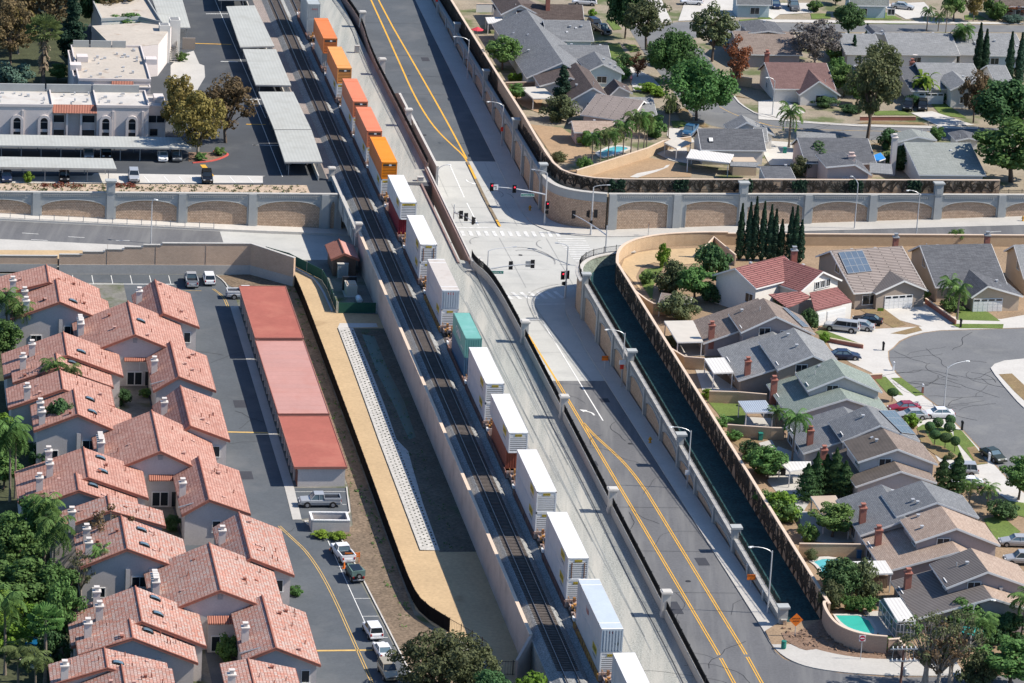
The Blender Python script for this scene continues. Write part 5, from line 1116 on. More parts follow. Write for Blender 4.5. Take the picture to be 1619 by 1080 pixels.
# ------------------------------------------------------------------ clay tiled townhouses
rt = random.Random(11)
def townhouse(label, wings, chims=(), sky=(), kind='A', grey=False, court=None):
    ws = [Wing(*w_[:2], w_[2], w_[3], w_[4], zg=ZT, ext=(w_[5] if len(w_) > 5 else 0)) for w_ in wings]
    b = ws[0].R1.copy(); b.z = ZT; root = thing('townhouse', b, label, 'townhouse', 'clay tiled townhouses')
    for w_ in ws:
        w_.build(root, 'clay_tile_grey' if grey else 'clay_tile', 'stucco_grey', trim='ridge_tile', ridge='ridge_tile')
        for k in range(5): roof_vent(root, w_, w_.L*rt.uniform(.12, .9), k % 2 if kind != 'C' else 1, rt.uniform(.12, .75), rt.choice((0, 1, 2)), rt.choice(('vent_pink', 'vent_pink', 'ridge_tile')))
        for k in range(3): roof_vent(root, w_, w_.L*rt.uniform(.1, .9), 1, rt.uniform(.3, .8), 1, 'ridge_tile')
    for wi, t, x, y, pots in chims:
        w_ = ws[wi]; a, f = w_.hit((t, x, y), 0); p = w_.pt(a, 0, min(f, 1.15)); chimney(root, p, 1.7, (.85, .85) if pots == 1 else (.85, 3.2), pots=pots)
    for wi, t, x, y in sky: w_ = ws[wi]; a, f = w_.hit((t, x, y), 1); skylight(root, w_, a, 1, f)
    w_ = ws[-1]
    if kind == 'A':
        for x in (.2, 3.1): p, ax = w_.face('n', x, 2.6, .08); pb = MB(); pb.box(p, (.55, .3, 5.2), ax); pb.build('wall_pier', M['stucco_light'], root)
        window(root, w_, 'n', 1.7, 3.4, 1.9, 1.3); window(root, w_, 'n', -3.4, 2.0, 1.5, 1.2); window(root, w_, 'r', 3, 1.6, 1.6, 1.2)
    if kind == 'B':
        p, ax = w_.face('n', 0, w_.hr - 1.05, .04); v_ = MB(); v_.box(p, (.6, .06, .6), ax); v_.build('gable_vent', M['grey_metal'], root); window(root, w_, 'n', 1.6, 3.0, 1.6, 1.2)
        for a in (2.5, 8.5, 13): window(root, w_, 'r', a, 1.6, 1.5, 1.2)
    if kind == 'C':
        for x, wd in ((1.1, 1.0), (3.7, .9)): window(root, w_, 'n', x, 2.6, wd, 1.5, 0)
        p, ax = w_.face('n', 2.4, 1.7, .08); pb = MB(); pb.box(p, (.5, .3, 3.4), ax); pb.build('wall_pier', M['stucco_light'], root)
        for a in (3, 9, 14): window(root, w_, 'r', a, 1.5, 1.3, 1.0)
        sk = MB(); q = w_.pt(1.9, 0, .62); n = w_.normal(0); sk.box(q + n*.05, (3.4, .22, .1), w_.lf - UP*.3, n); sk.build('roof_slot', M['grey_metal'], root)
    if court:
        t, x, y = court; q = G(t, x, y, ZT + 4.3); wd = 4.6; d = 6.5
        c = MB(); c.box(q + BX*wd/2 + AX*(d/2 + .5) - UP*2.25, (wd - .2, d, 4.1), BX); c.build('entry_wall', M['stucco_grey'], root)
        r_ = MB(); a = q - UP*.25; e = q + AX*1.0 + UP*.35; r_.add([a, a + BX*wd, e + BX*wd, e]); r_.add([e - UP*.15, e + BX*wd - UP*.15, a + BX*wd - UP*.15, a - UP*.15]); r_.add([a - UP*.15, a + BX*wd - UP*.15, a + BX*wd, a]); r_.build('porch_roof', M['pan_tile'], root)
        f = MB(); f.box(q + BX*1.6 + AX*.44 - UP*3.1, (2.3, .1, 2.1), BX); o = f.build('sliding_door', M['trim_white'], root); g = MB()
        for k in (-.55, .55): g.box(q + BX*(1.6 + k) + AX*.40 - UP*3.1, (.95, .06, 1.85), BX)
        g.build('pane', M['glass_dark'], o); dd = MB(); dd.box(q + BX*3.7 + AX*.44 - UP*3.15, (1.1, .1, 2.1), BX); dd.build('entry_door', M['glass_dark'], root)
    return root
e_, i_, m_, n_ = 'e', 'i', 'm', 'n'
A_ = 'twin gabled clay tile townhouse '; B_ = 'long gabled clay tile townhouse '; C_ = 'low clay tile townhouse wing '
townhouse(A_ + 'nearest the tan block wall, at the left picture edge', [((e_, 300, 680), (e_, 265, 597), 8, (e_, -40, 765), (e_, 625, 825), 2), ((e_, 365, 800), (e_, 340, 660), 8, (e_, 65, 905), (e_, 685, 935))], [(0, e_, 78, 735, 1), (1, e_, 150, 800, 1), (1, e_, 160, 860, 1)], [(0, e_, 430, 732), (1, e_, 445, 798)])
townhouse(B_ + 'with one oval skylight, nearest the block wall', [((e_, 825, 1000), (e_, 780, 795), 8, (e_, 475, 1135), (e_, 1148, 1132))], [(0, e_, 490, 985, 4)], [(0, e_, 858, 918)], 'B', court=(i_, 757, 108))
townhouse(C_ + 'at the drive corner facing the stepped wall', [((e_, 995, 870), (e_, 950, 665), 6.5, (e_, 850, 965), (e_, 1215, 955))], [(0, e_, 848, 800, 1)], [], 'C')
townhouse(A_ + 'second from the block wall, behind the palm crowns', [((i_, 410, 85), (i_, 398, -20), 8, (i_, 25, 222), (i_, 752, 212), 3), ((i_, 355, 160), (i_, 345, 70), 8, (i_, 78, 252), (i_, 692, 280))], [(0, i_, 195, 85, 1), (1, i_, 140, 165, 1)], [(0, i_, 495, 65), (1, i_, 440, 132)])
townhouse(C_ + 'left of the drive, just below the corner one', [((i_, 1090, 215), (i_, 1045, 0), 6.5, (i_, 935, 303), (i_, 1317, 302))], [(0, i_, 940, 185, 1)], [], 'C')
townhouse(A_ + 'third from the block wall, a round tree against its gable', [((i_, 385, 292), (i_, 370, 200), 8, (i_, 50, 408), (i_, 700, 400), 2), ((i_, 475, 445), (i_, 450, 290), 8, (i_, 205, 545), (i_, 830, 600))], [(0, i_, 165, 350, 1), (1, i_, 245, 445, 1), (1, i_, 256, 500, 1)], [(1, i_, 548, 355), (1, i_, 562, 432)])
townhouse(C_ + 'opposite the long pale pink garage roof', [((i_, 1160, 515), (i_, 1110, 270), 6.5, (i_, 985, 640), (i_, 1402, 604))], [(0, i_, 1000, 440, 1)], [], 'C')
townhouse(B_ + 'in the middle of the estate, four flues in a row', [((i_, 980, 670), (i_, 930, 420), 8, (i_, 600, 820), (i_, 1348, 842))], [(0, i_, 612, 670, 4)], [], 'B', court=(i_, 908, 835))
townhouse(A_ + 'fourth from the block wall, three chimneys beside a magnolia', [((i_, 540, 830), (i_, 510, 645), 8, (i_, 110, 980), (i_, 905, 957)), ((i_, 480, 908), (i_, 465, 800), 8, (i_, 168, 1020), (i_, 850, 1035), 0)], [(0, i_, 295, 740, 1), (0, i_, 303, 820, 1), (1, i_, 240, 905, 1)], [(0, i_, 612, 712), (0, i_, 627, 795), (1, i_, 567, 880)])
townhouse(C_ + 'opposite the silver pickup on the drive', [((i_, 1275, 965), (i_, 1215, 700), 6.5, (i_, 1108, 1058), (i_, 1528, 1052))], [(0, i_, 1112, 935, 1)], [], 'C')
townhouse(A_ + 'fifth from the block wall, half hidden by autumn twigs', [((m_, 672, 30), (m_, 655, -33), 8, (m_, 300, 160), (m_, 1010, 125), 2), ((m_, 775, 262), (m_, 745, 60), 8, (m_, 480, 380), (m_, 1160, 405))], [(0, m_, 437, 110, 1), (1, m_, 527, 215, 1), (1, m_, 540, 300, 1)], [(1, m_, 862, 148), (1, m_, 880, 240)], grey=True)
townhouse(C_ + 'beside the bend of the yellow lines, fifth down the drive', [((m_, 1530, 320), (m_, 1470, 40), 6.5, (m_, 1365, 415), (n_, 252, 424))], [(0, m_, 1353, 225, 1)], [], 'C', True)
townhouse(B_ + 'nearest the bottom edge, flues over mottled grey tiles', [((m_, 1345, 515), (m_, 1280, 225), 8, (m_, 930, 680), (n_, 200, 665))], [(0, m_, 945, 520, 4)], [], 'B', True, court=(m_, 1268, 705))
townhouse(A_ + 'second from the bottom edge, three chimneys and three skylights', [((m_, 865, 705), (m_, 835, 490), 8, (m_, 435, 860), (m_, 1258, 857)), ((m_, 810, 805), (m_, 788, 688), 8, (m_, 475, 910), (m_, 1207, 958))], [(0, m_, 588, 600, 1), (0, m_, 605, 690, 1), (1, m_, 535, 795, 1)], [(0, m_, 945, 567), (0, m_, 963, 662), (1, m_, 900, 765)], grey=True)
townhouse(C_ + 'facing the parked white cars near the bottom', [((n_, 140, 865), (n_, 60, 545), 6.5, (m_, 1480, 945), (n_, 413, 970))], [(0, m_, 1493, 820, 1)], [], 'C', True)
townhouse(A_ + 'cut by the bottom edge', [((m_, 655, 988), (m_, 635, 865), 8, (m_, 310, 1090), (m_, 1040, 1080)), ((m_, 765, 1110), (m_, 735, 970), 8, (m_, 430, 1240), (m_, 1075, 1130))], [(0, m_, 393, 1055, 1)], [(0, m_, 720, 962)], grey=True)
townhouse(C_ + 'cut by the bottom edge beside the drive', [((m_, 1575, 1190), (m_, 1530, 930), 6.5, (m_, 1400, 1220), (n_, 330, 1250))], [(0, m_, 1410, 1110, 1)], [], 'C', True)
# ------------------------------------------------------------------ three flat roofed garage blocks
for s0, s1, roof, lb in ((81.7, 107.5, 'garage_roof_red', 'flat red roofed garage block nearest the estate wall'), (48.2, 81.2, 'garage_roof_pink', 'flat pale pink roofed garage block, middle of three'), (26.7, 47.7, 'garage_roof_red', 'flat red roofed garage block beside the silver pickup')):
    root = thing('garage_block', TP((s0+s1)/2, -25.3, ZT), lb, 'garage'); zt = ZT + 2.7 + (s0 - 26)*.009
    MB().prism([TP(s0 + .3, -28.4), TP(s0 + .3, -21.9), TP(s1 - .3, -21.9), TP(s1 - .3, -28.4)], ZT, zt).build('wall', M['stucco_light'], root)
    MB().prism([TP(s0, -28.95), TP(s0, -21.7), TP(s1, -21.7), TP(s1, -28.95)], zt + .02, zt + .26).build('roof', M[roof], root)
    mb = MB(); P = [TP(s0, -28.95), TP(s0, -21.7), TP(s1, -21.7), TP(s1, -28.95), TP(s0, -28.95)]; run(mb, P, .1, zt + .0, zt + .33); mb.build('fascia', mat('garage_fascia', (.32, .13, .10), .9, .1), root)
    n = int((s1 - s0)/3.0)
    for k in range(n):
        s = s0 + (s1 - s0)*(k + .5)/n; d = MB(); d.box(TP(s, -28.43, ZT + 1.15), (2.4, .08, 2.2), AX); d.build('garage_door', M['wood_red'], root)
        d = MB(); d.box(TP(s + 1.5, -28.55, ZT + 1.35), (.3, .35, 2.7), AX); d.build('wall_pier', M['stucco_light'], root)
    for k in range(7): roof_ = MB(); q = TP(lerp(s0, s1, rt.random()), -25.3 + rt.uniform(-2.5, 2.5), zt + .26); roof_.box(q + UP*.08, (.25, .25, .16), BX); 
# ------------------------------------------------------------------ detached houses
rh = random.Random(23)
def slab(root, name, m, pts, th=.16):
    """roof plane through survey points ((tile,x,y), z)"""
    P = [G(*sp, z) for sp, z in pts]
    if (P[1]-P[0]).cross(P[2]-P[0]).z < 0: P.reverse()
    b = MB(); b.add(P); Q = [p - UP*th for p in P]; b.add(Q[::-1])
    for k in range(len(P)): j = (k+1) % len(P); b.add([Q[k], Q[j], P[j], P[k]])
    return b.build(name, M[m], root)
def house(label, wall, wings, chim=(), solar=(), win=(), doors=(), vents=4, zg=0.0, trim='trim_white', name='house', group='houses of the residential streets'):
    """wings: (roof, near ridge end, far end, ridge height, left eave, right eave, {more})"""
    ws = []
    for w_ in wings:
        k = dict(w_[6]) if len(w_) > 6 else {}; k.pop('trim', None); sm = k.pop('sm', None)
        ws.append(Wing(w_[1], w_[2], w_[3], w_[4], w_[5], zg=zg, **k)); ws[-1].rm = w_[0]; ws[-1].sm = sm
    b = ws[0].R1.copy(); b.z = zg; root = thing(name, b, label, 'house', group)
    for w_ in ws: w_.build(root, w_.rm, wall, trim, side_mats=w_.sm)
    for wi, t, x, y, h in chim: w_ = ws[wi]; a, f = w_.hit((t, x, y), 0); chimney(root, w_.pt(a, 0, f), h, (.8, .8), 'brick_red', 'brick_red', deep=1.6)
    for wi, side, pts in solar:
        w_ = ws[wi]; n = w_.normal(side); P = [w_.pt(*(lambda q: (q[0], side, q[1]))(w_.hit(p, side))) + n*.14 for p in pts]
        if (P[1]-P[0]).cross(P[2]-P[0]).z < 0: P.reverse()
        mb = MB(); Q = [p - n*.06 for p in P]; mb.add(P); [mb.add([Q[k], Q[(k+1) % 4], P[(k+1) % 4], P[k]]) for k in range(4)]; o = mb.build('solar_panel', M['solar'], root); g = MB()
        for k in range(1, 4): g.bar(P[0].lerp(P[1], k/4) + n*.01, P[3].lerp(P[2], k/4) + n*.01, .07, .02, up=n)
        for k in range(1, 3): g.bar(P[0].lerp(P[3], k/3) + n*.01, P[1].lerp(P[2], k/3) + n*.01, .07, .02, up=n)
        for k in range(4): g.bar(P[k], P[(k+1) % 4], .08, .05, up=n)
        g.build('panel_frame', M['grey_metal'], o)
    for wi, end, x, z, ww, hh in win: window(root, ws[wi], end, x, z, ww, hh, 1)
    for wi, end, x in doors: garage_door(root, ws[wi], end, x)
    for k in range(vents): w_ = ws[k % len(ws)]; roof_vent(root, w_, w_.L*rh.uniform(.15, .9), k % 2, rh.uniform(.2, .7), rh.choice((0, 1, 2, 0)))
    root['w'] = 1; del root['w']; HW[root.name] = ws
    return root
HW = {}
mat('solar', (0.10, 0.135, 0.18), .25, .15, .6, spec=.6)
mat('stucco_beige', (0.48, 0.38, 0.28), .95, .05, .4, .05, 5.0); mat('stucco_mauve', (0.36, 0.31, 0.30), .95, .05, .4, .05, 5.0); mat('stucco_sky', (0.42, 0.50, 0.52), .95, .05, .4, .05, 5.0); mat('stucco_taupe', (0.32, 0.265, 0.22), .95, .05, .4, .05, 5.0); mat('stucco_pink', (0.52, 0.40, 0.36), .95, .05, .4, .05, 5.0)
N = None
g_, h_, k_, l_, p_, c_, d_, b_ = 'g', 'h', 'k', 'l', 'p', 'c', 'd', 'b'
rwin = [(0, 'n', -1.5, 4.6, 1.6, 1.1), (0, 'l', 2.0, 4.3, 1.4, 1.0), (1, 'n', 1.5, 1.5, 1.8, 1.2), (1, 'l', 5, 1.3, 1.8, 1.3), (1, 'l', 9, 1.3, 2.2, 2.0)]
Lr = dict(hR=3.2)
house('brown shingle house with solar panels, behind the beige patio cover', 'stucco_mauve', [('shingle_brown', (N, 1227.5, 499.5), (N, 1190, 471), 7.2, (g_, 1432, 983), (h_, 345, 993)), ('shingle_brown', (N, 1222, 504), (N, 1176, 471), 6.0, (g_, 1210, 1062), 3.0, Lr)], [(1, g_, 1250, 1020, 2.0)], [(0, 1, [(h_, 148, 840), (h_, 172, 842), (h_, 305, 955), (h_, 270, 955)])], rwin + [(0, 'n', 1.8, 4.4, 1.7, .6)])
house('plain grey shingle house, second down the row along the swale', 'stucco_taupe', [('shingle_grey', (l_, 335, 82), (N, 1256, 518), 6.8, (l_, 117, 168), (l_, 520, 165)), ('shingle_grey', (N, 1256, 573), (N, 1222, 524), 4.9, (N, 1173.5, 610), 3.5, Lr)], [(1, k_, 1470, 200, 2.0)], (), rwin)
house('sage green shingle house with two stepped gables', 'stucco_grey', [('shingle_green', (l_, 525, 207), (l_, 455, 103), 6.8, (l_, 300, 297), (l_, 756, 305)), ('shingle_green', (l_, 540, 345), (l_, 365, 150), 4.9, (l_, 190, 466), (l_, 800, 430))], [(1, l_, 92, 315, 2.0)], (), rwin)
house('blue grey shingle house with solar panels on its street side slope', 'stucco_grey', [('shingle_blue', (l_, 745, 507), (l_, 655, 390), 6.8, (l_, 510, 607), (l_, 985, 605)), ('shingle_blue', (l_, 640, 565), (l_, 500, 395), 4.9, (l_, 287, 698), 4.0, Lr)], [(1, l_, 312, 625, 2.0)], [(0, 1, [(l_, 735, 425), (l_, 830, 425), (l_, 955, 570), (l_, 870, 560)])], rwin)
house('dark ribbed tile house with brown stripes, tall junipers behind it', 'stucco_grey', [('tile_brown', (l_, 850, 652), (l_, 768, 530), 6.8, (l_, 607, 732), (l_, 1092, 745), dict(sm=('tile_brown_v', 'shingle_brown'))), ('tile_brown', (l_, 870, 787), (l_, 725, 585), 4.9, (l_, 592, 882), (l_, 1088, 858), dict(sm=('tile_brown_v', 'shingle_brown')))], [(1, l_, 395, 745, 2.0)], (), rwin)
house('slate grey shingle house behind the tan patio roof', 'stucco_grey', [('shingle_blue', (l_, 1090, 977), (l_, 1000, 845), 6.8, (l_, 842, 1066), (l_, 1345, 1070)), ('shingle_blue', (p_, 900, 82), (l_, 760, 870), 4.9, (p_, 622, 177), 4.0, Lr)], [(1, p_, 632, 100, 2.0)], (), rwin)
house('warm brown shingle house beside the long white patio roof', 'stucco_mauve', [('shingle_tan', (p_, 1210, 132), (p_, 1120, 0), 6.8, (p_, 957, 217), (p_, 1475, 237)), ('shingle_tan', (p_, 1225, 275), (p_, 1062, 40), 4.9, (p_, 795, 442), (p_, 1450, 390))], [(1, p_, 727, 235, 2.0)], (), rwin)
r_ = house('charcoal ribbed tile house with a sunroom, nearest the street corner', 'stucco_mauve', [('tile_taupe_v', (p_, 1400, 397), (p_, 1308, 255), 6.8, (p_, 1145, 497), (p_, 1690, 500), dict(sm=('tile_taupe_v', 'shingle_tan'))), ('tile_taupe_v', (p_, 1425, 557), (p_, 1262, 330), 4.9, (p_, 985, 722), (p_, 1690, 640), dict(sm=('tile_taupe_v', 'shingle_tan')))], [(1, p_, 907, 500, 2.0)], (), rwin + [(1, 'n', -4.5, 1.5, 1.9, 1.4)])
# cul-de-sac houses (turned round the circle)
d1 = (BX*.81 + AX*.58).normalized(); d2 = UP.cross(d1)
r_ = house('red ribbed tile house with white gables and a double garage', 'stucco_white', [('tile_red', (N, 1161.9, 423.6), (N, 1240, 404), 6.8, 4.5, (N, 1195.6, 456), dict(dr=d1, hL=4.6)), ('tile_red', (h_, 395, 612), (h_, 150, 525), 6.6, (h_, 255, 737), (h_, 510, 664), dict(dr=d2))], (), (), [(1, 'n', .6, 4.3, .9, 1.1), (1, 'n', -.7, 4.3, .9, 1.1), (1, 'n', 1.9, 4.3, .9, 1.1), (0, 'n', 3, 2.6, 1.5, 1.4)])
slab(r_, 'roof', 'tile_red', [((h_, 480, 708), 3.9), ((h_, 572, 800), 2.8), ((h_, 342, 852), 2.8), ((h_, 312, 742), 3.9)]); slab(r_, 'roof', 'tile_red', [((h_, 62, 752), 4.3), ((h_, 258, 733), 4.3), ((h_, 325, 768), 3.5), ((h_, 178, 836), 2.9)])
q0, q1 = G(h_, 335, 860, 2.5), G(h_, 560, 812, 2.5); b = MB(); dg = (q1 - q0); run(b, [Vector((q0.x, q0.y, 0)), Vector((q1.x, q1.y, 0)), Vector((q1.x, q1.y, 0)) + UP.cross(dg.normalized())*5], .3, 0, 2.7); b.build('wall', M['stucco_white'], r_)
for f0, f1 in ((.08, .32), (.36, .86)):
    a, c = q0.lerp(q1, f0), q0.lerp(q1, f1); nrm = -UP.cross(dg.normalized()); b = MB(); m0 = (a + c)/2 + nrm*.18; b.box((m0.x, m0.y, 1.1), ((c-a).length, .08, 2.1), dg)
    for k in range(4): b.box((m0.x + nrm.x*.05, m0.y + nrm.y*.05, .3 + k*.52), ((c-a).length - .2, .03, .42), dg)
    b.build('garage_door', M['trim_white'], r_)
chimney(r_, G(h_, 215, 545, 6.0), 1.6, (.9, .9), 'brick_red', 'grey_metal')
d1 = (BX*.978 + AX*.21).normalized(); d2 = UP.cross(d1)
r_ = house('taupe tile house with a big solar array and an entry gable', 'stucco_taupe', [('tile_taupe', (h_, 440, 485), (h_, 870, 455), 7.0, 5.0, (h_, 575, 746), dict(dr=d1, hL=4.6, hR=2.8)), ('tile_taupe_v', (h_, 890, 667), (h_, 770, 592), 4.7, (h_, 715, 747), (h_, 1037, 727), dict(dr=d2))], (), [(0, 1, [(h_, 487, 502), (h_, 632, 490), (h_, 690, 615), (h_, 545, 630)])], [(0, 'n', 2.2, 4.6, 1.5, 1.2), (0, 'r', 3.0, 1.4, 2.4, 1.5)], [(1, 'n', -.5)], 3)
chimney(r_, G(h_, 835, 450, 6.6), 1.2, (.8, .8), 'brick_red', 'grey_metal')
d1 = (BX*.997 + AX*.08).normalized(); d2 = UP.cross(d1)
r_ = house('dark slate shingle house with a basketball hoop on its drive', 'stucco_beige', [('shingle_dark', (h_, 985, 452), (h_, 1415, 441), 7.0, 5.0, (h_, 1090, 708), dict(dr=d1, hL=4.6, hR=2.7)), ('shingle_dark', (h_, 1400, 700), (h_, 1335, 562), 4.4, (h_, 1245, 722), (h_, 1560, 716), dict(dr=d2, hL=2.6, hR=2.6))], (), (), [(0, 'n', 1.5, 4.6, 1.3, 1.5)], [(1, 'n', .4)], 6)
chimney(r_, G(h_, 1393, 438, 6.6), 1.2, (.8, .8), 'brick_red', 'grey_metal')
house('beige house with a grey roof at the right picture edge', 'stucco_beige', [('shingle_grey', (h_, 1558, 450), (h_, 1850, 440), 6.5, 5.0, (h_, 1660, 655), dict(dr=BX, hL=4, hR=3.0))], (), (), [(0, 'n', 2.0, 3.6, 1.3, 1.2)], (), 2)
# ------------------------------------------------------------------ upper right neighbourhood
house('big blue grey shingle house with long stepped roofs', 'stucco_sky', [('shingle_blue', (c_, 345, 378), (c_, 165, 58), 5.6, (c_, 125, 472), (c_, 520, 480)), ('shingle_blue', (c_, 228, 122), (c_, 508, 124), 5.6, 4.0, (c_, 370, 246), dict(dr=BX, hL=3.4, hR=3.0)), ('shingle_blue', (c_, 300, 272), (c_, 622, 276), 4.4, 3.0, (c_, 340, 350), dict(dr=BX, hL=3, hR=2.8)), ('shingle_blue', (c_, 592, 388), (c_, 546, 313), 4.6, (c_, 490, 436), (c_, 722, 448))], (), (), [(3, 'n', 0, 1.4, 1.8, 1.2), (0, 'n', 1, 1.4, 1.8, 1.2)], (), 14)
house('dark brown roofed house at the top, beside the blue grey one', 'stucco_white', [('shingle_espresso', (c_, 60, 22), (c_, 455, 14), 5.2, 5.0, (c_, 130, 118), dict(dr=BX, hL=3, hR=2.7)), ('shingle_espresso', (c_, 90, 28), (c_, 40, -60), 5.4, (c_, -30, 85), (c_, 250, 112))], [(0, c_, 255, 20, 1.6)], (), (), (), 2)
house('espresso shingle house behind the tall dark conifer', 'stucco_white', [('shingle_espresso', (c_, 530, 532), (c_, 400, 380), 5.2, (c_, 388, 612), (c_, 618, 582)), ('shingle_espresso', (c_, 690, 525), (c_, 655, 480), 4.4, (c_, 622, 590), (c_, 772, 566)), ('shingle_espresso', (c_, 395, 470), (c_, 350, 400), 4.6, (c_, 205, 522), 3.0, dict(hR=3.2))], (), (), [(0, 'n', 0, 1.6, 1.6, 1.2)], (), 4)
r_ = house('grey ribbed tile house behind the pool palms', 'stucco_pink', [('tile_taupe', (c_, 552, 570), (c_, 776, 655), 4.9, 4.5, (c_, 402, 690), dict(dr=(BX*.86 - AX*.5).normalized(), hL=2.8, hR=2.8)), ('shingle_grey', (c_, 640, 590), (c_, 872, 565), 4.7, 4.0, (c_, 800, 702), dict(dr=BX, hL=2.8, hR=2.7)), ('shingle_tan', (c_, 400, 735), (c_, 638, 712), 3.6, 2.5, (c_, 470, 805), dict(dr=BX, hL=2.6, hR=2.4))], (), (), [(2, 'n', 0, 1.3, 1.2, 1.0)], (), 3)
r_ = house('charcoal shingle house with a white patio cover over the brown yard', 'stucco_white', [('shingle_dark', (c_, 1168, 782), (c_, 1600, 832), 5.6, 4.5, (c_, 1130, 912), dict(dr=BX, hL=3, hR=2.8)), ('shingle_grey', (c_, 1470, 742), (c_, 1500, 700), 5.2, (c_, 1360, 800), (c_, 1640, 822))], (), (), [(0, 'f', 1.5, 3.4, .6, .9), (0, 'f', -1.5, 3.4, .6, .9)], (), 6)
slab(r_, 'roof', 'shingle_grey', [((c_, 1370, 985), 2.8), ((c_, 1548, 990), 2.8), ((c_, 1525, 1018), 2.5), ((c_, 1365, 1010), 2.5)]); b = MB(); q = G(c_, 1455, 1030, 1.2); b.box(q + AX*1.5, (4.2, 3, 2.6), BX); b.build('wall', M['stucco_beige'], r_); skylight(r_, HW[r_.name][0], 2.0, 1, .55, (.7, .9), 'trim_white')
house('maroon shingle house with a hipped front wing by the street lamp', 'stucco_white', [('shingle_red', (d_, 38, 378), (d_, 410, 378), 5.6, 5.0, (d_, 70, 540), dict(dr=BX, hL=3, hR=2.7)), ('shingle_red', (d_, 372, 492), (d_, 312, 420), 4.9, (d_, 280, 612), (d_, 530, 610))], [(0, d_, 48, 400, 2.4)], (), [(0, 'n', 1.5, 1.5, 1.0, 1.0), (1, 'n', .5, 1.3, 1.6, 1.3)], (), 2)
house('long grey brown roofed house beyond the bare grey tree', 'stucco_mauve', [('shingle_brown', (d_, -160, 188), (d_, 205, 190), 5.0, 4.5, (d_, -120, 330), dict(dr=BX, hL=3, hR=2.7)), ('shingle_dark', (d_, 62, 186), (d_, 40, 118), 5.4, (d_, -70, 188), (d_, 150, 186))], (), (), (), (), 3)
house('pale grey roofed house behind the small dark pines', 'stucco_white', [('shingle_grey', (d_, 480, 203), (d_, 705, 200), 4.8, 4.5, (d_, 545, 328), dict(dr=BX, hL=3, hR=2.7)), ('shingle_dark', (d_, 712, 195), (d_, 708, 152), 5.2, (d_, 672, 190), (d_, 778, 192))], (), (), (), (), 3)
house('long grey shingle house with a white gable and satellite dish', 'stucco_white', [('shingle_grey', (d_, 768, 196), (d_, 1165, 194), 5.2, 4.5, (d_, 862, 330), dict(dr=BX, hL=3, hR=2.7)), ('shingle_grey', (d_, 1160, 205), (d_, 1300, 200), 4.8, 4.5, (d_, 1200, 330), dict(dr=BX, hL=3, hR=2.7))], (), (), [(0, 'r', 5, 1.4, 1.6, 1.2)], (), 6)
house('grey roofed house with pale blue walls between the tall cypresses', 'stucco_sky', [('shingle_grey', (d_, 1290, 200), (d_, 1560, 196), 5.0, 4.5, (d_, 1282, 335), dict(dr=BX, hL=3, hR=2.7))], (), (), [(0, 'r', 3, 1.4, 1.6, 1.2), (0, 'r', 8, 1.4, 1.6, 1.2)], (), 4)
house('silver grey shingle house with a banana clump at its door', 'stucco_white', [('shingle_grey', (d_, 958, 380), (d_, 1300, 376), 5.4, 4.5, (d_, 1000, 540), dict(dr=BX, hL=3, hR=2.8)), ('shingle_grey', (d_, 1262, 505), (d_, 1236, 432), 5.0, (d_, 1170, 546), (d_, 1330, 540)), ('shingle_dark', (d_, 838, 400), (d_, 950, 396), 4.4, 4.0, (d_, 850, 552), dict(dr=BX, hL=3, hR=2.7)), ('shingle_grey', (d_, 1395, 395), (d_, 1500, 392), 4.8, 4.0, (d_, 1400, 520), dict(dr=BX, hL=3, hR=2.7))], [(0, d_, 932, 440, 2.0)], (), [(1, 'n', 0, 1.6, 1.2, 1.2)], [(2, 'r', 4)], 2)
house('small beige gabled house half hidden by the tall street tree', 'stucco_beige', [('shingle_grey', (d_, 530, 402), (d_, 640, 396), 4.6, 3.0, (d_, 590, 470), dict(dr=BX, hL=3, hR=3.0))], (), (), (), (), 1)
r_ = house('dark grey shingle house with a gabled rear wing and stucco chimney', 'stucco_pink', [('shingle_dark', (d_, 238, 838), (d_, 682, 858), 5.4, 4.5, (d_, 232, 992), dict(dr=BX, hL=3, hR=2.8)), ('shingle_dark', (d_, 590, 1000), (d_, 548, 926), 4.8, (d_, 410, 1012), (d_, 690, 1062))], (), (), [(1, 'n', 1.6, 1.6, 1.2, .8), (1, 'n', -1.4, 1.6, 1.0, 1.0)], (), 5)
chimney(r_, G(d_, 565, 985, 4.2), 1.0, (1.2, .9), 'stucco_pink', 'stucco_pink', deep=4.0)
slab(r_, 'roof', 'shingle_grey', [((d_, 678, 990), 3.0), ((d_, 812, 1000), 3.0), ((d_, 820, 1062), 2.6), ((d_, 680, 1052), 2.6)]); slab(r_, 'roof', 'shingle_grey', [((d_, 232, 800), 3.2), ((d_, 470, 815), 3.2), ((d_, 478, 850), 2.8), ((d_, 235, 842), 2.8)])
r_ = house('pale green grey shingle house with a white gable and tall chimney', 'stucco_white', [('shingle_palegreen', (d_, 888, 866), (d_, 1276, 856), 5.4, 4.5, (d_, 1000, 1064), dict(dr=BX, hL=3, hR=2.7)), ('shingle_palegreen', (d_, 975, 830), (d_, 968, 785), 5.6, (d_, 850, 862), (d_, 1088, 852)), ('shingle_dark', (d_, 1285, 838), (d_, 1275, 792), 5.0, (d_, 1200, 850), (d_, 1345, 845))], (), (), [(0, 'n', .5, 2.0, .9, .9)], (), 4)
chimney(r_, G(d_, 822, 960, 3.2), 3.6, (.9, .9), 'stucco_light', 'stucco_light', deep=4.0)
house('white walled house at the end of the charcoal one, grey low roof', 'stucco_white', [('shingle_dark', (d_, 10, 1015), (d_, 190, 1012), 3.4, 2.5, (d_, 20, 1085), dict(dr=BX, hL=2.8, hR=2.6)), ('shingle_grey', (d_, -30, 775), (d_, 70, 800), 5.0, 3.0, (d_, 100, 860), dict(dr=BX, hL=3, hR=3))], (), (), (), (), 1)
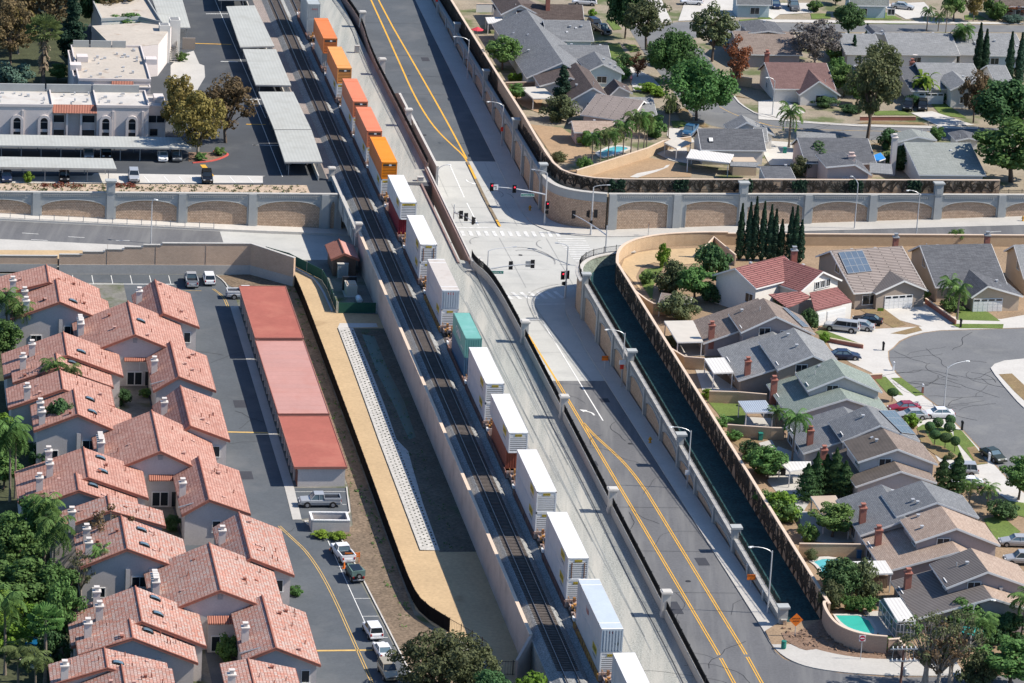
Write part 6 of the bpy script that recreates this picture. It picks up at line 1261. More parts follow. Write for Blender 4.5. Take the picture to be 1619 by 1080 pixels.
house('pale blue house across the top street', 'stucco_sky', [('shingle_palegreen', (d_, 555, -25), (d_, 790, -25), 4.6, 5, (d_, 560, 8), dict(dr=BX, hL=3, hR=2.8))], (), (), [(0, 'r', 3, 1.4, 1.8, 1.3), (0, 'r', 9, 1.4, 1.4, 1.2)], (), 1)
house('low grey roofed house at the top right corner', 'stucco_taupe', [('shingle_brown', (d_, 1430, -20), (d_, 1800, -20), 4.6, 5, (d_, 1440, 36), dict(dr=BX, hL=3, hR=2.8))], (), (), [(0, 'r', 6, 1.4, 1.8, 1.3)], (), 1)
house('pale roofed house at the top behind the street trees', 'stucco_sky', [('shingle_grey', (c_, 1405, -30), (c_, 1619, -30), 4.6, 5, (c_, 1400, 25), dict(dr=BX, hL=3, hR=2.8))], (), (), [(0, 'r', 4, 1.4, 1.8, 1.3)], (), 1)
# ------------------------------------------------------------------ patio covers, sheds, sunroom
def cover(label, m, pts, z, name='patio_cover', posts=True, cat='patio cover', z2=None, zb=0.0):
    z2 = z if z2 is None else z2; P = [G(*sp, zz) for sp, zz in zip(pts, (z, z, z2, z2))]; c = sum(P, Vector())/4; root = thing(name, (c.x, c.y, zb), label, cat)
    slab(root, 'roof', m, list(zip(pts, (z, z, z2, z2))), .14)
    b = MB(); [b.bar(P[k] - UP*.12, P[(k+1) % 4] - UP*.12, .08, .2) for k in range(4)]; b.build('fascia', M['trim_white'], root)
    if posts:
        for p in P: q = p.lerp(c, .06); b = MB(); b.box((q.x, q.y, (p.z - .1 + zb)/2), (.14, .14, p.z - .1 - zb), BX); b.build('post', M['trim_white'], root)
    return root
mat('cover_beige', (0.50, 0.46, 0.40), .9, .08, .5); mat('cover_white', (0.62, 0.60, 0.57), .8, .06, .5, pat='stripeu', c2=(.52, .50, .47), bw=.5); mat('cover_blue', (0.34, 0.38, 0.43), .6, .08, .5, pat='stripeu', c2=(.25, .29, .34), bw=.3, bump=.5); mat('cover_tan', (0.42, 0.33, 0.25), .9, .12, .5)
mat('tarp_blue', (0.03, 0.22, 0.55), .6, .1, 1.5)
cover('beige flat patio cover beside the topmost brown house of the row', 'cover_beige', [(g_, 965, 915), (g_, 1138, 912), (g_, 1200, 1040), (g_, 1045, 1043)], 2.6)
cover('white patio cover behind the grey house with the tall red chimney', 'cover_white', [(k_, 1210, 102), (k_, 1328, 97), (k_, 1386, 186), (k_, 1265, 190)], 2.6)
cover('blue grey corrugated patio cover beside the green lawn', 'cover_blue', [(k_, 1416, 362), (l_, 42, 357), (l_, 95, 430), (k_, 1462, 430)], 2.5)
cover('small white L shaped patio roof behind the junipers', 'cover_white', [(l_, 125, 732), (l_, 318, 730), (l_, 322, 768), (l_, 190, 788)], 2.5)
cover('tan flat patio roof behind the slate grey house', 'cover_tan', [(p_, 320, -60), (p_, 470, -65), (p_, 562, 98), (p_, 400, 62)], 2.6)
cover('long white patio roof beside the small kidney pool', 'cover_white', [(p_, 415, 342), (p_, 772, 332), (p_, 820, 408), (p_, 500, 418)], 2.7)
cover('white patio cover standing over the brown back yard', 'cover_white', [(c_, 1128, 908), (c_, 1388, 940), (c_, 1362, 992), (c_, 1100, 962)], 2.6)
cover('beige patio roof with rails behind the dark conifer', 'cover_beige', [(c_, 90, 532), (c_, 222, 526), (c_, 300, 595), (c_, 165, 598)], 2.4)
cover('brown shed roof among the bushes by the curved tan wall', 'shingle_brown', [(g_, 948, 742), (g_, 1135, 768), (g_, 1120, 806), (g_, 930, 802)], 2.3, 'garden_shed', cat='shed')
cover('bright blue tarpaulin canopy between two grey roofs', 'tarp_blue', [(d_, 690, 950), (d_, 745, 930), (d_, 775, 965), (d_, 700, 990)], 2.4, 'tarp_canopy', cat='canopy')
cover('grey shade sail roof beside the blue pickup', 'cover_beige', [(c_, 965, 868), (c_, 1035, 838), (c_, 1130, 868), (c_, 1040, 905)], 2.3, 'shade_sail', cat='canopy')
cover('white garden canopy with a small table, top left back yard', 'cover_white', [(c_, -125, 105), (c_, -30, 102), (c_, -15, 135), (c_, -110, 140)], 2.4, 'garden_canopy', cat='canopy')
cover('dark slatted pergola in the topmost back yard', 'shingle_brown', [(c_, -85, 28), (c_, 0, 25), (c_, 15, 55), (c_, -70, 58)], 2.4, 'pergola', cat='pergola')
root = cover('glazed sunroom with a white ribbed roof beside the emerald pool', 'cover_white', [(p_, 765, 562), (p_, 862, 558), (p_, 958, 695), (p_, 850, 700)], 2.7, 'sunroom', cat='sunroom')
pr = mat('glass_wall', (0.10, 0.16, 0.17), .1, .2, .6, spec=.6); b = MB(); f = MB(); P = [G(p_, 740, 575, 2.2), G(p_, 845, 720, 2.2), G(p_, 955, 712, 2.5)]
for a, c in zip(P, P[1:]):
    b.add([(a.x, a.y, .2), (c.x, c.y, .2), (c.x, c.y, a.z), (a.x, a.y, a.z)])
    for k in range(6): q = a.lerp(c, k/5); f.box((q.x, q.y, q.z/2), (.09, .09, q.z), BX)
    for z in (.25, 1.2, 2.2): f.bar((a.x, a.y, z), (c.x, c.y, z), .08, .08)
b.add([P[0], P[1], G(p_, 850, 700, 2.65), G(p_, 765, 562, 2.65)]); b.build('glazing', pr, root); f.build('frame', M['trim_white'], root)
# garden walls between the yards
def gwall(spec, h, label, m='block_pale', z=0.0, th=.2, cat='wall', name='garden_wall'):
    P = [Vector((p.x, p.y, z)) for p in GM(spec, h + z)]; return plain_wall(name, P, th, z - .3 if False else [z]*len(P), [z + h]*len(P), M[m], label, .08, M['coping'], cat)
mat('wood_fence', (0.26, 0.20, 0.15), .95, .1, .5, pat='stripeu', c2=(.19, .145, .11), bw=.2, bump=.4)
gwall('k 990 35 k 1090 95 k 1210 105', 1.8, 'stepped tan garden wall below the topmost patio')
gwall('k 1240 305 k 1410 310 k 1590 325', 1.7, 'grey tan wall across the yard above the green lawn'); gwall('k 1350 510 k 1619 528 l 160 530', 1.7, 'tan garden wall below the green lawn')
gwall('p 250 232 p 460 235 p 650 237', 1.7, 'tan garden wall above the kidney shaped pool'); gwall('g 765 715 g 800 745 g 860 790 g 900 812 g 985 815', 1.7, 'stepped tan wall beside the brown shed')
gwall('c 430 1040 c 560 1000 c 860 905 c 960 860 c 1130 835', 1.8, 'tan garden wall behind the row of palms', 'block_pale'); gwall('c 0 505 c 210 500', 1.6, 'brown garden wall behind the yellow green hedge', 'wood_fence'); gwall('c -180 25 c -60 25', 1.7, 'white vinyl fence in the topmost back yard', 'trim_white')
gwall('g 1215 465 g 1268 405 g 1400 515', 1.8, 'brown stepped wall dropping from the dirt bank to the cypress row', 'block_tan'); gwall('c 1370 420 c 1430 470 c 1500 480', 1.7, 'tan garden wall beside the maroon roofed house', 'block_pale')
gwall('p 595 420 p 790 425', 1.7, 'wooden fence behind the dark citrus tree', 'wood_fence'); gwall('h 1020 780 h 1205 910', .8, 'low brick wall between the two drives', 'brick_red'); gwall('d 620 712 d 960 712', .7, 'low retaining wall in front of the raised lawn', 'brick_red'); gwall('l 680 205 l 755 200', .7, 'low brick planter wall beside the dark sedan', 'brick_red'); gwall('h 390 1015 h 640 1062', .6, 'low brick edging round the corner lawn', 'brick_red')
# ------------------------------------------------------------------ apartments and carports, upper left
mat('apt_wall', (0.60, 0.54, 0.51), .95, .05, .4, .05, 5.0); mat('apt_roof', (0.50, 0.47, 0.43), .95, .10, .25, .05, 2.0, stain=(0.40, 0.34, 0.29), stv=(.55, .75), sst=.35); mat('apt_roof_tan', (0.44, 0.39, 0.33), .95, .10, .25, .05, 2.0, stain=(0.33, 0.25, 0.19), stv=(.58, .72), sst=.4)
mat('carport_roof', (0.40, 0.405, 0.375), .9, .06, .3, pat='stripeu', c2=(.365, .37, .345), bw=.6, stain=(0.33, 0.33, 0.30), stv=(.5, .75), sst=.5)
ra = random.Random(5)
def block(root, s0, s1, v0, v1, z1, wall='apt_wall', roof='apt_roof', par=.45, z0=0.0):
    MB().prism([TP(s0, v0), TP(s0, v1), TP(s1, v1), TP(s1, v0)], z0, z1).build('wall', M[wall], root)
    MB().prism([TP(s0 + .2, v0 + .2), TP(s0 + .2, v1 - .2), TP(s1 - .2, v1 - .2), TP(s1 - .2, v0 + .2)], z1 + .01, z1 + .08).build('roof', M[roof], root)
    if par: b = MB(); run(b, [TP(s0, v0), TP(s0, v1), TP(s1, v1), TP(s1, v0), TP(s0, v0)], .22, z1 - .01, z1 + par); b.build('parapet', M[wall], root)
def clutter(root, s0, s1, v0, v1, z, n):
    for k in range(n):
        q = TP(ra.uniform(s0, s1), ra.uniform(v0, v1), z); b = MB(); h = ra.uniform(.15, .5); b.box(q + UP*h/2, (ra.uniform(.2, .6), ra.uniform(.2, .6), h), BX); b.build('roof_vent', M['vent_metal'], root)
def arch_bay(root, s, v):
    f = MB(); w_, h = 2.2, 4.6; N = 10; o = .4
    prof = lambda r: [(-r, 0)] + [(-r*math.cos(math.pi*k/N), h - 1.1 + r*math.sin(math.pi*k/N)) for k in range(N+1)] + [(r, 0)]
    A, B = prof(1.1), prof(.62); P = lambda q, d: TP(s - d, v + q[0], q[1])
    for k in range(len(A)-1):
        f.add([P(B[k], o), P(B[k+1], o), P(A[k+1], o), P(A[k], o)][::-1]); f.add([P(A[k], 0), P(A[k+1], 0), P(A[k+1], o), P(A[k], o)]); f.add([P(B[k], o), P(B[k+1], o), P(B[k+1], .05), P(B[k], .05)])
    fr = f.build('arched_surround', M['apt_wall'], root); g = MB(); g.poly([P(q, .06) for q in [(-.62, 1.95)] + B[1:-1] + [(.62, 1.95)]]); g.box(TP(s - .04, v, .95), (1.24, .05, 1.3), BX); g.build('pane', M['glass_dark'], fr)
    b = MB(); b.box(TP(s - .1, v, 1.8), (1.2, .16, .5), BX); b.box(TP(s - .1, v, 3.3), (1.2, .08, .07), BX); b.build('spandrel', M['stucco_light'], fr)
F = G('a', 590, 655, 6.0); sf, v590 = tp(F); vat = lambda x: tp(G('a', x, 650, 6.0))[1]
root = thing('apartment_building', TP(sf, vat(300)), 'white two storey apartment building with arched window bays facing the carports', 'apartment building')
block(root, sf, sf + 10.5, vat(-420), vat(320), 6.0); block(root, sf + 1.3, sf + 10.5, vat(320) + .01, vat(590) - .01, 5.8, par=0); block(root, sf, sf + 10.5, vat(590), vat(905), 6.0); block(root, sf + 2.4, sf + 9.5, vat(905) + .01, vat(1015), 5.6, par=.25)
for x in (105, 270, 645, 805, -220, -60): arch_bay(root, sf, vat(x))
b = MB(); a0, a1 = vat(322), vat(590); b.add([TP(sf - .3, a0, 5.0), TP(sf - .3, a1, 5.0), TP(sf + 1.2, a1, 6.15), TP(sf + 1.2, a0, 6.15)]); b.build('tile_mansard', M['pan_tile'], root)
for x0, x1, z in ((325, 400, 3.6), (325, 400, 1.0), (500, 585, 3.6), (500, 585, 1.0)):
    f = MB(); f.box(TP(sf + 1.25, (vat(x0)+vat(x1))/2, z), (vat(x1) - vat(x0), .12, 1.5), BX); o = f.build('window', M['trim_white'], root); g = MB(); g.box(TP(sf + 1.18, (vat(x0)+vat(x1))/2, z), (vat(x1) - vat(x0) - .3, .06, 1.25), BX); g.build('pane', M['glass_dark'], o)
for x in (410, 495): b = MB(); b.box(TP(sf + .7, vat(x), 2.5), (.35, 1.2, 5.0), BX); b.build('wall_pier', M['apt_wall'], root)
for x0, x1 in ((-400, 290), (300, 575), (585, 870)): b = MB(); b.box(TP(sf + 10.3, (vat(x0)+vat(x1))/2, 6.7), (vat(x1) - vat(x0), .35, 1.4), BX); b.build('parapet', M['concrete_blue'], root)
for x in (690, 870, 140): b = MB(); b.box(TP(sf - .12, vat(x), 2.7), (.4, .25, 5.4), BX); b.build('wall_pier', M['apt_wall'], root)
b = MB(); b.box(TP(sf + 6.5, vat(980), 6.1), (1.7, 3, .9), BX); b.build('roof_box', M['apt_wall'], root)
for x, z in ((935, 3.4), (985, 3.4), (945, 1.0)): b = MB(); b.box(TP(sf + 2.36, vat(x), z), (1.3, .1, 1.2), BX); b.build('window', M['glass_dark'], root)
clutter(root, sf + 1.5, sf + 9, vat(0), vat(880), 6.08, 26)
s2, v2 = tp(G('a', 480, 492, 6.0)); vb = lambda x: tp(G('a', x, 492, 6.0))[1]; sb = tp(G('a', 460, 287, 6.0))[0]
root = thing('apartment_building', TP(s2, vb(700)), 'tan flat roofed apartment block behind the white arched one', 'apartment building')
block(root, s2, sb, vb(480), vb(915), 6.0, roof='apt_roof_tan'); block(root, s2 + 3, sb - 3, vb(455), vb(480) - .01, 5.7, roof='apt_roof_tan'); block(root, s2 - 1.6, s2 - .01, vb(575), vb(910), 5.2, roof='apt_roof_tan', par=.2)
b = MB(); a0, a1 = vb(678), vb(810); b.add([TP(s2 - 1.9, a0, 4.6), TP(s2 - 1.9, a1, 4.6), TP(s2 - .3, a1, 6.1), TP(s2 - .3, a0, 6.1)]); b.build('tile_mansard', M['pan_tile'], root)
for x0, x1 in ((490, 590), (600, 730), (735, 820)): b = MB(); b.box(TP(sb - .3, (vb(x0)+vb(x1))/2, 6.7), (vb(x1) - vb(x0), .3, 1.3), BX); b.build('parapet', M['concrete_blue'], root)
for x, y in ((920, 385), (500, 370), (460, 420)): q = G('a', x, y, 6.1); b = MB(); b.box(q + UP*.5, (2.0, 2.4, 1.0), BX); b.build('roof_box', M['apt_wall'], root)
clutter(root, s2 + 2, sb - 2, vb(520), vb(880), 6.08, 24)
root = thing('apartment_building', G('a', 900, 270), 'third apartment block with white stair towers beside the carport drive', 'apartment building')
P = [G('a', x, y, 6.0) for x, y in ((560, 160), (860, 142), (1045, 165), (965, 272), (700, 300))]; MB().prism(P, 0, 6.0).build('wall', M['apt_wall'], root); MB().prism(P, 6.01, 6.1).build('roof', M['apt_roof_tan'], root)
for x, y in ((1000, 385), (1062, 350)): q = G('a', x, y); b = MB(); b.box(q + AX*1.2 + UP*3.6, (2.0, 2.4, 7.2), BX); b.build('stair_tower', M['stucco_white'], root); b = MB(); b.box(q + AX*1.2 + UP*7.22, (1.5, 1.9, .1), BX); b.build('tower_top', M['shingle_grey'], root)
b = MB(); q = G('a', 1060, 378)
for k in range(12): b.box(q + AX*(k*.5) + UP*(k*.28 + .1), (1.5, .5, .12), BX)
b.bar(q + BX*.8 + UP*.9, q + BX*.8 + AX*6 + UP*4.2, .06, .9); b.build('stairs', M['concrete'], root)
b = MB(); q = G('a', 1150, 300); b.box(q + UP*1.1, (2.4, .3, 2.2), BX); b.build('screen_wall', M['stucco_taupe'], root)
root = thing('apartment_building', G('a', 870, 100), 'distant white apartment roof beyond the stair towers', 'apartment building'); P = [G('a', x, y, 6.0) for x, y in ((560, 5), (880, -20), (985, 150), (850, 118), (620, 130))]; MB().prism(P, 0, 6.0).build('wall', M['stucco_white'], root); MB().prism(P, 6.01, 6.1).build('roof', M['apt_roof_tan'], root); b = MB(); run(b, P + [P[0]], .25, 6.0, 6.6); b.build('parapet', M['concrete_blue'], root)
def carport(label, pts, z=2.6, n=5):
    P = [G(*sp, z) for sp in pts]; c = sum(P, Vector())/4; root = thing('carport', (c.x, c.y, 0), label, 'carport')
    slab(root, 'roof', 'carport_roof', [(sp, z) for sp in pts], .1); b = MB(); [b.bar(P[k] - UP*.16, P[(k+1) % 4] - UP*.16, .06, .3) for k in range(4)]; b.build('fascia', mat('carport_fascia', (.42, .40, .36), .8, .1), root)
    for k in range(n + 1):
        for e in (.12, .88): q = P[0].lerp(P[3], .04 + .92*k/n).lerp(P[1].lerp(P[2], .04 + .92*k/n), e); b = MB(); b.box((q.x, q.y, z/2 - .05), (.12, .12, z - .1), BX); b.build('post', M['grey_metal'], root)
    b = MB()
    for k in range(n + 1): b.bar(P[0].lerp(P[3], k/n) - UP*.2, P[1].lerp(P[2], k/n) - UP*.2, .1, .16)
    b.build('beam', M['grey_metal'], root)
N_ = None
carport('long carport roof in front of the arched apartment building', [('a', 1100, 838), ('a', 1165, 902), ('a', -420, 880), ('a', -420, 812)], n=12)
carport('shorter carport roof nearest the planted strip', [('a', 685, 965), ('a', 710, 1028), ('a', -420, 1010), ('a', -420, 948)], n=8)
for k, q in enumerate([((335, -60), (384, -60), (391, -1), (345, -1)), ((358, 10), (402.5, 8.5), (433.7, 72.5), (380, 74)), ((384, 77.5), (436, 77.8), (460.2, 134.8), (404.5, 133.8)), ((408.8, 145), (463.3, 145), (491.8, 204.2), (433.7, 204.5)), ((434, 205.8), (492.3, 205.3), (509.5, 255.5), (450.5, 255.8))]):
    carport(('topmost carport beside the tracks, cut by the picture edge', 'second carport from the top beside the tracks', 'third carport from the top beside the tracks', 'fourth carport from the top beside the tracks', 'lowest carport beside the tracks, a white car under its end')[k], [(N_, *p) for p in q], n=6)
carport('carport across the drive beside the stair towers', [('a', 915, -40), ('a', 1100, -40), ('a', 1160, 168), ('a', 990, 165)], n=5)
b_ = [TP(s, -10.2) for s in frange(164, 330, 8)]; plain_wall('lot_wall', b_, .2, 0, .9, M['concrete'], 'low concrete wall between the carports and the track', None)
# ------------------------------------------------------------------ trees, palms, shrubs
def leafm(name, c, **k): return mat(name, c, .8, .30, 1.1, .30, 5.0, leaf=True, rnd=.22, spec=.2, **k)
leafm('leaf_dark', (0.060, 0.120, 0.045)); leafm('leaf_ficus', (0.075, 0.170, 0.050)); leafm('leaf_olive', (0.120, 0.140, 0.065)); leafm('leaf_gold', (0.235, 0.185, 0.060)); leafm('leaf_rust', (0.165, 0.120, 0.062)); leafm('leaf_grey', (0.135, 0.120, 0.112)); leafm('leaf_lime', (0.145, 0.246, 0.032)); leafm('leaf_green', (0.105, 0.195, 0.055)); leafm('leaf_pine', (0.035, 0.075, 0.045)); leafm('leaf_cypress', (0.032, 0.070, 0.040)); leafm('leaf_sage', (0.087, 0.145, 0.113)); leafm('leaf_red', (0.232, 0.080, 0.043)); leafm('palm_green', (0.110, 0.200, 0.055)); leafm('palm_dull', (0.123, 0.167, 0.058)); leafm('palm_skirt', (0.232, 0.181, 0.123))
mat('bark', (0.12, 0.09, 0.07), .95, .25, 1.5, .2, 6.0); mat('bark_pale', (0.30, 0.26, 0.22), .95, .2, 1.5, .2, 6.0); mat('bark_palm', (0.19, 0.155, 0.125), .95, .2, 2.0, .2, 8.0)
RP = random.Random(77)
def rdir(): 
    while True:
        v = Vector((RP.uniform(-1, 1), RP.uniform(-1, 1), RP.uniform(-1, 1)))
        if .05 < v.length < 1: return v.normalized()
def leaf(mb, p, n, sz):
    a = n.orthogonal().normalized(); b = n.cross(a); t = RP.uniform(0, 6.28); a, b = a*math.cos(t) + b*math.sin(t), b*math.cos(t) - a*math.sin(t); s = sz*RP.uniform(.6, 1.25)
    mb.add([p - a*s*.5 - b*s*.28, p + a*s*.1 - b*s*.42, p + a*s*.6 + b*s*.1, p - a*s*.15 + b*s*.42])
def clump(mb, c, r, n, sz, flat_=.75):
    for _ in range(n):
        d = rdir(); q = c + Vector((d.x*r, d.y*r, d.z*r*flat_))*RP.uniform(.55, 1.0)**.5; leaf(mb, q, (d + rdir()*.7 + UP*.35).normalized(), sz)
PROTO = {}
def new_root(name): o = bpy.data.objects.new(name, None); COL.objects.link(o); return o
def tree_proto(key, name, leafmat, H=8.0, R=3.0, base=.3, n=46, nl=95, sz=.42, bark='bark', shape='dome', open_=.0, stems=1, cr=(.22, .36), br=14):
    root = new_root(name); tr = MB(); cr_ = MB(); cs = []
    for k in range(n):
        t = RP.random()
        for _ in range(30):
            d = rdir(); rr = RP.random()**.4; z = base + (1 - base)*(.5 + .5*d.z*rr); 
            if shape == 'dome': k_ = 1.0 if z < .6 else math.sqrt(max(0, 1 - ((z - .6)/.42)**2)); k_ *= .65 + .35*min(1, (z - base)/.15)
            elif shape == 'cone': k_ = max(.06, 1 - (z - base)/(1 - base))
            else: k_ = math.sqrt(max(0.05, 1 - ((z - (1+base)/2)/((1-base)/2*1.02))**2))
            x, y = d.x*rr, d.y*rr
            if x*x + y*y <= 1: break
        c = Vector((x*R*k_, y*R*k_, z*H)); cs.append(c)
    for c in cs: clump(cr_, c, R*RP.uniform(*cr), int(nl*RP.uniform(.6, 1.3)*(1 - open_)), sz)
    for s in range(stems):
        o = Vector((RP.uniform(-.3, .3), RP.uniform(-.3, .3), 0))*(stems > 1); top = Vector((RP.uniform(-.12, .12)*R, RP.uniform(-.12, .12)*R, H*(base + .35))); w_ = .045*H**.8*(.7 if stems > 1 else 1)
        tr.tube([o, o.lerp(top, .35) + Vector((RP.uniform(-.1, .1), RP.uniform(-.1, .1), 0)), o.lerp(top, .7), top], [w_, w_*.75, w_*.5, w_*.25], 7)
    for c in cs[::max(1, n//br)]:
        a = Vector((0, 0, H*max(.12, base*.85))); tr.tube([a, a.lerp(c, .5) + UP*H*.04, c], [w_*.5, w_*.3, w_*.1], 5)
    tr.build('trunk', M[bark], root); cr_.build('crown', M[leafmat], root, origin=None); PROTO[key] = [root, False, H, R]; return root
def palm_proto(key, name, leafmat, H=8.0, R=2.4, fronds=20, droop=1.0, trunk=.16, fan=False, skirt=False):
    root = new_root(name); tr = MB(); n = 9; bend = RP.uniform(-.25, .25)
    tr.tube([(bend*(k/n)**2, 0, (H - R*.45)*k/n) for k in range(n + 1)], [trunk*(1.35 if k == 0 else 1.0 - .25*k/n) for k in range(n + 1)], 8); tr.build('trunk', M['bark_palm'], root)
    top = Vector((bend, 0, H - R*.45)); cr_ = MB()
    for k in range(fronds):
        az = 2.4*k + RP.uniform(-.2, .2); el = lerp(1.25, -.5, (k + .5)/fronds) + RP.uniform(-.1, .1); d = Vector((math.cos(az), math.sin(az), 0)); P = []; p = top.copy(); e = el; st = R*1.15/8
        if fan:
            q = top + d*R*.55*math.cos(e) + UP*R*.55*math.sin(e); c = (q - top).normalized(); s_ = c.cross(UP).normalized(); u_ = s_.cross(c)
            for j in range(9): a = (j - 4)*.32; f = (c*math.cos(a) + s_*math.sin(a)); t_ = q + f*R*.5 - UP*.12*abs(j - 4)*.3; w_ = s_*math.cos(a)*.1 - c*math.sin(a)*.1; cr_.add([q - w_*.3, q + w_*.3, t_ + w_, t_ - UP*.15, t_ - w_])
            cr_.bar(top, q, .04, .04); continue
        for j in range(9): P.append(p.copy()); p += (d*math.cos(e) + UP*math.sin(e))*st; e -= .19*droop*(1 + j*.12)
        for a, b in zip(P, P[1:]): cr_.bar(a, b, .05, .035)
        sd = d.cross(UP)
        for j in range(1, 9):
            for i in (0, .5):
                q = P[j-1].lerp(P[j], i + .01); l_ = R*.34*math.sin(math.pi*clamp((j + i)/9.3, .08, .97))**.6
                for sg in (-1, 1):
                    t_ = q + sd*sg*l_*.85 + d*l_*.45 - UP*l_*RP.uniform(.25, .8)*droop; w_ = (d*.085*R/2.4); cr_.add([q - w_, q + w_, t_ + w_*.5, t_ - w_*.3])
    cr_.build('crown', M[leafmat], root)
    if skirt:
        sk = MB()
        for k in range(90): az = RP.uniform(0, 6.28); z = RP.uniform(H*.25, H - R*.6); d = Vector((math.cos(az), math.sin(az), 0)); q = top*(z/top.z) + d*.2; q.z = z; t_ = q + d*RP.uniform(.35, .7) - UP*RP.uniform(.7, 1.3); w_ = d.cross(UP)*.2; sk.add([q - w_*.5, q + w_*.5, t_ + w_, t_ - w_])
        sk.build('dead_frond_skirt', M['palm_skirt'], root)
    PROTO[key] = [root, False, H, R]; return root
def column_proto(key, name, leafmat, H=9.7, R=.62, nl=2600, sz=.26, ragged=.12):
    root = new_root(name); tr = MB(); tr.tube([(0, 0, 0), (0, 0, H*.9)], [.12, .03], 6); tr.build('trunk', M['bark'], root); cr_ = MB()
    for _ in range(nl):
        z = RP.random()**.9; r = R*min(1, (z/.10)**.6 if z < .1 else 1)*max(.04, (1 - z**2.6))*(1 + ragged*math.sin(z*37 + 3))*RP.uniform(.72, 1.06); a = RP.uniform(0, 6.28); d = Vector((math.cos(a), math.sin(a), 0)); leaf(cr_, d*r + UP*(z*H + .1), (d + rdir()*.5).normalized(), sz)
    cr_.build('crown', M[leafmat], root); PROTO[key] = [root, False, H, R]; return root
tree_proto('ficus', 'ficus_tree', 'leaf_ficus', 10, 5.6, .26, 95, 120, .46, open_=0); tree_proto('round', 'shade_tree', 'leaf_dark', 8, 4.2, .25, 70, 110, .44); tree_proto('green', 'leafy_tree', 'leaf_green', 8, 3.2, .28, 50, 95, .40)
tree_proto('olive', 'street_tree', 'leaf_olive', 10, 4.2, .30, 62, 95, .40, open_=.15, cr=(.16, .30)); tree_proto('sycamore', 'sycamore_tree', 'leaf_gold', 12, 5.4, .22, 78, 100, .46, bark='bark_pale', open_=.1, cr=(.14, .28)); tree_proto('rust', 'autumn_tree', 'leaf_rust', 12, 5.0, .22, 66, 90, .44, open_=.15, cr=(.14, .28))
tree_proto('grey', 'bare_tree', 'leaf_grey', 8, 4.6, .2, 85, 100, .30, bark='bark_pale', open_=.2, cr=(.12, .24)); tree_proto('twig', 'twiggy_tree', 'leaf_olive', 9, 3.4, .35, 56, 24, .26, bark='bark_pale', stems=4, cr=(.10, .20), br=56); tree_proto('twigrust', 'twiggy_tree', 'leaf_rust', 9, 3.2, .3, 52, 30, .28, bark='bark_pale', stems=3, cr=(.10, .20), br=52)
tree_proto('pine', 'conifer_tree', 'leaf_pine', 9, 2.4, .08, 70, 70, .34, shape='cone', cr=(.16, .30)); tree_proto('oak', 'oak_tree', 'leaf_olive', 8, 5.6, .15, 95, 95, .36, cr=(.12, .24), open_=.08); tree_proto('redtree', 'red_leaf_tree', 'leaf_red', 8, 2.8, .2, 36, 70, .34, open_=.15)
tree_proto('shrub', 'shrub', 'leaf_green', 2.4, 1.7, .05, 30, 85, .24, shape='ball'); tree_proto('limeshrub', 'shrub', 'leaf_lime', 2.4, 1.7, .05, 30, 80, .24, shape='ball'); tree_proto('darkshrub', 'shrub', 'leaf_dark', 3, 2.2, .05, 36, 95, .28, shape='ball'); tree_proto('sageshrub', 'shrub', 'leaf_sage', 3, 2.4, .05, 40, 95, .26, shape='ball'); tree_proto('oliveshrub', 'shrub', 'leaf_olive', 3, 2.4, .05, 40, 95, .26, shape='ball')
palm_proto('queen', 'queen_palm', 'palm_green', 8, 2.6, 22, 1.0); palm_proto('queen2', 'queen_palm', 'palm_dull', 8, 2.5, 18, 1.15); palm_proto('lowpalm', 'palm', 'palm_green', 4.5, 2.0, 18, .9); palm_proto('fan', 'fan_palm', 'palm_dull', 9, 2.4, 34, fan=True, trunk=.3, skirt=True); palm_proto('fan2', 'fan_palm', 'palm_green', 8, 1.9, 26, fan=True, trunk=.2)
column_proto('cypress', 'cypress_tree', 'leaf_cypress'); column_proto('juniper', 'juniper_tree', 'leaf_dark', 5.5, 1.15, 2200, .30, .3)
# banana clump, ball topiary
root = new_root('banana_plant'); tr = MB(); cr_ = MB()
for k in range(5): o = Vector((RP.uniform(-.9, .9), RP.uniform(-.9, .9), 0)); tr.tube([o, o*1.2 + UP*3.2], [.2, .12], 7)
for k in range(38):
    az = 2.4*k; d = Vector((math.cos(az), math.sin(az), 0)); sd = d.cross(UP); p = Vector((RP.uniform(-1, 1), RP.uniform(-1, 1), RP.uniform(2.4, 3.6))); e = RP.uniform(.4, 1.3); w0 = .05
    for j in range(6): q = p + (d*math.cos(e) + UP*math.sin(e))*.45; w1 = .34*math.sin(math.pi*(j + 1)/6.4); cr_.add([p - sd*w0, p + sd*w0, q + sd*w1, q - sd*w1]); p, w0 = q, w1; e -= .38
tr.build('trunk', M['bark_palm'], root); cr_.build('crown', M['leaf_lime'], root); PROTO['banana'] = [root, False, 5, 2.4]
root = new_root('topiary_ball'); tr = MB(); tr.tube([(0, 0, 0), (.05, 0, 1.2)], .06, 6); tr.build('trunk', M['bark'], root); cr_ = MB()
for k in range(1500): d = rdir(); leaf(cr_, Vector((0, 0, 1.75)) + d*.74, (d + rdir()*.4).normalized(), .15)
cr_.build('crown', M['leaf_dark'], root); PROTO['topiary'] = [root, False, 2.5, .75]
CATS = dict(queen='palm', queen2='palm', lowpalm='palm', fan='palm', fan2='palm', shrub='shrub', limeshrub='shrub', darkshrub='shrub', sageshrub='shrub', oliveshrub='shrub', topiary='topiary', banana='plant')
def plant(kind, loc, H, R_, label, group=None):
    pr = PROTO[kind]; sc = (R_/pr[3], R_/pr[3], H/pr[2]); rz = RP.uniform(0, 6.28)
    if not pr[1]: o = pr[0]; pr[1] = True; o.location = loc; o.scale = sc; o.rotation_euler = (0, 0, rz)
    else: o = copy_tree(pr[0], loc, rz, scale=sc)
    if 'group' in o: del o['group']
    return tag(o, label, CATS.get(kind, 'tree'), group)
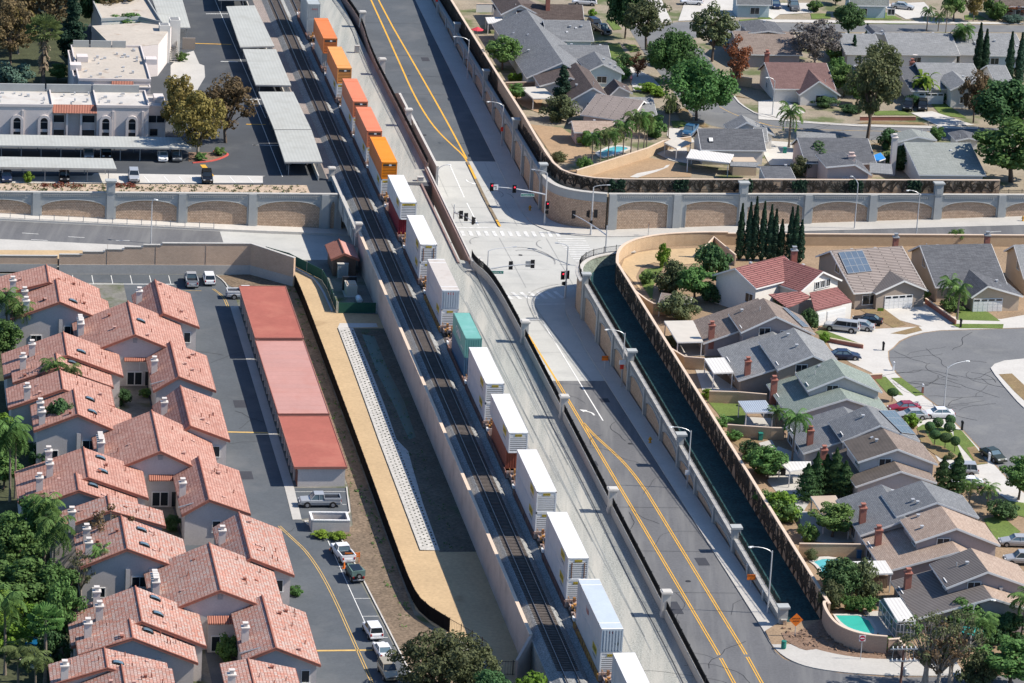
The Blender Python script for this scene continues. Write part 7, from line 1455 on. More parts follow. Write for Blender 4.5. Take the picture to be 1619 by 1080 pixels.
def plants(z, txt):
    for ln in txt.strip().split('\n'):
        k, t, x, y, H, R_, lb = ln.strip().split(' ', 6); plant(k, G(t, float(x), float(y), z), float(H), float(R_), lb)
plants(0.0, '''
sycamore a 1205 955 11.5 4.6 golden sycamore on the red kerbed island by the carport end
rust a 1375 870 12.5 5.0 broad brown gold autumn tree beside the carport drive
sycamore a 1085 845 11.5 3.6 sparse golden sycamore in front of the stair towers
rust a 60 400 13 4.6 brown autumn tree at the left edge above the sage shrub
rust a 300 235 13.5 5.2 large brown autumn tree left of the dark pine, top left
sycamore a 110 330 9 4.0 golden brown tree just left of the fan palm with the skirt
rust a 30 250 14 5.4 large brown autumn tree in the top left corner
sycamore a 190 120 13 4.6 golden brown tree behind the autumn trees at the top
round a 400 60 13 4.6 dark evergreen crown at the top left of the distant roof
green a 350 500 3.4 2.0 dark green shrub between the fan palm and the tan block
rust a 620 70 10 4.0 bare brown tree by the distant white apartment roof
pine a 440 395 14 3.8 tall dark pine with a bare trunk at the top left
round a 560 180 12 4.0 dark spreading evergreen behind the tan apartment roof
rust a 705 195 10 3.8 thin brown autumn tree beyond the tan apartment roof
green a 770 300 6.8 4.2 bright green round tree behind the tan apartment roof
fan a 262 512 11.5 3.4 stout fan palm with a hanging skirt of dead fronds
sageshrub a 60 520 4.2 4.2 wide sage green shrub behind the white apartment parapet
shrub a 140 815 2.2 2.2 low green bush in front of the white apartment wall
shrub a 1225 975 1.3 1.2 small clipped bush at the foot of the golden sycamore
shrub a 1340 945 1.4 1.2 small bush on the tip of the red kerbed island
shrub a 1110 370 1.6 1.4 small bush below the white stair towers
limeshrub e 172 72 1.8 1.0 yellow green yucca in the planting strip under the carports
pine c 340 650 8.2 2.4 single dark conifer in a back yard beside espresso roofs
ficus c 1160 735 11 6.0 big dense green tree at the bend of the upper street
ficus c 1010 500 9.5 4.8 dark green tree touching the big dense one from behind
round c 725 235 11 3.6 dark evergreen on the upper street verge, cut by the top edge
olive c 855 305 10.5 4.6 golden olive street tree beside the wide upper street
olive c 1255 375 11.5 4.4 tall green street tree right of the upper street bend
redtree c 1395 525 9.5 2.8 slender tree with reddish lower leaves by the tan garden wall
redtree c 800 470 4.6 1.8 small rusty tree on the sidewalk below the blue grey house
oliveshrub c 320 740 4.4 3.4 olive bush below the dark conifer beside the vine wall
green b 1520 425 6.5 3.2 green bush tree in the back yard beside the red parasol
shrub c 690 490 3.2 2.2 reddish brown shrub in front of the small espresso gable
darkshrub c 1010 400 3.6 2.6 dark shrub behind the joined pair of dense trees
shrub c 480 1060 3.2 1.5 slim green shrub at the inside corner of the palm wall
shrub c 900 835 4.2 2.4 leafy bush at the end of the palm row
queen2 c 988 840 8.2 1.4 tall thin palm beside the driveway of the blue pickup
limeshrub c 490 890 2.6 1.6 yellow green shrub beside the pink shed roof
oliveshrub c 330 985 1.6 1.6 low olive shrub in the dirt yard beside the pool
grey d 345 405 9.2 5.4 large grey leafless tree between two grey brown roofs
round d 545 215 6.2 3.0 dark round tree beside the top street
pine d 575 385 6 1.1 small dark pine right of the grey leafless tree
pine d 655 290 5.2 .9 small dark pine left of the white gabled grey roof
pine d 540 320 4.6 .8 smallest dark pine beside the grey leafless tree
olive d 665 850 16 5.2 very tall grey green street tree standing in the lower street verge
olive d 720 590 11 4.0 bushy olive tree behind the very tall street tree
green d 520 590 6 3.0 green tree left of the very tall street tree trunk
shrub d 470 470 4 2.0 shrub between the maroon roof and the small beige gable
banana d 1000 620 6.4 2.7 banana clump with broad bright leaves by a front door
lowpalm d 185 900 8.2 2.6 feathery palm behind the dark grey house
rust d 1310 750 10.5 2.7 slim orange brown tree by the dark green hedge trees
round d 1510 830 10 6.2 large dark green tree at the right edge above the vine wall
green d 1540 1110 11 6.6 large fresh green tree at the right end of the vine wall
round d 1380 690 6.5 2.8 dark green tree against the slim orange brown one
lowpalm d 1025 190 5.2 1.6 young palm beside the top drive with the silver car
queen2 d 1140 215 6.5 1.6 leaning palm left of the pale blue pool house
lowpalm d 1095 190 4 1.3 small palm beside the leaning palm at the top
queen d 1245 370 7.5 2.2 palm with long fronds beside the tallest cypress pair
queen d 1205 365 6.2 1.8 palm just left of the long frond palm
lowpalm d 1080 365 3.8 1.6 low palm in front of the satellite dish wall
green d 1190 130 7.5 2.6 sage green tree at the top right of the drive
sycamore d 1310 130 7.5 2.2 yellow leaved tree at the top right
shrub d 1440 115 4.5 2.6 green bush mass at the top right lawn
redtree d 1540 110 3.5 3.0 brown shrub bank at the top right corner
sageshrub d 1560 140 1.6 2.4 pale agave bed beside the top right street
darkshrub d 350 1035 4.8 3.3 deep green bush behind the vine wall below the dark grey house
oliveshrub d 240 1075 3.4 2.0 olive bush at the corner of the dark grey house
darkshrub d 860 1035 4 2.6 flowering dark bush by the tall stucco chimney
darkshrub d 785 910 3.6 2.2 dark bush behind the blue tarpaulin
shrub d 1090 850 2.4 1.6 clipped bush beside the lower street behind the pale green roof
round d 470 30 4 2.2 dark tree at the top beside the pale blue house
shrub d 340 70 2.4 1.6 dark shrub on the top lawn left of the pale blue house
darkshrub d 650 70 1.4 1.6 clipped hedge under the pale blue house windows
shrub c 1520 75 2 2.4 clipped dark hedge in front of the topmost pale house
limeshrub c 1570 50 1.8 1.6 golden hedge in front of the topmost pale house
limeshrub c 525 100 1.5 1.0 yellow flowering shrub by the top driveway
limeshrub c 870 560 1.6 2.6 clipped green hedge below the small espresso gable
limeshrub c 930 590 1.5 1.8 end of the clipped green hedge nearest the big tree
darkshrub d 400 650 1.8 2.6 dark clipped hedge under the maroon front wing
limeshrub g 955 590 3.8 1.3 tall yellow green shrub on the dirt bank lawn
oliveshrub g 990 745 5 3.2 tall olive bush in the garden by the brown shed
green g 1150 790 5.5 3.2 green tree between the brown shed and the white gable
darkshrub g 1250 640 5 2.9 dense dark bush below the brown stepped wall
oliveshrub g 1050 905 4 3.2 brown olive bush below the brown shed roof
darkshrub g 1240 800 3 2.2 dark bush at the foot of the white gable wall
shrub g 860 690 2.2 1.2 small green shrub on the corner lawn by the dirt bank
lowpalm h 1155 850 5.6 2.0 left palm in the bed between the two cul-de-sac drives
lowpalm h 1212 905 6 2.0 right palm in the bed between the two cul-de-sac drives
shrub h 1180 850 2.2 2.2 leafy shrub under the two drive palms
shrub h 1205 445 2.6 1.6 green bush tip behind the slate roof ridge
shrub h 90 835 3 2.2 green bush beside the red porch roof
darkshrub h 308 970 3.2 1.5 spiky dark shrub beside the solar roofed brown house
shrub h 1012 790 1.8 .9 potted shrub beside the taupe garage door
limeshrub h 400 1050 1.6 1.0 yellow green shrub on the low brick edging
queen l 205 725 7.4 2.4 palm with a pale flower stalk behind the blue grey house
lowpalm l 105 525 3.2 1.5 low palm beside the blue grey patio cover
shrub k 1570 800 3.4 2.7 green shrub inside the swale wall above the stepped bed
green l 55 840 4.6 2.6 leafy tree beside the L shaped white roof
limeshrub l 135 1070 3.4 2.7 yellow green bush beside the swale wall
juniper l 345 945 6.2 1.1 leftmost twisted juniper behind the striped brown roof
juniper l 405 930 5.6 1.2 second twisted juniper from the left behind the striped roof
juniper l 460 935 6.6 1.2 third twisted juniper from the left behind the striped roof
juniper l 520 945 5.0 1.2 rightmost twisted juniper behind the striped roof
juniper l 290 970 5.2 1.4 low spreading juniper at the corner of the tan patio roof
juniper l 1115 935 5.4 1.2 left juniper in the front garden by the silver minivan
juniper l 1205 930 5.8 1.3 right juniper in the front garden by the silver minivan
lowpalm l 1285 985 3.4 1.6 low palm left of the street side driveway
lowpalm l 1395 1010 3.6 1.7 low palm right of the front garden junipers
darkshrub l 1480 1075 2.4 2.2 dark shrub bed beside the lower front lawn
limeshrub l 930 525 2 1.4 flowering shrub beside the parked sedans
topiary l 815 365 2 .85 brown clipped ball shrub standing alone by the sidewalk
green l 1585 965 6.2 2.6 dark tree at the right edge beside the street
oliveshrub l 1162 715 .9 .8 small rounded olive shrub on the dry lawn
round p 490 575 5.4 2.8 dark citrus tree beside the kidney pool
oliveshrub p 655 560 4.6 2.6 olive leaved tree between the citrus and the wooden fence
oliveshrub p 437 628 3.6 1.7 grey green clipped bush inside the curved beige wall
green p 450 190 4.6 3.0 light green tree behind the slate grey house
shrub p 300 220 2.8 1.4 slim shrub inside the swale wall by the garden lawn
shrub p 150 90 3 2.4 rounded shrub inside the swale wall above the potted plants
twig p 1010 1130 10 4.4 pale stemmed bare tree behind the utility pole
twig p 1170 1110 10.5 4.0 pale stemmed tree right of the bare one, bottom right
twigrust p 1090 1140 9 3.4 brown twigged tree between the pale stemmed ones
green p 1230 760 4.2 2.6 light green bush at the corner house gable
shrub p 900 790 2.6 2.0 green bush at the foot of the sunroom
queen p 1350 960 6.6 2.3 palm in front of the teal garden umbrella
queen p 1600 830 6.8 2.4 palm at the right edge by the corner house window
darkshrub p 1420 830 3 2.6 dark shrub right of the teal garden umbrella
darkshrub p 1530 830 3.4 2.8 dark shrub under the right edge palm
oliveshrub p 1140 900 2.8 2.2 olive shrub on the bank behind the pale stemmed trees
green p 1530 1100 6 3.8 yellow green tree in the bottom right corner
oliveshrub p 1330 1110 4.2 2.6 olive bush at the bottom edge beside the corner tree
darkshrub d 440 505 3.2 2.2 dark shrub behind the maroon roofed house
green d 600 640 5 2.4 leafy tree against the foot of the very tall street tree
darkshrub d 560 690 1.6 2.2 low dark hedge beside the maroon front wing
darkshrub d 945 640 1.8 1.8 dark shrub between the banana clump and the black suvs
darkshrub d 1150 620 2 2.0 dark shrub beside the lawn of the silver grey house
shrub d 470 360 3.4 2.4 green shrub behind the small dark pines
darkshrub d 800 350 2.6 2.2 dark shrub in front of the white gabled long roof
darkshrub d 160 360 2.8 2.6 dark shrub below the long grey brown roof
shrub d 1180 385 2.4 2.0 green shrub under the palms by the silver grey ridge
darkshrub c 640 440 2.6 2.0 dark shrub beside the blue grey front gable
shrub c 560 470 2.4 1.6 shrub between the blue grey and espresso roofs
darkshrub c 735 400 2.2 1.8 dark shrub on the lawn beside the blue grey gable
oliveshrub c 1000 690 2 1.8 olive shrub at the corner of the grey ribbed roof
green c 60 620 3.4 1.8 leafy bush beside the beige patio roof
shrub k 1320 520 1.6 1.4 shrub at the corner of the green back lawn
darkshrub k 1490 720 2.6 1.8 dark clipped hedge in the dry back yard
limeshrub k 1230 340 1.2 1.2 bright low shrub at the edge of the green back lawn
oliveshrub k 1000 40 1.8 1.4 olive shrub inside the topmost stepped wall
shrub k 1390 600 1.5 1.2 low shrub in the dry back yard beside the wall
shrub l 40 1000 2.2 1.6 shrub beside the concrete yard above the yellow green bush
oliveshrub p 330 330 1.4 1.0 small olive shrub beside the kidney pool coping
shrub p 795 870 1.4 1.4 low bright bush on top of the short beige wall
''')
for k, (x, y) in enumerate([(520, 1042), (570, 1037), (617, 1026), (660, 1012), (710, 1000), (757, 986), (800, 972), (836, 957), (853, 946)]):
    plant('queen2' if k % 2 else 'queen', G('c', x, y), RP.uniform(6.8, 8.2) + (1.2 if k in (5, 6, 7) else 0), RP.uniform(1.7, 2.2), f'{ORD[k]} palm from the left in the row along the pool wall', 'palms along the pool wall')
for k, (x, t) in enumerate([(1174.8, 320.6), (1187.8, 318), (1196.9, 309), (1209.6, 316), (1221, 320.6), (1228.8, 327), (1239.2, 343), (1253.5, 323), (1261.3, 320.6), (1270.3, 342.6)]):
    q = G(None, x - 6.5, 411 + k*.45, 0); plant('cypress', q, (411 - t)/9.6, .74, f'{ORD[k]} cypress from the left in the dense row by the tan wall', 'cypress row by the tan wall')
for k, (x, y, H) in enumerate([(1332, 455, 10.2), (1372, 455, 9.0), (1520, 530, 10.8), (1582, 530, 10.6)]): plant('cypress', G('d', x, y), H, .95, ('tallest left cypress beside the pale blue house', 'shorter cypress touching the tall left one', 'left cypress of the right edge pair', 'right cypress of the right edge pair')[k])
for k, (x, y, R_) in enumerate([(1090, 545, .8), (1165, 530, .75), (1040, 570, .75), (1072, 620, .8), (1137, 640, .9), (1160, 575, .85), (1195, 660, .7)]):
    plant('topiary', G('l', x, y + 12), 2.3, R_, ('top left', 'top right', 'left hand', 'lower left', 'largest middle', 'inner right', 'lowest right')[k] + ' ball of the clipped topiary group on the front lawn', 'clipped topiary balls')
for k in range(9): plant('limeshrub', G('c', 30 + k*26, 496 - k*.6), 1.5, .75, f'{ORD[k]} yellow green shrub from the left in the garden wall hedge', 'yellow green hedge shrubs')
for k, (x, y) in enumerate([(540, 628), (578, 634), (625, 638), (685, 640)]):
    plant('shrub', G('p', x, y, .35), 1.9, .95, f'{ORD[k]} potted citrus from the left beside the emerald pool', 'potted citrus beside the pool'); q = G('p', x, y); b = MB(); b.lathe(q, [(.25, 0), (.38, .55), (.42, .6), (.36, .6), (.3, .5)], 12); tag(b.build('flower_pot', mat('terracotta', (.40, .15, .08), .9, .1)), f'{ORD[k]} terracotta pot from the left beside the emerald pool', 'flower pot', 'terracotta pots beside the pool')
plants(ZT, '''
queen i 60 975 11.8 2.7 tall queen palm left of the magnolia, paler trunk
queen i 92 955 10.8 2.4 queen palm just behind the tall one beside the magnolia
round i 372 715 8.2 2.8 glossy round magnolia against a grey gable wall
darkshrub i 225 750 3 1.8 dark shrub at the foot of the glossy magnolia
queen i 320 470 9 2.2 palm crown rising over the third twin gabled roof, left one
queen2 i 425 480 8.6 1.8 palm crown rising over the third twin gabled roof, right one
queen e 40 1070 9 2.6 palm at the left edge below the first townhouse
queen e 120 1090 7.6 2.4 palm beside the second townhouse chimneys
shrub e 180 1000 3.6 1.5 green shrub against the first townhouse gable
queen m 325 600 12 2.8 tallest palm in the garden grove, slender bare trunk
queen m 270 400 10.5 2.6 palm left of the tallest one in the garden grove
queen m 620 575 7.4 2.3 left palm of the pair against the grey townhouse wall
queen m 738 530 7 2.6 right palm of the pair against the grey townhouse wall
twigrust m 670 420 9.6 3.4 sparse autumn tree in front of the fifth twin gabled roof
twig m 490 620 8 1.9 thin multi stemmed tree against the garden wall
green m 130 680 7.5 4.4 bushy green tree at the left edge of the garden grove
green m 200 350 9 3.6 leafy tree behind the tallest garden palm
green m 385 900 9.4 2.5 tall green tree beside the twin gabled house near the pond
green m 40 420 8 3.2 dark tree at the left edge beyond the garden grove
green m 330 690 7.5 3.0 bright leafy tree in the middle of the garden grove
limeshrub m 20 760 5 3.2 yellow green mass at the left edge of the grove
green m 120 480 8 3.2 leafy green tree at the back of the garden grove
limeshrub m 200 800 4 2.6 yellow green bush between the pond and the grove
limeshrub m 10 300 4 3.0 yellow green bush at the left edge beside the fourth twin gables
green i 20 900 5 2.6 leafy bush below the tall queen palms
limeshrub i 20 640 4.5 2.2 bright bush at the left edge beside the twin gables
green e 20 1150 6 2.6 leafy tree at the left edge below the palms
queen m 30 1030 11 2.9 palm at the left edge beside the pond
fan2 m 275 1085 9.2 2.2 fan palm right of the pond
queen2 m 110 1120 6 2.6 low palm at the bottom left corner
queen2 m 215 1150 5.4 2.4 low palm below the pond at the bottom edge
limeshrub m 60 900 4 2.6 dark shrub left of the pond
limeshrub m 70 560 4 3.0 green shrub mass in the garden grove
darkshrub m 320 1000 4.5 2.2 dark shrub between the pond and the townhouse chimneys
shrub m 1390 945 3.4 1.7 round bush in the lowest townhouse court
darkshrub m 1045 150 2 1.4 dark shrub in the court behind the sparse autumn tree
darkshrub i 745 390 2.4 1.3 dark shrub in the first townhouse court
shrub i 885 340 1.4 1.0 small shrub by the first court door
oak n 1130 1165 8.4 5.8 wide grey green oak at the bottom end of the sandy path
oak n 1330 1170 6.4 3.8 lower oak right of the wide grey green one
limeshrub n 420 192 .9 1.5 left half of the low hedge below the walled bin store
limeshrub n 520 200 .9 1.5 right half of the low hedge below the walled bin store
shrub n 260 545 1.3 1.0 low hedge beside the townhouse wall at the drive bend
''')
plant('limeshrub', TP(-58, -10.2, ZT), 7.6, 3.6, 'bright green round tree below the end of the rail wall')
plant('round', TP(-54, -14.5, ZT), 6.4, 2.9, 'dark tree left of the bright green round one')
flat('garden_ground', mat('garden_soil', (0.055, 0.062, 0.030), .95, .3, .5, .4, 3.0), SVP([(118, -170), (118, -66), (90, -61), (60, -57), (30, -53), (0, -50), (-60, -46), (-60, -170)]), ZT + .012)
# low cover in the planting strip and weeds on the slope
mb = MB(); mr = MB()
for k in range(650):
    q = TP(RP.uniform(154.2, 160.4), RP.uniform(-75, -13), .05); r_ = RP.random()
    if r_ < .62 or q.y > 1e9: clump(mb, q + UP*.1, .28, 6, .3)
for k in range(90): v = RP.choice((RP.uniform(-57, -50), RP.uniform(-46, -41.5))); clump(mr, TP(RP.uniform(158.5, 160.5), v, .2), .45, 9, .3)
tag(mb.build('ground_cover', M['leaf_olive']), 'scattered low planting in the pale strip below the carports', 'ground cover', kind='stuff'); tag(mr.build('red_ground_cover', M['leaf_red']), 'reddish low bushes along the back of the planting strip', 'ground cover', kind='stuff')
mb = MB()
for k in range(150): s = RP.uniform(-25, 122); clump(mb, TP(s, RP.uniform(-21, -18.9), ZT + .05), .3, 7, .26)
for k in range(120): clump(mb, TP(RP.uniform(3, 95), RP.uniform(-11.6, -9.2), ZT + .04), .3, 5, .2)
tag(mb.build('weeds', M['leaf_green']), 'weeds scattered on the brown slope and the basin floor', 'weeds', kind='stuff')
mb = MB()
for k in range(500):
    s = RP.uniform(-47, -35); v = RP.uniform(25, 44); q = TP(s, v, .03)
    if s < -36 - (v - 25)*.55 and s > -40 - (v - 25)*.42 - 1.5: mb.box(q, (RP.uniform(.2, .6), RP.uniform(.2, .5), RP.uniform(.1, .35)), rdir(), (rdir() + UP*1.5))
tag(mb.build('soil_clods', M['mulch']), 'rough brown clods of soil along the corner pavement', 'soil', kind='stuff')
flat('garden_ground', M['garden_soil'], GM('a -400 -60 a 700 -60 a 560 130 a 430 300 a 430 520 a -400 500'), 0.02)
# ------------------------------------------------------------------ vehicles
def cpaint(name, c, m=.25): return mat('car_' + name, c, .28, .03, .5, metal=m, spec=.5)
for n_, c in dict(white=(.72, .72, .72), silver=(.42, .43, .44), black=(.012, .013, .016), navy=(.02, .035, .08), blue=(.05, .15, .28), red=(.30, .03, .05), tan=(.42, .36, .26), green=(.05, .06, .045), grey=(.12, .125, .13)).items(): cpaint(n_, c, 0 if n_ == 'white' else .25)
mat('tyre', (.015, .015, .016), .9, .1); mat('rim', (.35, .35, .36), .4, .1, metal=.6); mat('lamp_red', (.35, .015, .015), .3, .05); mat('lamp_clear', (.60, .60, .58), .2, .05); mat('tarp_green', (.12, .19, .17), .85, .25, 2.5)
CARS = {}
def car_proto(kind):
    t = new_root(dict(sedan='parked_car', suv='parked_suv', pickup='pickup_truck', van='minivan', camper='pickup_truck', jeep='parked_jeep')[kind])
    S = dict(sedan=(4.7, .90, .98, 1.44, [(-1.75, -1.05), (.95, .25)], .0), suv=(4.6, .93, 1.08, 1.74, [(-2.1, -1.9), (.95, .35)], .0), van=(5.0, .98, 1.08, 1.78, [(-2.3, -2.1), (1.35, .45)], .0), pickup=(5.7, .98, 1.15, 1.86, [(-.55, -.45), (1.35, .75)], .0), camper=(5.5, .95, 1.12, 1.80, [(-2.55, -2.45), (1.25, .7)], .0), jeep=(4.0, .86, 1.05, 1.75, [(-1.8, -1.7), (.55, .45)], .0))[kind]
    L, hw, bl, H, ((r0, r1), (f0, f1)), _ = S; y = L/2; zb = .32 if kind in ('sedan',) else .45
    st = [(-y, zb + .15, bl - .22, hw*.88), (-y + .1, zb, bl - .02, hw*.96), (-y*.55, zb - .08, bl, hw), (y*.3, zb - .08, bl, hw), (f0 + .1, zb - .08, bl, hw), (y - .25, zb - .02, bl - (.2 if kind in ('sedan', 'suv', 'van') else .06), hw*.95), (y, zb + .12, bl - .4, hw*.8)]; b = MB(); R_ = []
    for yy, z0, z1, w_ in st: m = (z0 + z1)/2; R_.append([(-w_*.9, yy, z0), (w_*.9, yy, z0), (w_, yy, m), (w_*.97, yy, z1 - .1), (w_*.86, yy, z1), (-w_*.86, yy, z1), (-w_*.97, yy, z1 - .1), (-w_, yy, m)])
    for A, B in zip(R_, R_[1:]):
        for k in range(8): j = (k+1) % 8; b.add([A[k], A[j], B[j], B[k]][::-1])
    b.add(R_[0]); b.add(R_[-1][::-1]); ti = hw*.74; to = hw*.9
    b.box((0, (r1 + f1)/2, H - .03), (ti*2 + .06, f1 - r1 + .1, .07), KX)
    for sx in (-1, 1):
        for (ya, yb) in ((r0, r1), (f0, f1)): b.bar((sx*to, ya, bl - .02), (sx*ti, yb, H - .03), .07, .09)
        m = (r1 + f1)/2; b.bar((sx*to*.99, m, bl - .02), (sx*ti, m, H - .03), .05, .1)
        if kind in ('suv', 'van', 'camper'): m = lerp(r1, f1, .3); b.bar((sx*to*.99, m, bl - .02), (sx*ti, m, H - .03), .05, .12)
    if kind == 'pickup':
        for sx in (-1, 1): b.box((sx*(hw - .07), -1.7, bl + .1), (.14, 2.2, .3), KX)
        b.box((0, -y + .08, bl + .06), (hw*1.9, .1, .36), KX)
    b.build('body', M['car_white'], t); g = MB(); q = [(-to, r0), (to, r0), (to, f0), (-to, f0)]; u = [(-ti, r1), (ti, r1), (ti, f1), (-ti, f1)]
    for k in range(4): j = (k+1) % 4; g.add([(q[k][0]*.985, q[k][1], bl - .02), (q[j][0]*.985, q[j][1], bl - .02), (u[j][0], u[j][1], H - .05), (u[k][0], u[k][1], H - .05)])
    g.build('windows', M['glass_sky' if kind in ('sedan', 'pickup') else 'glass_dark'], t)
    if kind == 'pickup': d = MB(); d.box((0, -1.7, bl + .012), (hw*1.72, 2.1, .03), KX); d.build('truck_bed', M['black_metal'], t)
    wr = .33 if kind in ('sedan', 'van', 'suv') else .40
    for sx in (-1, 1):
        for yy in (-y*.60, y*.62):
            wv = MB(); wv.tube([(sx*(hw - .22), yy, wr), (sx*(hw + .015), yy, wr)], wr, 16); o = wv.build('wheel', M['tyre'], t); wv = MB(); wv.tube([(sx*(hw - .05), yy, wr), (sx*(hw + .03), yy, wr)], wr*.62, 12); wv.build('rim', M['rim'], o)
            a = MB(); a.tube([(sx*(hw - .3), yy, wr + .03), (sx*(hw + .004), yy, wr + .03)], wr*1.18, 14); a.build('wheel_arch', M['gap_dark'], t)
        h = MB(); h.box((sx*hw*.62, y - .06, bl - .32), (.34, .16, .15), KX); h.build('headlight', M['lamp_clear'], t); h = MB(); h.box((sx*hw*.78, -y + .02, bl - .2), (.2, .12, .28), KX); h.build('taillight', M['lamp_red'], t)
    h = MB(); h.box((0, -y - .01, bl - .42), (.5, .04, .15), KX); h.build('number_plate', M['lamp_clear'], t); h = MB(); h.box((0, y - .02, zb + .2), (hw*1.1, .12, .16), KX); h.build('grille', M['gap_dark'], t)
    for e in (-1, 1): h = MB(); h.box((0, e*(y + .02), zb + .06), (hw*1.75, .14, .16), KX); h.build('bumper', M['grey_metal'] if kind in ('pickup', 'camper', 'jeep') else M['car_white'], t)
    if kind == 'jeep':
        c = MB(); c.prism([(-.88, -1.95), (.88, -1.95), (.82, 1.0), (-.82, 1.0)], .95, [1.72, 1.80, 1.5, 1.72]); c.build('tarpaulin', M['tarp_green'], t); c = MB(); c.tube([(.0, -2.08, 1.1), (0, -2.28, 1.1)], .36, 14); o = c.build('spare_wheel', M['tyre'], t); c = MB(); c.tube([(0, -2.2, 1.1), (0, -2.3, 1.1)], .2, 10); c.build('rim', M['rim'], o)
    return t
def car(kind, col, t_, x, y, hd, z, label):
    if kind not in CARS: CARS[kind] = car_proto(kind); o = CARS[kind]; first = True
    else: first = False
    loc = G(t_, x, y, z) if callable(z) else G(t_, x, y, z + .02); rz = GA - R(hd)
    o = CARS[kind] if first else copy_tree(CARS[kind], loc, rz)
    if first: o.location = loc; o.rotation_euler = (0, 0, rz)
    for ch in bpy.data.objects:
        if ch.parent == o and (ch.name.startswith('body') or (ch.name.startswith('bumper') and kind in ('sedan', 'suv', 'van'))): ch.material_slots[0].link = 'OBJECT'; ch.material_slots[0].material = M['car_' + col]
    return tag(o, label, dict(pickup='pickup truck', camper='pickup truck', van='minivan', suv='suv', jeep='jeep', sedan='car')[kind])
for ln in f'''pickup silver e 1165 690 0 {ZT} silver pickup in the marked bays below the stepped wall
suv white e 1272 680 0 {ZT} white suv in the marked bays beside the silver pickup
pickup white e 1490 775 90 {ZT} white pickup half hidden behind the first red garage roof
pickup silver j 405 1000 -90 {ZT} silver crew cab pickup parked beside the last red garage
pickup white n 545 315 -10 {ZT} white work pickup with an orange barrier on its tail
jeep black n 618 440 -8 {ZT} black jeep under a grey green tarpaulin with a spare wheel
suv white n 728 785 -6 {ZT} white suv with a tail mounted spare, parked on the drive
sedan white n 788 905 -6 {ZT} white sedan between the white and the tan suv on the drive
suv tan n 822 1035 174 {ZT} tan suv nearest the bottom, facing the camera
suv silver e 815 55 182 0 silver suv alone in the pale bay below the carports
suv black e 1262 62 182 0 black suv in the pale bay beside the yellow stripe
sedan navy e 40 55 182 0 dark blue car under the short carport at the left edge
sedan black e 392 52 182 0 black car under the short carport near its right end
sedan silver a 540 955 182 0 silver car under the long carport, leftmost one seen
sedan black a 648 952 182 0 black car under the long carport beside the leftmost silver one
sedan white a 990 970 182 0 white car under the long carport near its right end
sedan grey a 1076 970 182 0 dark grey car under the long carport, last before the island
sedan white b 275 1000 90 0 white car under the lowest trackside carport
pickup blue c 1120 820 205 0 blue pickup on the drive beside the charcoal house
pickup black c 585 200 165 0 black pickup on the drive of the blue grey house
suv navy c 545 165 165 0 dark suv behind the black pickup, top drive
van white c 478 30 -80 0 white van with dark windows at the top by the dark brown roof
suv white c 1130 28 -85 0 white suv at the top right of the golden olive tree
sedan blue c 1310 275 -70 0 blue car behind the tall green tree at the street bend
sedan silver d 878 55 110 0 silver car on the pale drive at the top right
pickup grey d 214 55 185 0 dark grey pickup facing the top street
sedan navy d 105 45 185 0 dark blue car beside the dark grey pickup
suv black d 912 665 200 0 black suv at the banana clump, left one
suv black d 1000 665 195 0 black suv at the banana clump, right one
camper silver h 505 975 -68 0 silver pickup with a white camper shell on the paved drive
sedan silver h 612 965 -68 0 silver sedan between the camper pickup and the black sedan
sedan black h 662 930 -68 0 black sedan nearest the garden sign on the paved drive
sedan navy l 525 105 95 0 dark blue sedan at the end of the solar roofed brown house
sedan red l 885 425 -95 0 dark red car half hidden behind the silver one
sedan silver l 930 470 -92 0 silver sedan on the drive behind the clipped balls
sedan white l 1092 462 -90 0 white sedan parked across the pavement by the street lamp
sedan green l 1430 715 162 0 dark green sedan parked at the kerb of the cul-de-sac
van silver l 1225 810 -84 0 silver minivan on the drive behind the right junipers
sedan white l 1268 885 -84 0 white car on the drive beside the silver minivan
sedan silver p 1572 240 -84 0 silver car beside the brown roofed house, right edge
suv silver p 1600 350 -84 0 silver suv cut by the right edge below the silver car'''.split('\n'):
    a = ln.split(' ', 7); car(a[0], a[1], a[2], float(a[3]), float(a[4]), float(a[5]), float(a[6]), a[7])
# ------------------------------------------------------------------ lamps, signals, signs and small things
mat('lamp_glass', (.75, .75, .72), .2, .02); mat('signal_black', (.012, .012, .014), .6, .05); mat('signal_red', (.9, .03, .06), .4, 0, emit=1.4); mat('sign_green', (.02, .17, .13), .6, .05); mat('sign_orange', (.80, .19, .02), .7, .05); mat('sign_white', (.72, .72, .72), .6, .03); mat('sign_red', (.45, .03, .06), .6, .05); mat('hydrant', (.55, .28, .03), .6, .1); mat('flag_red', (.72, .05, .03), .7, .05)
def lamp(q, H, ad, al, label, m='galv', rise=.45):
    t = thing('street_lamp', q, label, 'street lamp'); b = MB(); b.tube([q, q + UP*.4, q + UP*H], [.14, .11, .07], 8); b.build('pole', M[m], t); ad = Vector(ad).normalized()
    P = [q + UP*(H - .5)] + [q + UP*(H - .5 + (rise + .6)*math.sin(k/6*1.57)) + ad*al*(1 - math.cos(k/6*1.57)) for k in range(1, 7)]; b = MB(); b.tube(P, [.06]*4 + [.05]*3, 6); a = b.build('arm', M[m], t); b = MB(); e = P[-1]; b.lathe(e + ad*.3 - UP*.14, [(.05, .2), (.22, .14), (.24, .08), (.16, 0)], 10); b.box(e + ad*.1, (.5, .2, .12), ad); b.build('lamp_head', M['lamp_glass'], a); return t
for k, s in enumerate((-30.1, 19.8, 68.0)): q = TP(s, 24.45); q.z = zlow_s(s) + .1; lamp(q, 8.3, -BX, 2.6, f'{ORD[k]} street lamp from the bottom along the lower road pavement')
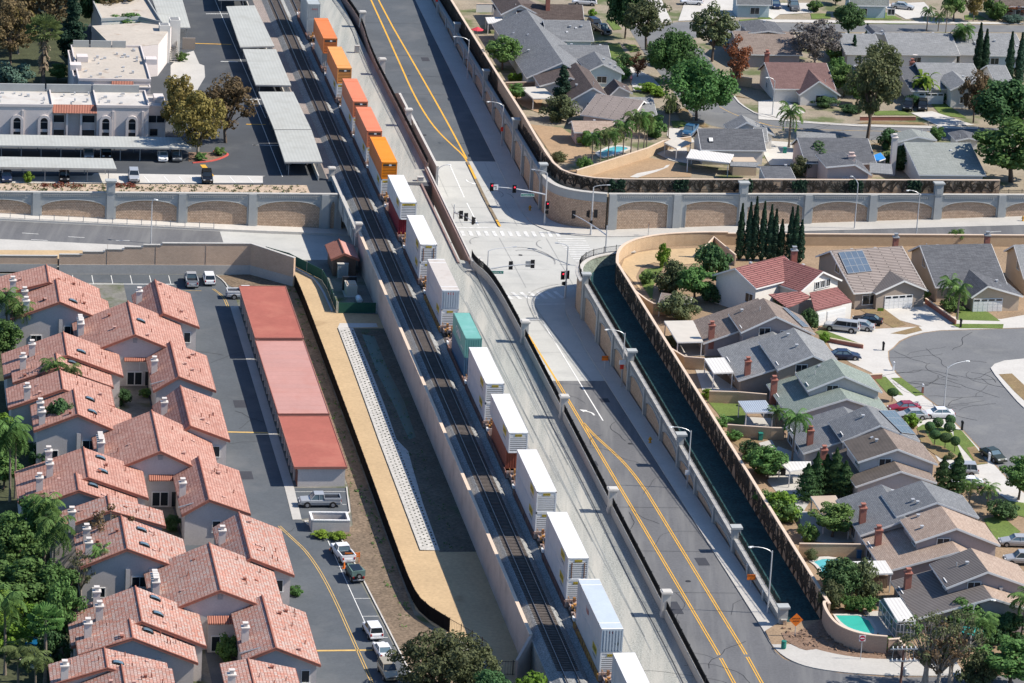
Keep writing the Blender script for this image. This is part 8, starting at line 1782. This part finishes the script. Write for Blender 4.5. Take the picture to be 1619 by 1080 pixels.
for k, s in enumerate((203.9, 246.4)): q = TP(s, 27.8); q.z = zup_s(s) + .1; lamp(q, 7.6, -BX, 2.6, ('street lamp with a red flag nearer the crossing on the upper road', 'second street lamp up the upper road')[k])
lamp(G('h', 585, 355, zmain), 8.2, AX - BX*.3, 2.0, 'street lamp in front of the long arched wall panels'); lamp(G('h', 960, 415, zmain), 8.0, -BX, 1.9, 'street lamp rising from behind the straight tan wall'); lamp(G('l', 1130, 400), 6.2, BX + AX*.3, 3.2, 'street lamp on the kerb of the cul-de-sac'); lamp(G('d', 85, 702), 6.6, -BX, 1.3, 'street lamp in front of the maroon roofed house'); lamp(G('p', 1285, 905), 6.6, BX, 2.2, 'street lamp beside the teal garden umbrella', 'galv')
q = G('e', 920, 450, -4.6); lamp(q, 7.2, BX - AX*.5, .5, 'tall street lamp standing behind the stepped tan wall')
tp_ = tp(G('f', 1113, 95, -2)); q = TP(tp_[0], 10.9); q.z = zup(q); lamp(q, 7.0, BX, 1.7, 'short armed lamp rising behind the white road barrier')
def head(root, p, n, lit=None, sc=1.0, two=False):
    """three lens signal head facing n"""
    n = Vector(n).normalized(); x = UP.cross(n); b = MB(); b.box(p, (.42*sc, .28, 1.15*sc), x); b.box(p - n*.12, (.66*sc, .03, 1.4*sc), x)
    for k in (-1, 0, 1): c = p + n*.16 + UP*(.36*sc*k); b.tube([c, c + n*.2 + UP*.02], .17*sc, 8, False)
    o = b.build('signal_head', M['signal_black'], root)
    for k, c_ in ((1, 'signal_red'), (0, 'gap_dark'), (-1, 'gap_dark')):
        g = MB(); c = p + n*.15 + UP*(.36*sc*k); g.tube([c, c + n*.03], .15*sc, 10); g.build('lens', M['signal_red' if (lit and k == 1) else 'gap_dark'], o)
    return o
def signal(q, H, label, arm=None, lamp_arm=None, heads=(), side=(), sign=None, panel=None):
    t = thing('traffic_signal', q, label, 'traffic signal'); b = MB(); b.tube([q, q + UP*.5, q + UP*H], [.2, .16, .09], 8); b.build('pole', M['galv'], t)
    if arm:
        d, L, z0, z1 = arm; d = Vector(d).normalized(); P = [q + d*L*k/6 + UP*lerp(z0, z1, math.sin(k/6*1.57)) for k in range(7)]; b = MB(); b.tube(P, [.13 - .012*k for k in range(7)], 7); a = b.build('mast_arm', M['galv'], t)
        for f, n, lit in heads: i = min(5, int(f*6)); head(t, P[i].lerp(P[i+1], f*6 - i) + Vector(n).normalized()*.25, n, lit)
        if sign: f, n, s = sign; i = min(5, int(f*6)); c = P[i].lerp(P[i+1], f*6 - i) - UP*.75; n = Vector(n).normalized(); x = UP.cross(n); b = MB(); b.box(c, (2.3, .06, .56), x); o = b.build('street_name_sign', M['sign_white'], t); b = MB(); b.box(c + n*.035, (2.15, .02, .42), x); b.build('sign_face', M['sign_green'], o); text(s, .32, c + n*.05, x, UP, M['sign_white'], o)
        if panel: f, n, lf_ = panel; i = min(5, int(f*6)); n = Vector(n).normalized(); x = UP.cross(n); c = P[i].lerp(P[i+1], f*6 - i) + n*.16; b = MB(); b.box(c, (.8, .04, .95), x); o = b.build('turn_sign', M['sign_white'] if lf_ else M['grey_metal'], t)
        if panel and panel[2]: b = MB(); b.box(c + n*.03 + x*.05 - UP*.1, (.09, .02, .5), x); b.box(c + n*.03 - x*.07 + UP*.15, (.3, .02, .09), x); b.poly([c + n*.035 - x*.32 + UP*.15, c + n*.035 - x*.16 + UP*.02, c + n*.035 - x*.16 + UP*.28]); b.build('turn_arrow', M['signal_black'], o)
    if lamp_arm:
        d, L = lamp_arm; d = Vector(d).normalized(); P = [q + UP*(H - .1 + .5*math.sin(k/5*1.57)) + d*L*(1 - math.cos(k/5*1.57)) for k in range(6)]; b = MB(); b.tube(P, .05, 6); b.box(P[-1] + d*.25, (.6, .26, .12), d); b.build('lamp_arm', M['galv'], t)
    for z, o_, n, lit, sc in side: head(t, q + UP*z + Vector(o_), n, lit, sc)
    return t
V_ = -AX
q = TP(157.8, 28.0); q.z = -5.55; signal(q, 9.0, 'traffic signal with a long mast arm and street name sign, upper corner', (-BX, 9.7, 5.2, 6.5), (-BX + AX*.3, 2.2), [(.57, V_, True), (.97, V_, True)], [(3.4, V_*.3 + BX*.3, V_, True, .95), (2.2, V_*.3 + BX*.35, -BX, False, .5)], (.33, V_, 'Crowther Av'), (.90, V_, True))
q = TP(151.6, 34.9); q.z = -5.5; signal(q, 8.3, 'slim signal pole with paired black heads by the arched wall corner', None, (BX, 2.3), (), [(3.6, -BX*.55, -BX, False, 1.0), (3.7, BX*.6 + V_*.1, AX, False, 1.0), (2.2, V_*.1, -BX, False, .5)])
q = TP(133.6, 34.0); q.z = -5.6; signal(q, 7.0, 'traffic signal behind the fenced coping with its arm over the crossing', (AX*.9 - BX*.42, 10.0, 5.4, 6.3), None, [(.95, AX, False)])
q = TP(116.4, 24.4); q.z = -5.6; signal(q, 8.6, 'signal pole with a red light against the near retaining wall', None, (-BX + AX*.3, 1.6), (), [(3.7, -BX*.55, V_, True, 1.0), (3.8, AX*.35 + BX*.2, AX, False, 1.0), (2.4, -BX*.3, -BX, False, .5)])
hp = G('g', 160, 575, .15); hs_, hv = tp(hp); q = TP(hs_, 11.4); q.z = -5.7; L_ = hv - 11.4 + .3; signal(q, 8.2, 'traffic signal seen from behind, rising over the black curved fence', (BX, L_, 5.1, 6.0), (BX + AX*.2, 4.2), [(.50, AX, False), (.97, AX, False)], (), (.2, V_, 'Crowther Av'), (.87, AX, False))
hp = G(None, 746, 350, .2); hs_, hv = tp(hp); q = TP(hs_ + 7.2, 10.6); q.z = -5.6; dv = hp - q; dv.z = 0; signal(q, 6.6, 'traffic signal arm reaching from the white barrier over the pale lanes', (dv, dv.length, 5.2, 5.9), None, [(.40, AX, False), (.68, AX, False), (1.0, AX*.3 + BX, False)])
def sign(q, label, shape, h, w_, face, words=(), col='sign_black', n=V_, post='galv', name='road_sign'):
    t = thing(name, q, label, 'sign'); n = Vector(n).normalized(); x = UP.cross(n); b = MB(); b.tube([q, q + UP*(h + .1)], .045, 6); b.build('post', M[post], t); c = q + UP*h + n*.06; b = MB()
    if shape == 'diamond': P = [(0, w_*.7), (-w_*.7, 0), (0, -w_*.7), (w_*.7, 0)]
    else: P = [(-w_/2, shape/2), (-w_/2, -shape/2), (w_/2, -shape/2), (w_/2, shape/2)]
    A = [c + x*a + UP*d for a, d in P]; b.add(A); B = [p - n*.03 for p in A]; b.add(B[::-1]); [b.add([B[k], B[(k+1) % 4], A[(k+1) % 4], A[k]]) for k in range(4)]
    o = b.build('sign_plate', M[face], t)
    for k, s in enumerate(words): text(s, .26, c + n*.01 + UP*(.17 - .34*k), x, UP, M['signal_black'], o, bold=.02)
    return t, o, c, x, n
sign(G('p', 222, 795), 'orange diamond roadwork sign on the dirt corner', 'diamond', 2.2, 1.25, 'sign_orange', ('DETOUR', 'AHEAD'))
t, o, c, x, n = sign(G('p', 622, 940), 'white square sign with a red no entry disc in front of the beige wall', .8, 2.9, .8, 'sign_white'); b = MB(); b.tube([c + n*.005, c + n*.02], .36, 18); b.build('red_disc', M['sign_red'], o); b = MB(); b.box(c + n*.03, (.52, .02, .13), x); b.build('white_bar', M['sign_white'], o)
sign(G('o', 1490, 500, zlow), 'orange rectangular sign on the lower road pavement', .75, 1.5, 1.1, 'sign_orange', ('DETOUR',)); sign(G('k', 598, 190, zlow), 'orange rectangular sign beside the stone wall below the crossing', .75, 2.3, 1.0, 'sign_orange', ('DETOUR',))
sign(G('g', 866, 398, zmain), 'thin brown sign post in front of the arched wall', .7, 2.1, .3, 'wood_red', n=BX, post='grey_metal')
q = TP(68.0, 24.3); q.z = zlow_s(68); sign(q + V_*.2, 'small white sign above a red flag board on the lower road lamp post', .7, 3.9, 1.0, 'sign_white'); sign(q + V_*.25 - BX*.05, 'red flag board under the small white sign on the lower road', .7, 3.2, .55, 'flag_red')
q = TP(203.9, 27.7); q.z = zup_s(203.9); sign(q + V_*.2, 'red flag board on the upper road lamp post', .8, 3.2, .5, 'flag_red'); q = TP(290, 27.9); q.z = zup_s(290); sign(q, 'red board on a pole at the top of the upper road pavement', .6, 3.4, .5, 'flag_red')
q = TP(19.8, 24.3); q.z = zlow_s(19.8); sign(q + V_*.2, 'white speed board on the middle street lamp of the lower road', .75, 2.4, .65, 'sign_white')
t, o, c, x, n = sign(G('h', 742, 868), 'low yellow green garden sign on the brown lawn', .5, .6, 1.0, 'leaf_lime', n=V_)
def lathe_thing(name, q, prof, m, label, cat, n=12, extra=None):
    t = thing(name, q, label, cat); b = MB(); b.lathe(q, prof, n); b.build('body', M[m], t)
    if extra: extra(t, q)
    return t
def hyd(t, q): b = MB(); b.tube([q + UP*.5 - BX*.28, q + UP*.5 + BX*.28], .1, 8); b.build('outlet', M['hydrant'], t)
for (t_, x, y, zf, lb) in (('k', 877, 622, zlow, 'yellow fire hydrant on the lower road pavement'), ('g', 145, 245, zup, 'yellow fire hydrant on the pavement at the upper corner'), ('h', 1612, 310, zmain, 'yellow fire hydrant by the far end of the arched wall')): lathe_thing('fire_hydrant', G(t_, x, y, zf) + UP*.13, [(.24, 0), (.24, .06), (.15, .1), (.15, .62), (.2, .66), (.16, .8), (.05, .88)], 'hydrant', lb, 'fire hydrant', extra=hyd)
lathe_thing('waste_barrel', G('p', 153, 872) + UP*.13, [(.3, 0), (.33, .3), (.31, .34), (.33, .6), (.31, .64), (.33, .95), (.28, .96)], 'sign_green', 'green barrel standing on the corner pavement', 'barrel')
def cone_(q, lb): t = thing('traffic_cone', q, lb, 'traffic cone'); b = MB(); b.box(q + UP*.03, (.5, .5, .06), BX); b.lathe(q + UP*.05, [(.19, 0), (.05, .85)], 10); b.build('cone', M['sign_orange'], t); b = MB(); b.lathe(q + UP*.5, [(.115, 0), (.08, .2)], 10); b.build('reflective_band', M['lamp_glass'], t)
cone_(G('n', 555, 380, ZT), 'orange traffic cone between the white work pickup and the tarped jeep'); cone_(G('n', 477, 268, ZT), 'orange traffic cone at the nose of the white work pickup')
q = G('n', 604, 345, ZT); t = thing('road_barrier', q, 'orange slatted barrier propped on the tail of the white work pickup', 'barrier'); b = MB(); [b.box(q + UP*(.85 + .22*k), (2.0, .06, .15), BX) for k in range(3)]; [b.box(q + BX*e + UP*.7, (.08, .06, 1.5), BX) for e in (-.9, .9)]; b.build('rails', M['sign_orange'], t)
# utility hut, cabinet, generator and tank
w_ = Wing((None, 545, 401), (None, 536.5, 377.6), 3.9, (None, 522.3, 408), (None, 568.3, 411.3), hL=2.9, hR=2.9, zg=ZT); b0 = w_.R1.copy(); b0.z = ZT; root = thing('utility_hut', b0, 'brown block hut with a pitched red tile roof beside the rail wall', 'hut'); mat('hut_wall', (.16, .105, .08), .95, .1, .5, pat='brick', c2=(.19, .125, .095), c3=(.12, .08, .06), bw=.4, rh=.2, mortar=.014); w_.build(root, 'garage_roof_pink', 'hut_wall', 'ridge_tile', ridge='ridge_tile', side_mats=('pan_tile', 'garage_roof_pink'))
cabinet('f', 545, 650, (1.7, .8, 2.3), 'blue grey metal cabinet in front of the brown hut', ZT, 'concrete_blue', 'electrical_cabinet')
q = G('f', 600, 765, ZT); t = thing('generator', q, 'beige standby generator with a pale lid in the utility yard', 'generator'); b = MB(); b.box(q + UP*.95 + AX*1.2, (1.7, 3.0, 1.7), BX); b.build('housing', M['cover_beige'], t); b = MB(); b.box(q + UP*1.86 + AX*1.0, (1.3, 2.0, .14), BX); b.build('lid', M['stucco_beige'], t); b = MB(); b.box(q + UP*1.2 + AX*3.1, (2.2, .6, 2.2), BX); b.build('radiator', M['black_metal'], t); b = MB(); b.box(q + UP*.05 + AX*1.2, (2.3, 3.6, .1), BX); b.build('plinth', M['concrete'], t)
q = G('f', 645, 805, ZT); t = thing('gas_tank', q, 'white horizontal tank beside the generator', 'tank'); b = MB(); b.tube([q + UP*.6 - AX*.9, q + UP*.6 - AX*.75, q + UP*.6 + AX*.75, q + UP*.6 + AX*.9], [.25, .48, .48, .25], 14); b.build('vessel', M['car_white'], t); b = MB(); [b.box(q + AX*e + UP*.1, (.9, .2, .25), BX) for e in (-.6, .6)]; b.build('saddles', M['concrete'], t)
# walled bin store
P = [G('n', x, y, ZT) for x, y in ((360, 158), (582, 160))]; P = P + [P[1] + AX*3.0, P[0] + AX*3.0]; root = plain_wall('bin_store', P + [P[0]], .25, ZT, ZT + 1.6, M['stucco_light'], 'walled rectangular bin store beside the parking bays', .06, M['trim_white'], 'bin store')
for k in range(3): q = P[0].lerp(P[1], .3 + .22*k) + AX*1.5; t = thing('waste_bin', q, ('left', 'middle', 'right')[k] + ' wheeled bin inside the walled bin store', 'bin'); b = MB(); b.box(q + UP*.5, (.6, .7, 1.0), BX); b.build('tub', M['signal_black'], t); b = MB(); b.box(q + UP*1.04, (.66, .76, .1), BX); b.build('lid', M[('sign_green', 'sign_white', 'wood_red')[k]], t)
# utility pole with its cross arms and wires
q = G('p', 838, 1398, 0); t = thing('utility_pole', q, 'brown timber utility pole with two cross arms at the bottom edge', 'utility pole'); b = MB(); b.tube([q, q + UP*11.2], [.2, .13], 8); b.build('pole', mat('pole_wood', (.13, .065, .05), .95, .2, 1.0), t)
for z, l_ in ((10.9, 3.2), (9.4, 3.2)):
    b = MB(); b.box(q + UP*z + V_*.2, (l_, .12, .14), BX); a = b.build('cross_arm', M['grey_metal'], t)
    for k in range(6): b = MB(); b.lathe(q + UP*(z + .07) + V_*.2 + BX*(l_*((k + .5)/6 - .5)), [(.05, 0), (.09, .08), (.05, .2), (.08, .25), (.03, .3)], 8); b.build('insulator', M['lamp_glass'], a)
b = MB(); [b.bar(q + UP*8.4, q + UP*9.35 + BX*e + V_*.2, .05, .05) for e in (-1.2, 1.2)]; [b.bar(q + UP*9.4 + BX*e, q + UP*10.9 + BX*e*.9, .05, .05) for e in (-1.3, 1.3, .7)]; b.build('brace', M['grey_metal'], t)
b = MB(); b.lathe(q + UP*7.6 + BX*.35, [(.22, 0), (.25, .1), (.25, .8), (.15, .9)], 10); b.build('transformer', M['grey_metal'], t)
# garden umbrellas, hoop, mailboxes, dish, person
def umbrella(q, r_, h, m, label): t = thing('garden_umbrella', q, label, 'umbrella'); b = MB(); b.tube([q, q + UP*h], .04, 6); b.build('pole', M['galv'], t); b = MB(); b.lathe(q + UP*(h - .55), [(r_, 0), (r_*.98, .06), (.04, .6)], 8); b.build('canopy', m, t)
umbrella(G('p', 1290, 850), 1.5, 2.5, mat('teal_cloth', (.03, .32, .28), .8, .1), 'teal garden umbrella among the shrubs of the corner house'); umbrella(G('b', 1365, 235), 1.25, 2.3, mat('red_cloth', (.50, .05, .07), .8, .1), 'red garden umbrella in the topmost back yard')
q = G('h', 1440, 818); t = thing('basketball_hoop', q, 'portable basketball hoop on the drive of the slate roofed house', 'basketball hoop'); b = MB(); b.box(q + UP*.15, (1.2, .8, .3), BX); b.build('base', M['signal_black'], t); b = MB(); b.tube([q + UP*.2, q + UP*2.4 + AX*.1, q + UP*3.0 - AX*.5], .05, 6); b.build('pole', M['black_metal'], t); b = MB(); b.box(q + UP*3.1 - AX*.6, (1.2, .04, .8), BX); o = b.build('backboard', M['sign_white'], t); b = MB(); b.box(q + UP*3.0 - AX*.63, (.4, .02, .3), BX); b.build('target_square', M['flag_red'], o); b = MB(); [b.bar(q + UP*2.8 - AX*(.85 - .22*math.sin(a)) + BX*.22*math.cos(a), q + UP*2.8 - AX*(.85 - .22*math.sin(a + .7)) + BX*.22*math.cos(a + .7), .03, .03) for a in [k*.698 for k in range(9)]]; b.build('rim', M['flag_red'], t)
def mailbox(q, m, label): t = thing('mailbox', q, label, 'mailbox'); b = MB(); b.box(q + UP*.5, (.28, .28, 1.0), BX); b.build('post', M[m], t); b = MB(); b.box(q + UP*1.15, (.3, .5, .22), BX); b.tube([q + UP*1.26 - AX*.25, q + UP*1.26 + AX*.25], .15, 10); b.build('box', M['signal_black' if m == 'signal_black' else 'sign_white'], t)
mailbox(G('l', 760, 55), 'signal_black', 'black mailbox at the top of the cul-de-sac kerb'); mailbox(G('l', 823, 178), 'sign_white', 'white mailbox post on the curving pavement'); mailbox(G('l', 1000, 315), 'brick_red', 'brick mailbox with a white top on the kerb lawn'); mailbox(G('l', 1240, 540), 'signal_black', 'dark mailbox beside the clipped balls kerb'); mailbox(G('l', 1405, 735), 'sign_white', 'white mailbox in front of the dark green sedan'); mailbox(G('h', 1232, 955), 'signal_black', 'dark mailbox on the strip lawn below the slate roofed house')
q = G('d', 955, 345, 2.9); t = thing('satellite_dish', q, 'satellite dish at the eave of the long grey roof', 'satellite dish'); b = MB(); b.tube([q - UP*.6, q + UP*.2], .05, 6); b.build('mast', M['grey_metal'], t); b = MB(); b.lathe(q + UP*.15, [(.03, 0), (.3, .08), (.5, .22)], 12); b.build('dish', M['stucco_grey'], t)
def person(q, label, rz=0.0):
    t = thing('person', q, label, 'person'); J = [(0, 0, .95), (0, 0, 1.2), (0, 0, 1.42), (0, 0, 1.53), (0, .02, 1.66), (.19, 0, 1.40), (.25, .03, 1.12), (.22, .12, .88), (-.19, 0, 1.40), (-.26, -.02, 1.13), (-.25, .05, .88), (.10, 0, .90), (.12, .10, .50), (.12, .02, .08), (.13, .16, .03), (-.10, 0, .90), (-.12, -.04, .50), (-.12, -.16, .09), (-.13, -.03, .03)]
    E = [(0, 1), (1, 2), (2, 3), (3, 4), (2, 5), (5, 6), (6, 7), (2, 8), (8, 9), (9, 10), (0, 11), (11, 12), (12, 13), (13, 14), (0, 15), (15, 16), (16, 17), (17, 18)]; rad = [.15, .14, .13, .06, .105, .07, .05, .04, .07, .05, .04, .1, .065, .05, .04, .1, .065, .05, .04]
    me = bpy.data.meshes.new('body'); me.from_pydata(J, E, []); o = bpy.data.objects.new('body', me); COL.objects.link(o); o.parent = t; sk = o.modifiers.new('skin', 'SKIN')
    if not me.skin_vertices: me.attributes.new  # the modifier adds the layer
    for k, r_ in enumerate(rad): me.skin_vertices[0].data[k].radius = (r_, r_*.85)
    me.skin_vertices[0].data[0].use_root = True; sb = o.modifiers.new('smooth', 'SUBSURF'); sb.levels = sb.render_levels = 1; me.materials.append(mat('skin', (.40, .24, .17), .7, .05)); t.rotation_euler = (0, 0, rz)
    b = MB(); b.lathe(q + UP*.94, [(.16, 0), (.17, .2), (.19, .4), (.1, .52)], 10); b.build('pink_shirt', mat('pink_cloth', (.55, .22, .28), .9, .1), t); b = MB(); b.lathe(q + UP*.62, [(.17, 0), (.18, .2), (.16, .34)], 10); b.build('dark_shorts', mat('maroon_cloth', (.12, .05, .06), .9, .1), t); b = MB(); b.lathe(q + UP*1.66, [(.115, 0), (.12, .06), (.06, .13)], 8); b.build('hair', M['gap_dark'], t)
for k, (t_, x, y, z, lb) in enumerate((('k', 1570, 580, 0, 'left'), ('l', 130, 590, 0, 'right'))):
    q = G(t_, x, y, z); t = thing('garden_table', q, lb + ' cluttered garden table in the concrete back yard', 'table'); b = MB(); b.box(q + UP*.72, (1.6, .9, .06), BX); b.build('tabletop', M['wood_red' if k else 'sign_white'], t)
    for e in (-1, 1):
        for f in (-1, 1): b = MB(); b.box(q + BX*e*.7 + AX*f*.35 + UP*.36, (.07, .07, .7), BX); b.build('leg', M['grey_metal'], t)
for k, (t_, x, y, m) in enumerate((('k', 1550, 600, 'sign_green'), ('k', 1590, 575, 'tarp_blue'), ('l', 100, 800, 'signal_black'), ('l', 150, 815, 'signal_black'), ('p', 610, 315, 'car_blue'), ('c', 870, 830, 'signal_black'), ('d', 160, 935, 'sign_green'))):
    q = G(t_, x, y); t = thing('waste_bin', q, ('green bin on the concrete yard behind the blue grey house', 'blue bin on the concrete yard behind the blue grey house', 'dark bin by the L shaped white roof, left of two', 'dark bin by the L shaped white roof, right of two', 'blue bin between the long white patio roof and the wall', 'dark bin beside the drive of the blue pickup', 'green bin at the side of the charcoal roofed house')[k], 'bin'); b = MB(); b.prism([q + BX*.28 + AX*.3, q - BX*.28 + AX*.3, q - BX*.28 - AX*.3, q + BX*.28 - AX*.3], q.z, q.z + 1.0); b.build('tub', M[m], t); b = MB(); b.box(q + UP*1.04, (.64, .72, .09), BX); b.build('lid', M[m], t)
try: person(G('c', 762, 508), 'person in a pink shirt walking on the upper street sidewalk', .6)
except Exception as ex: print('person', ex)
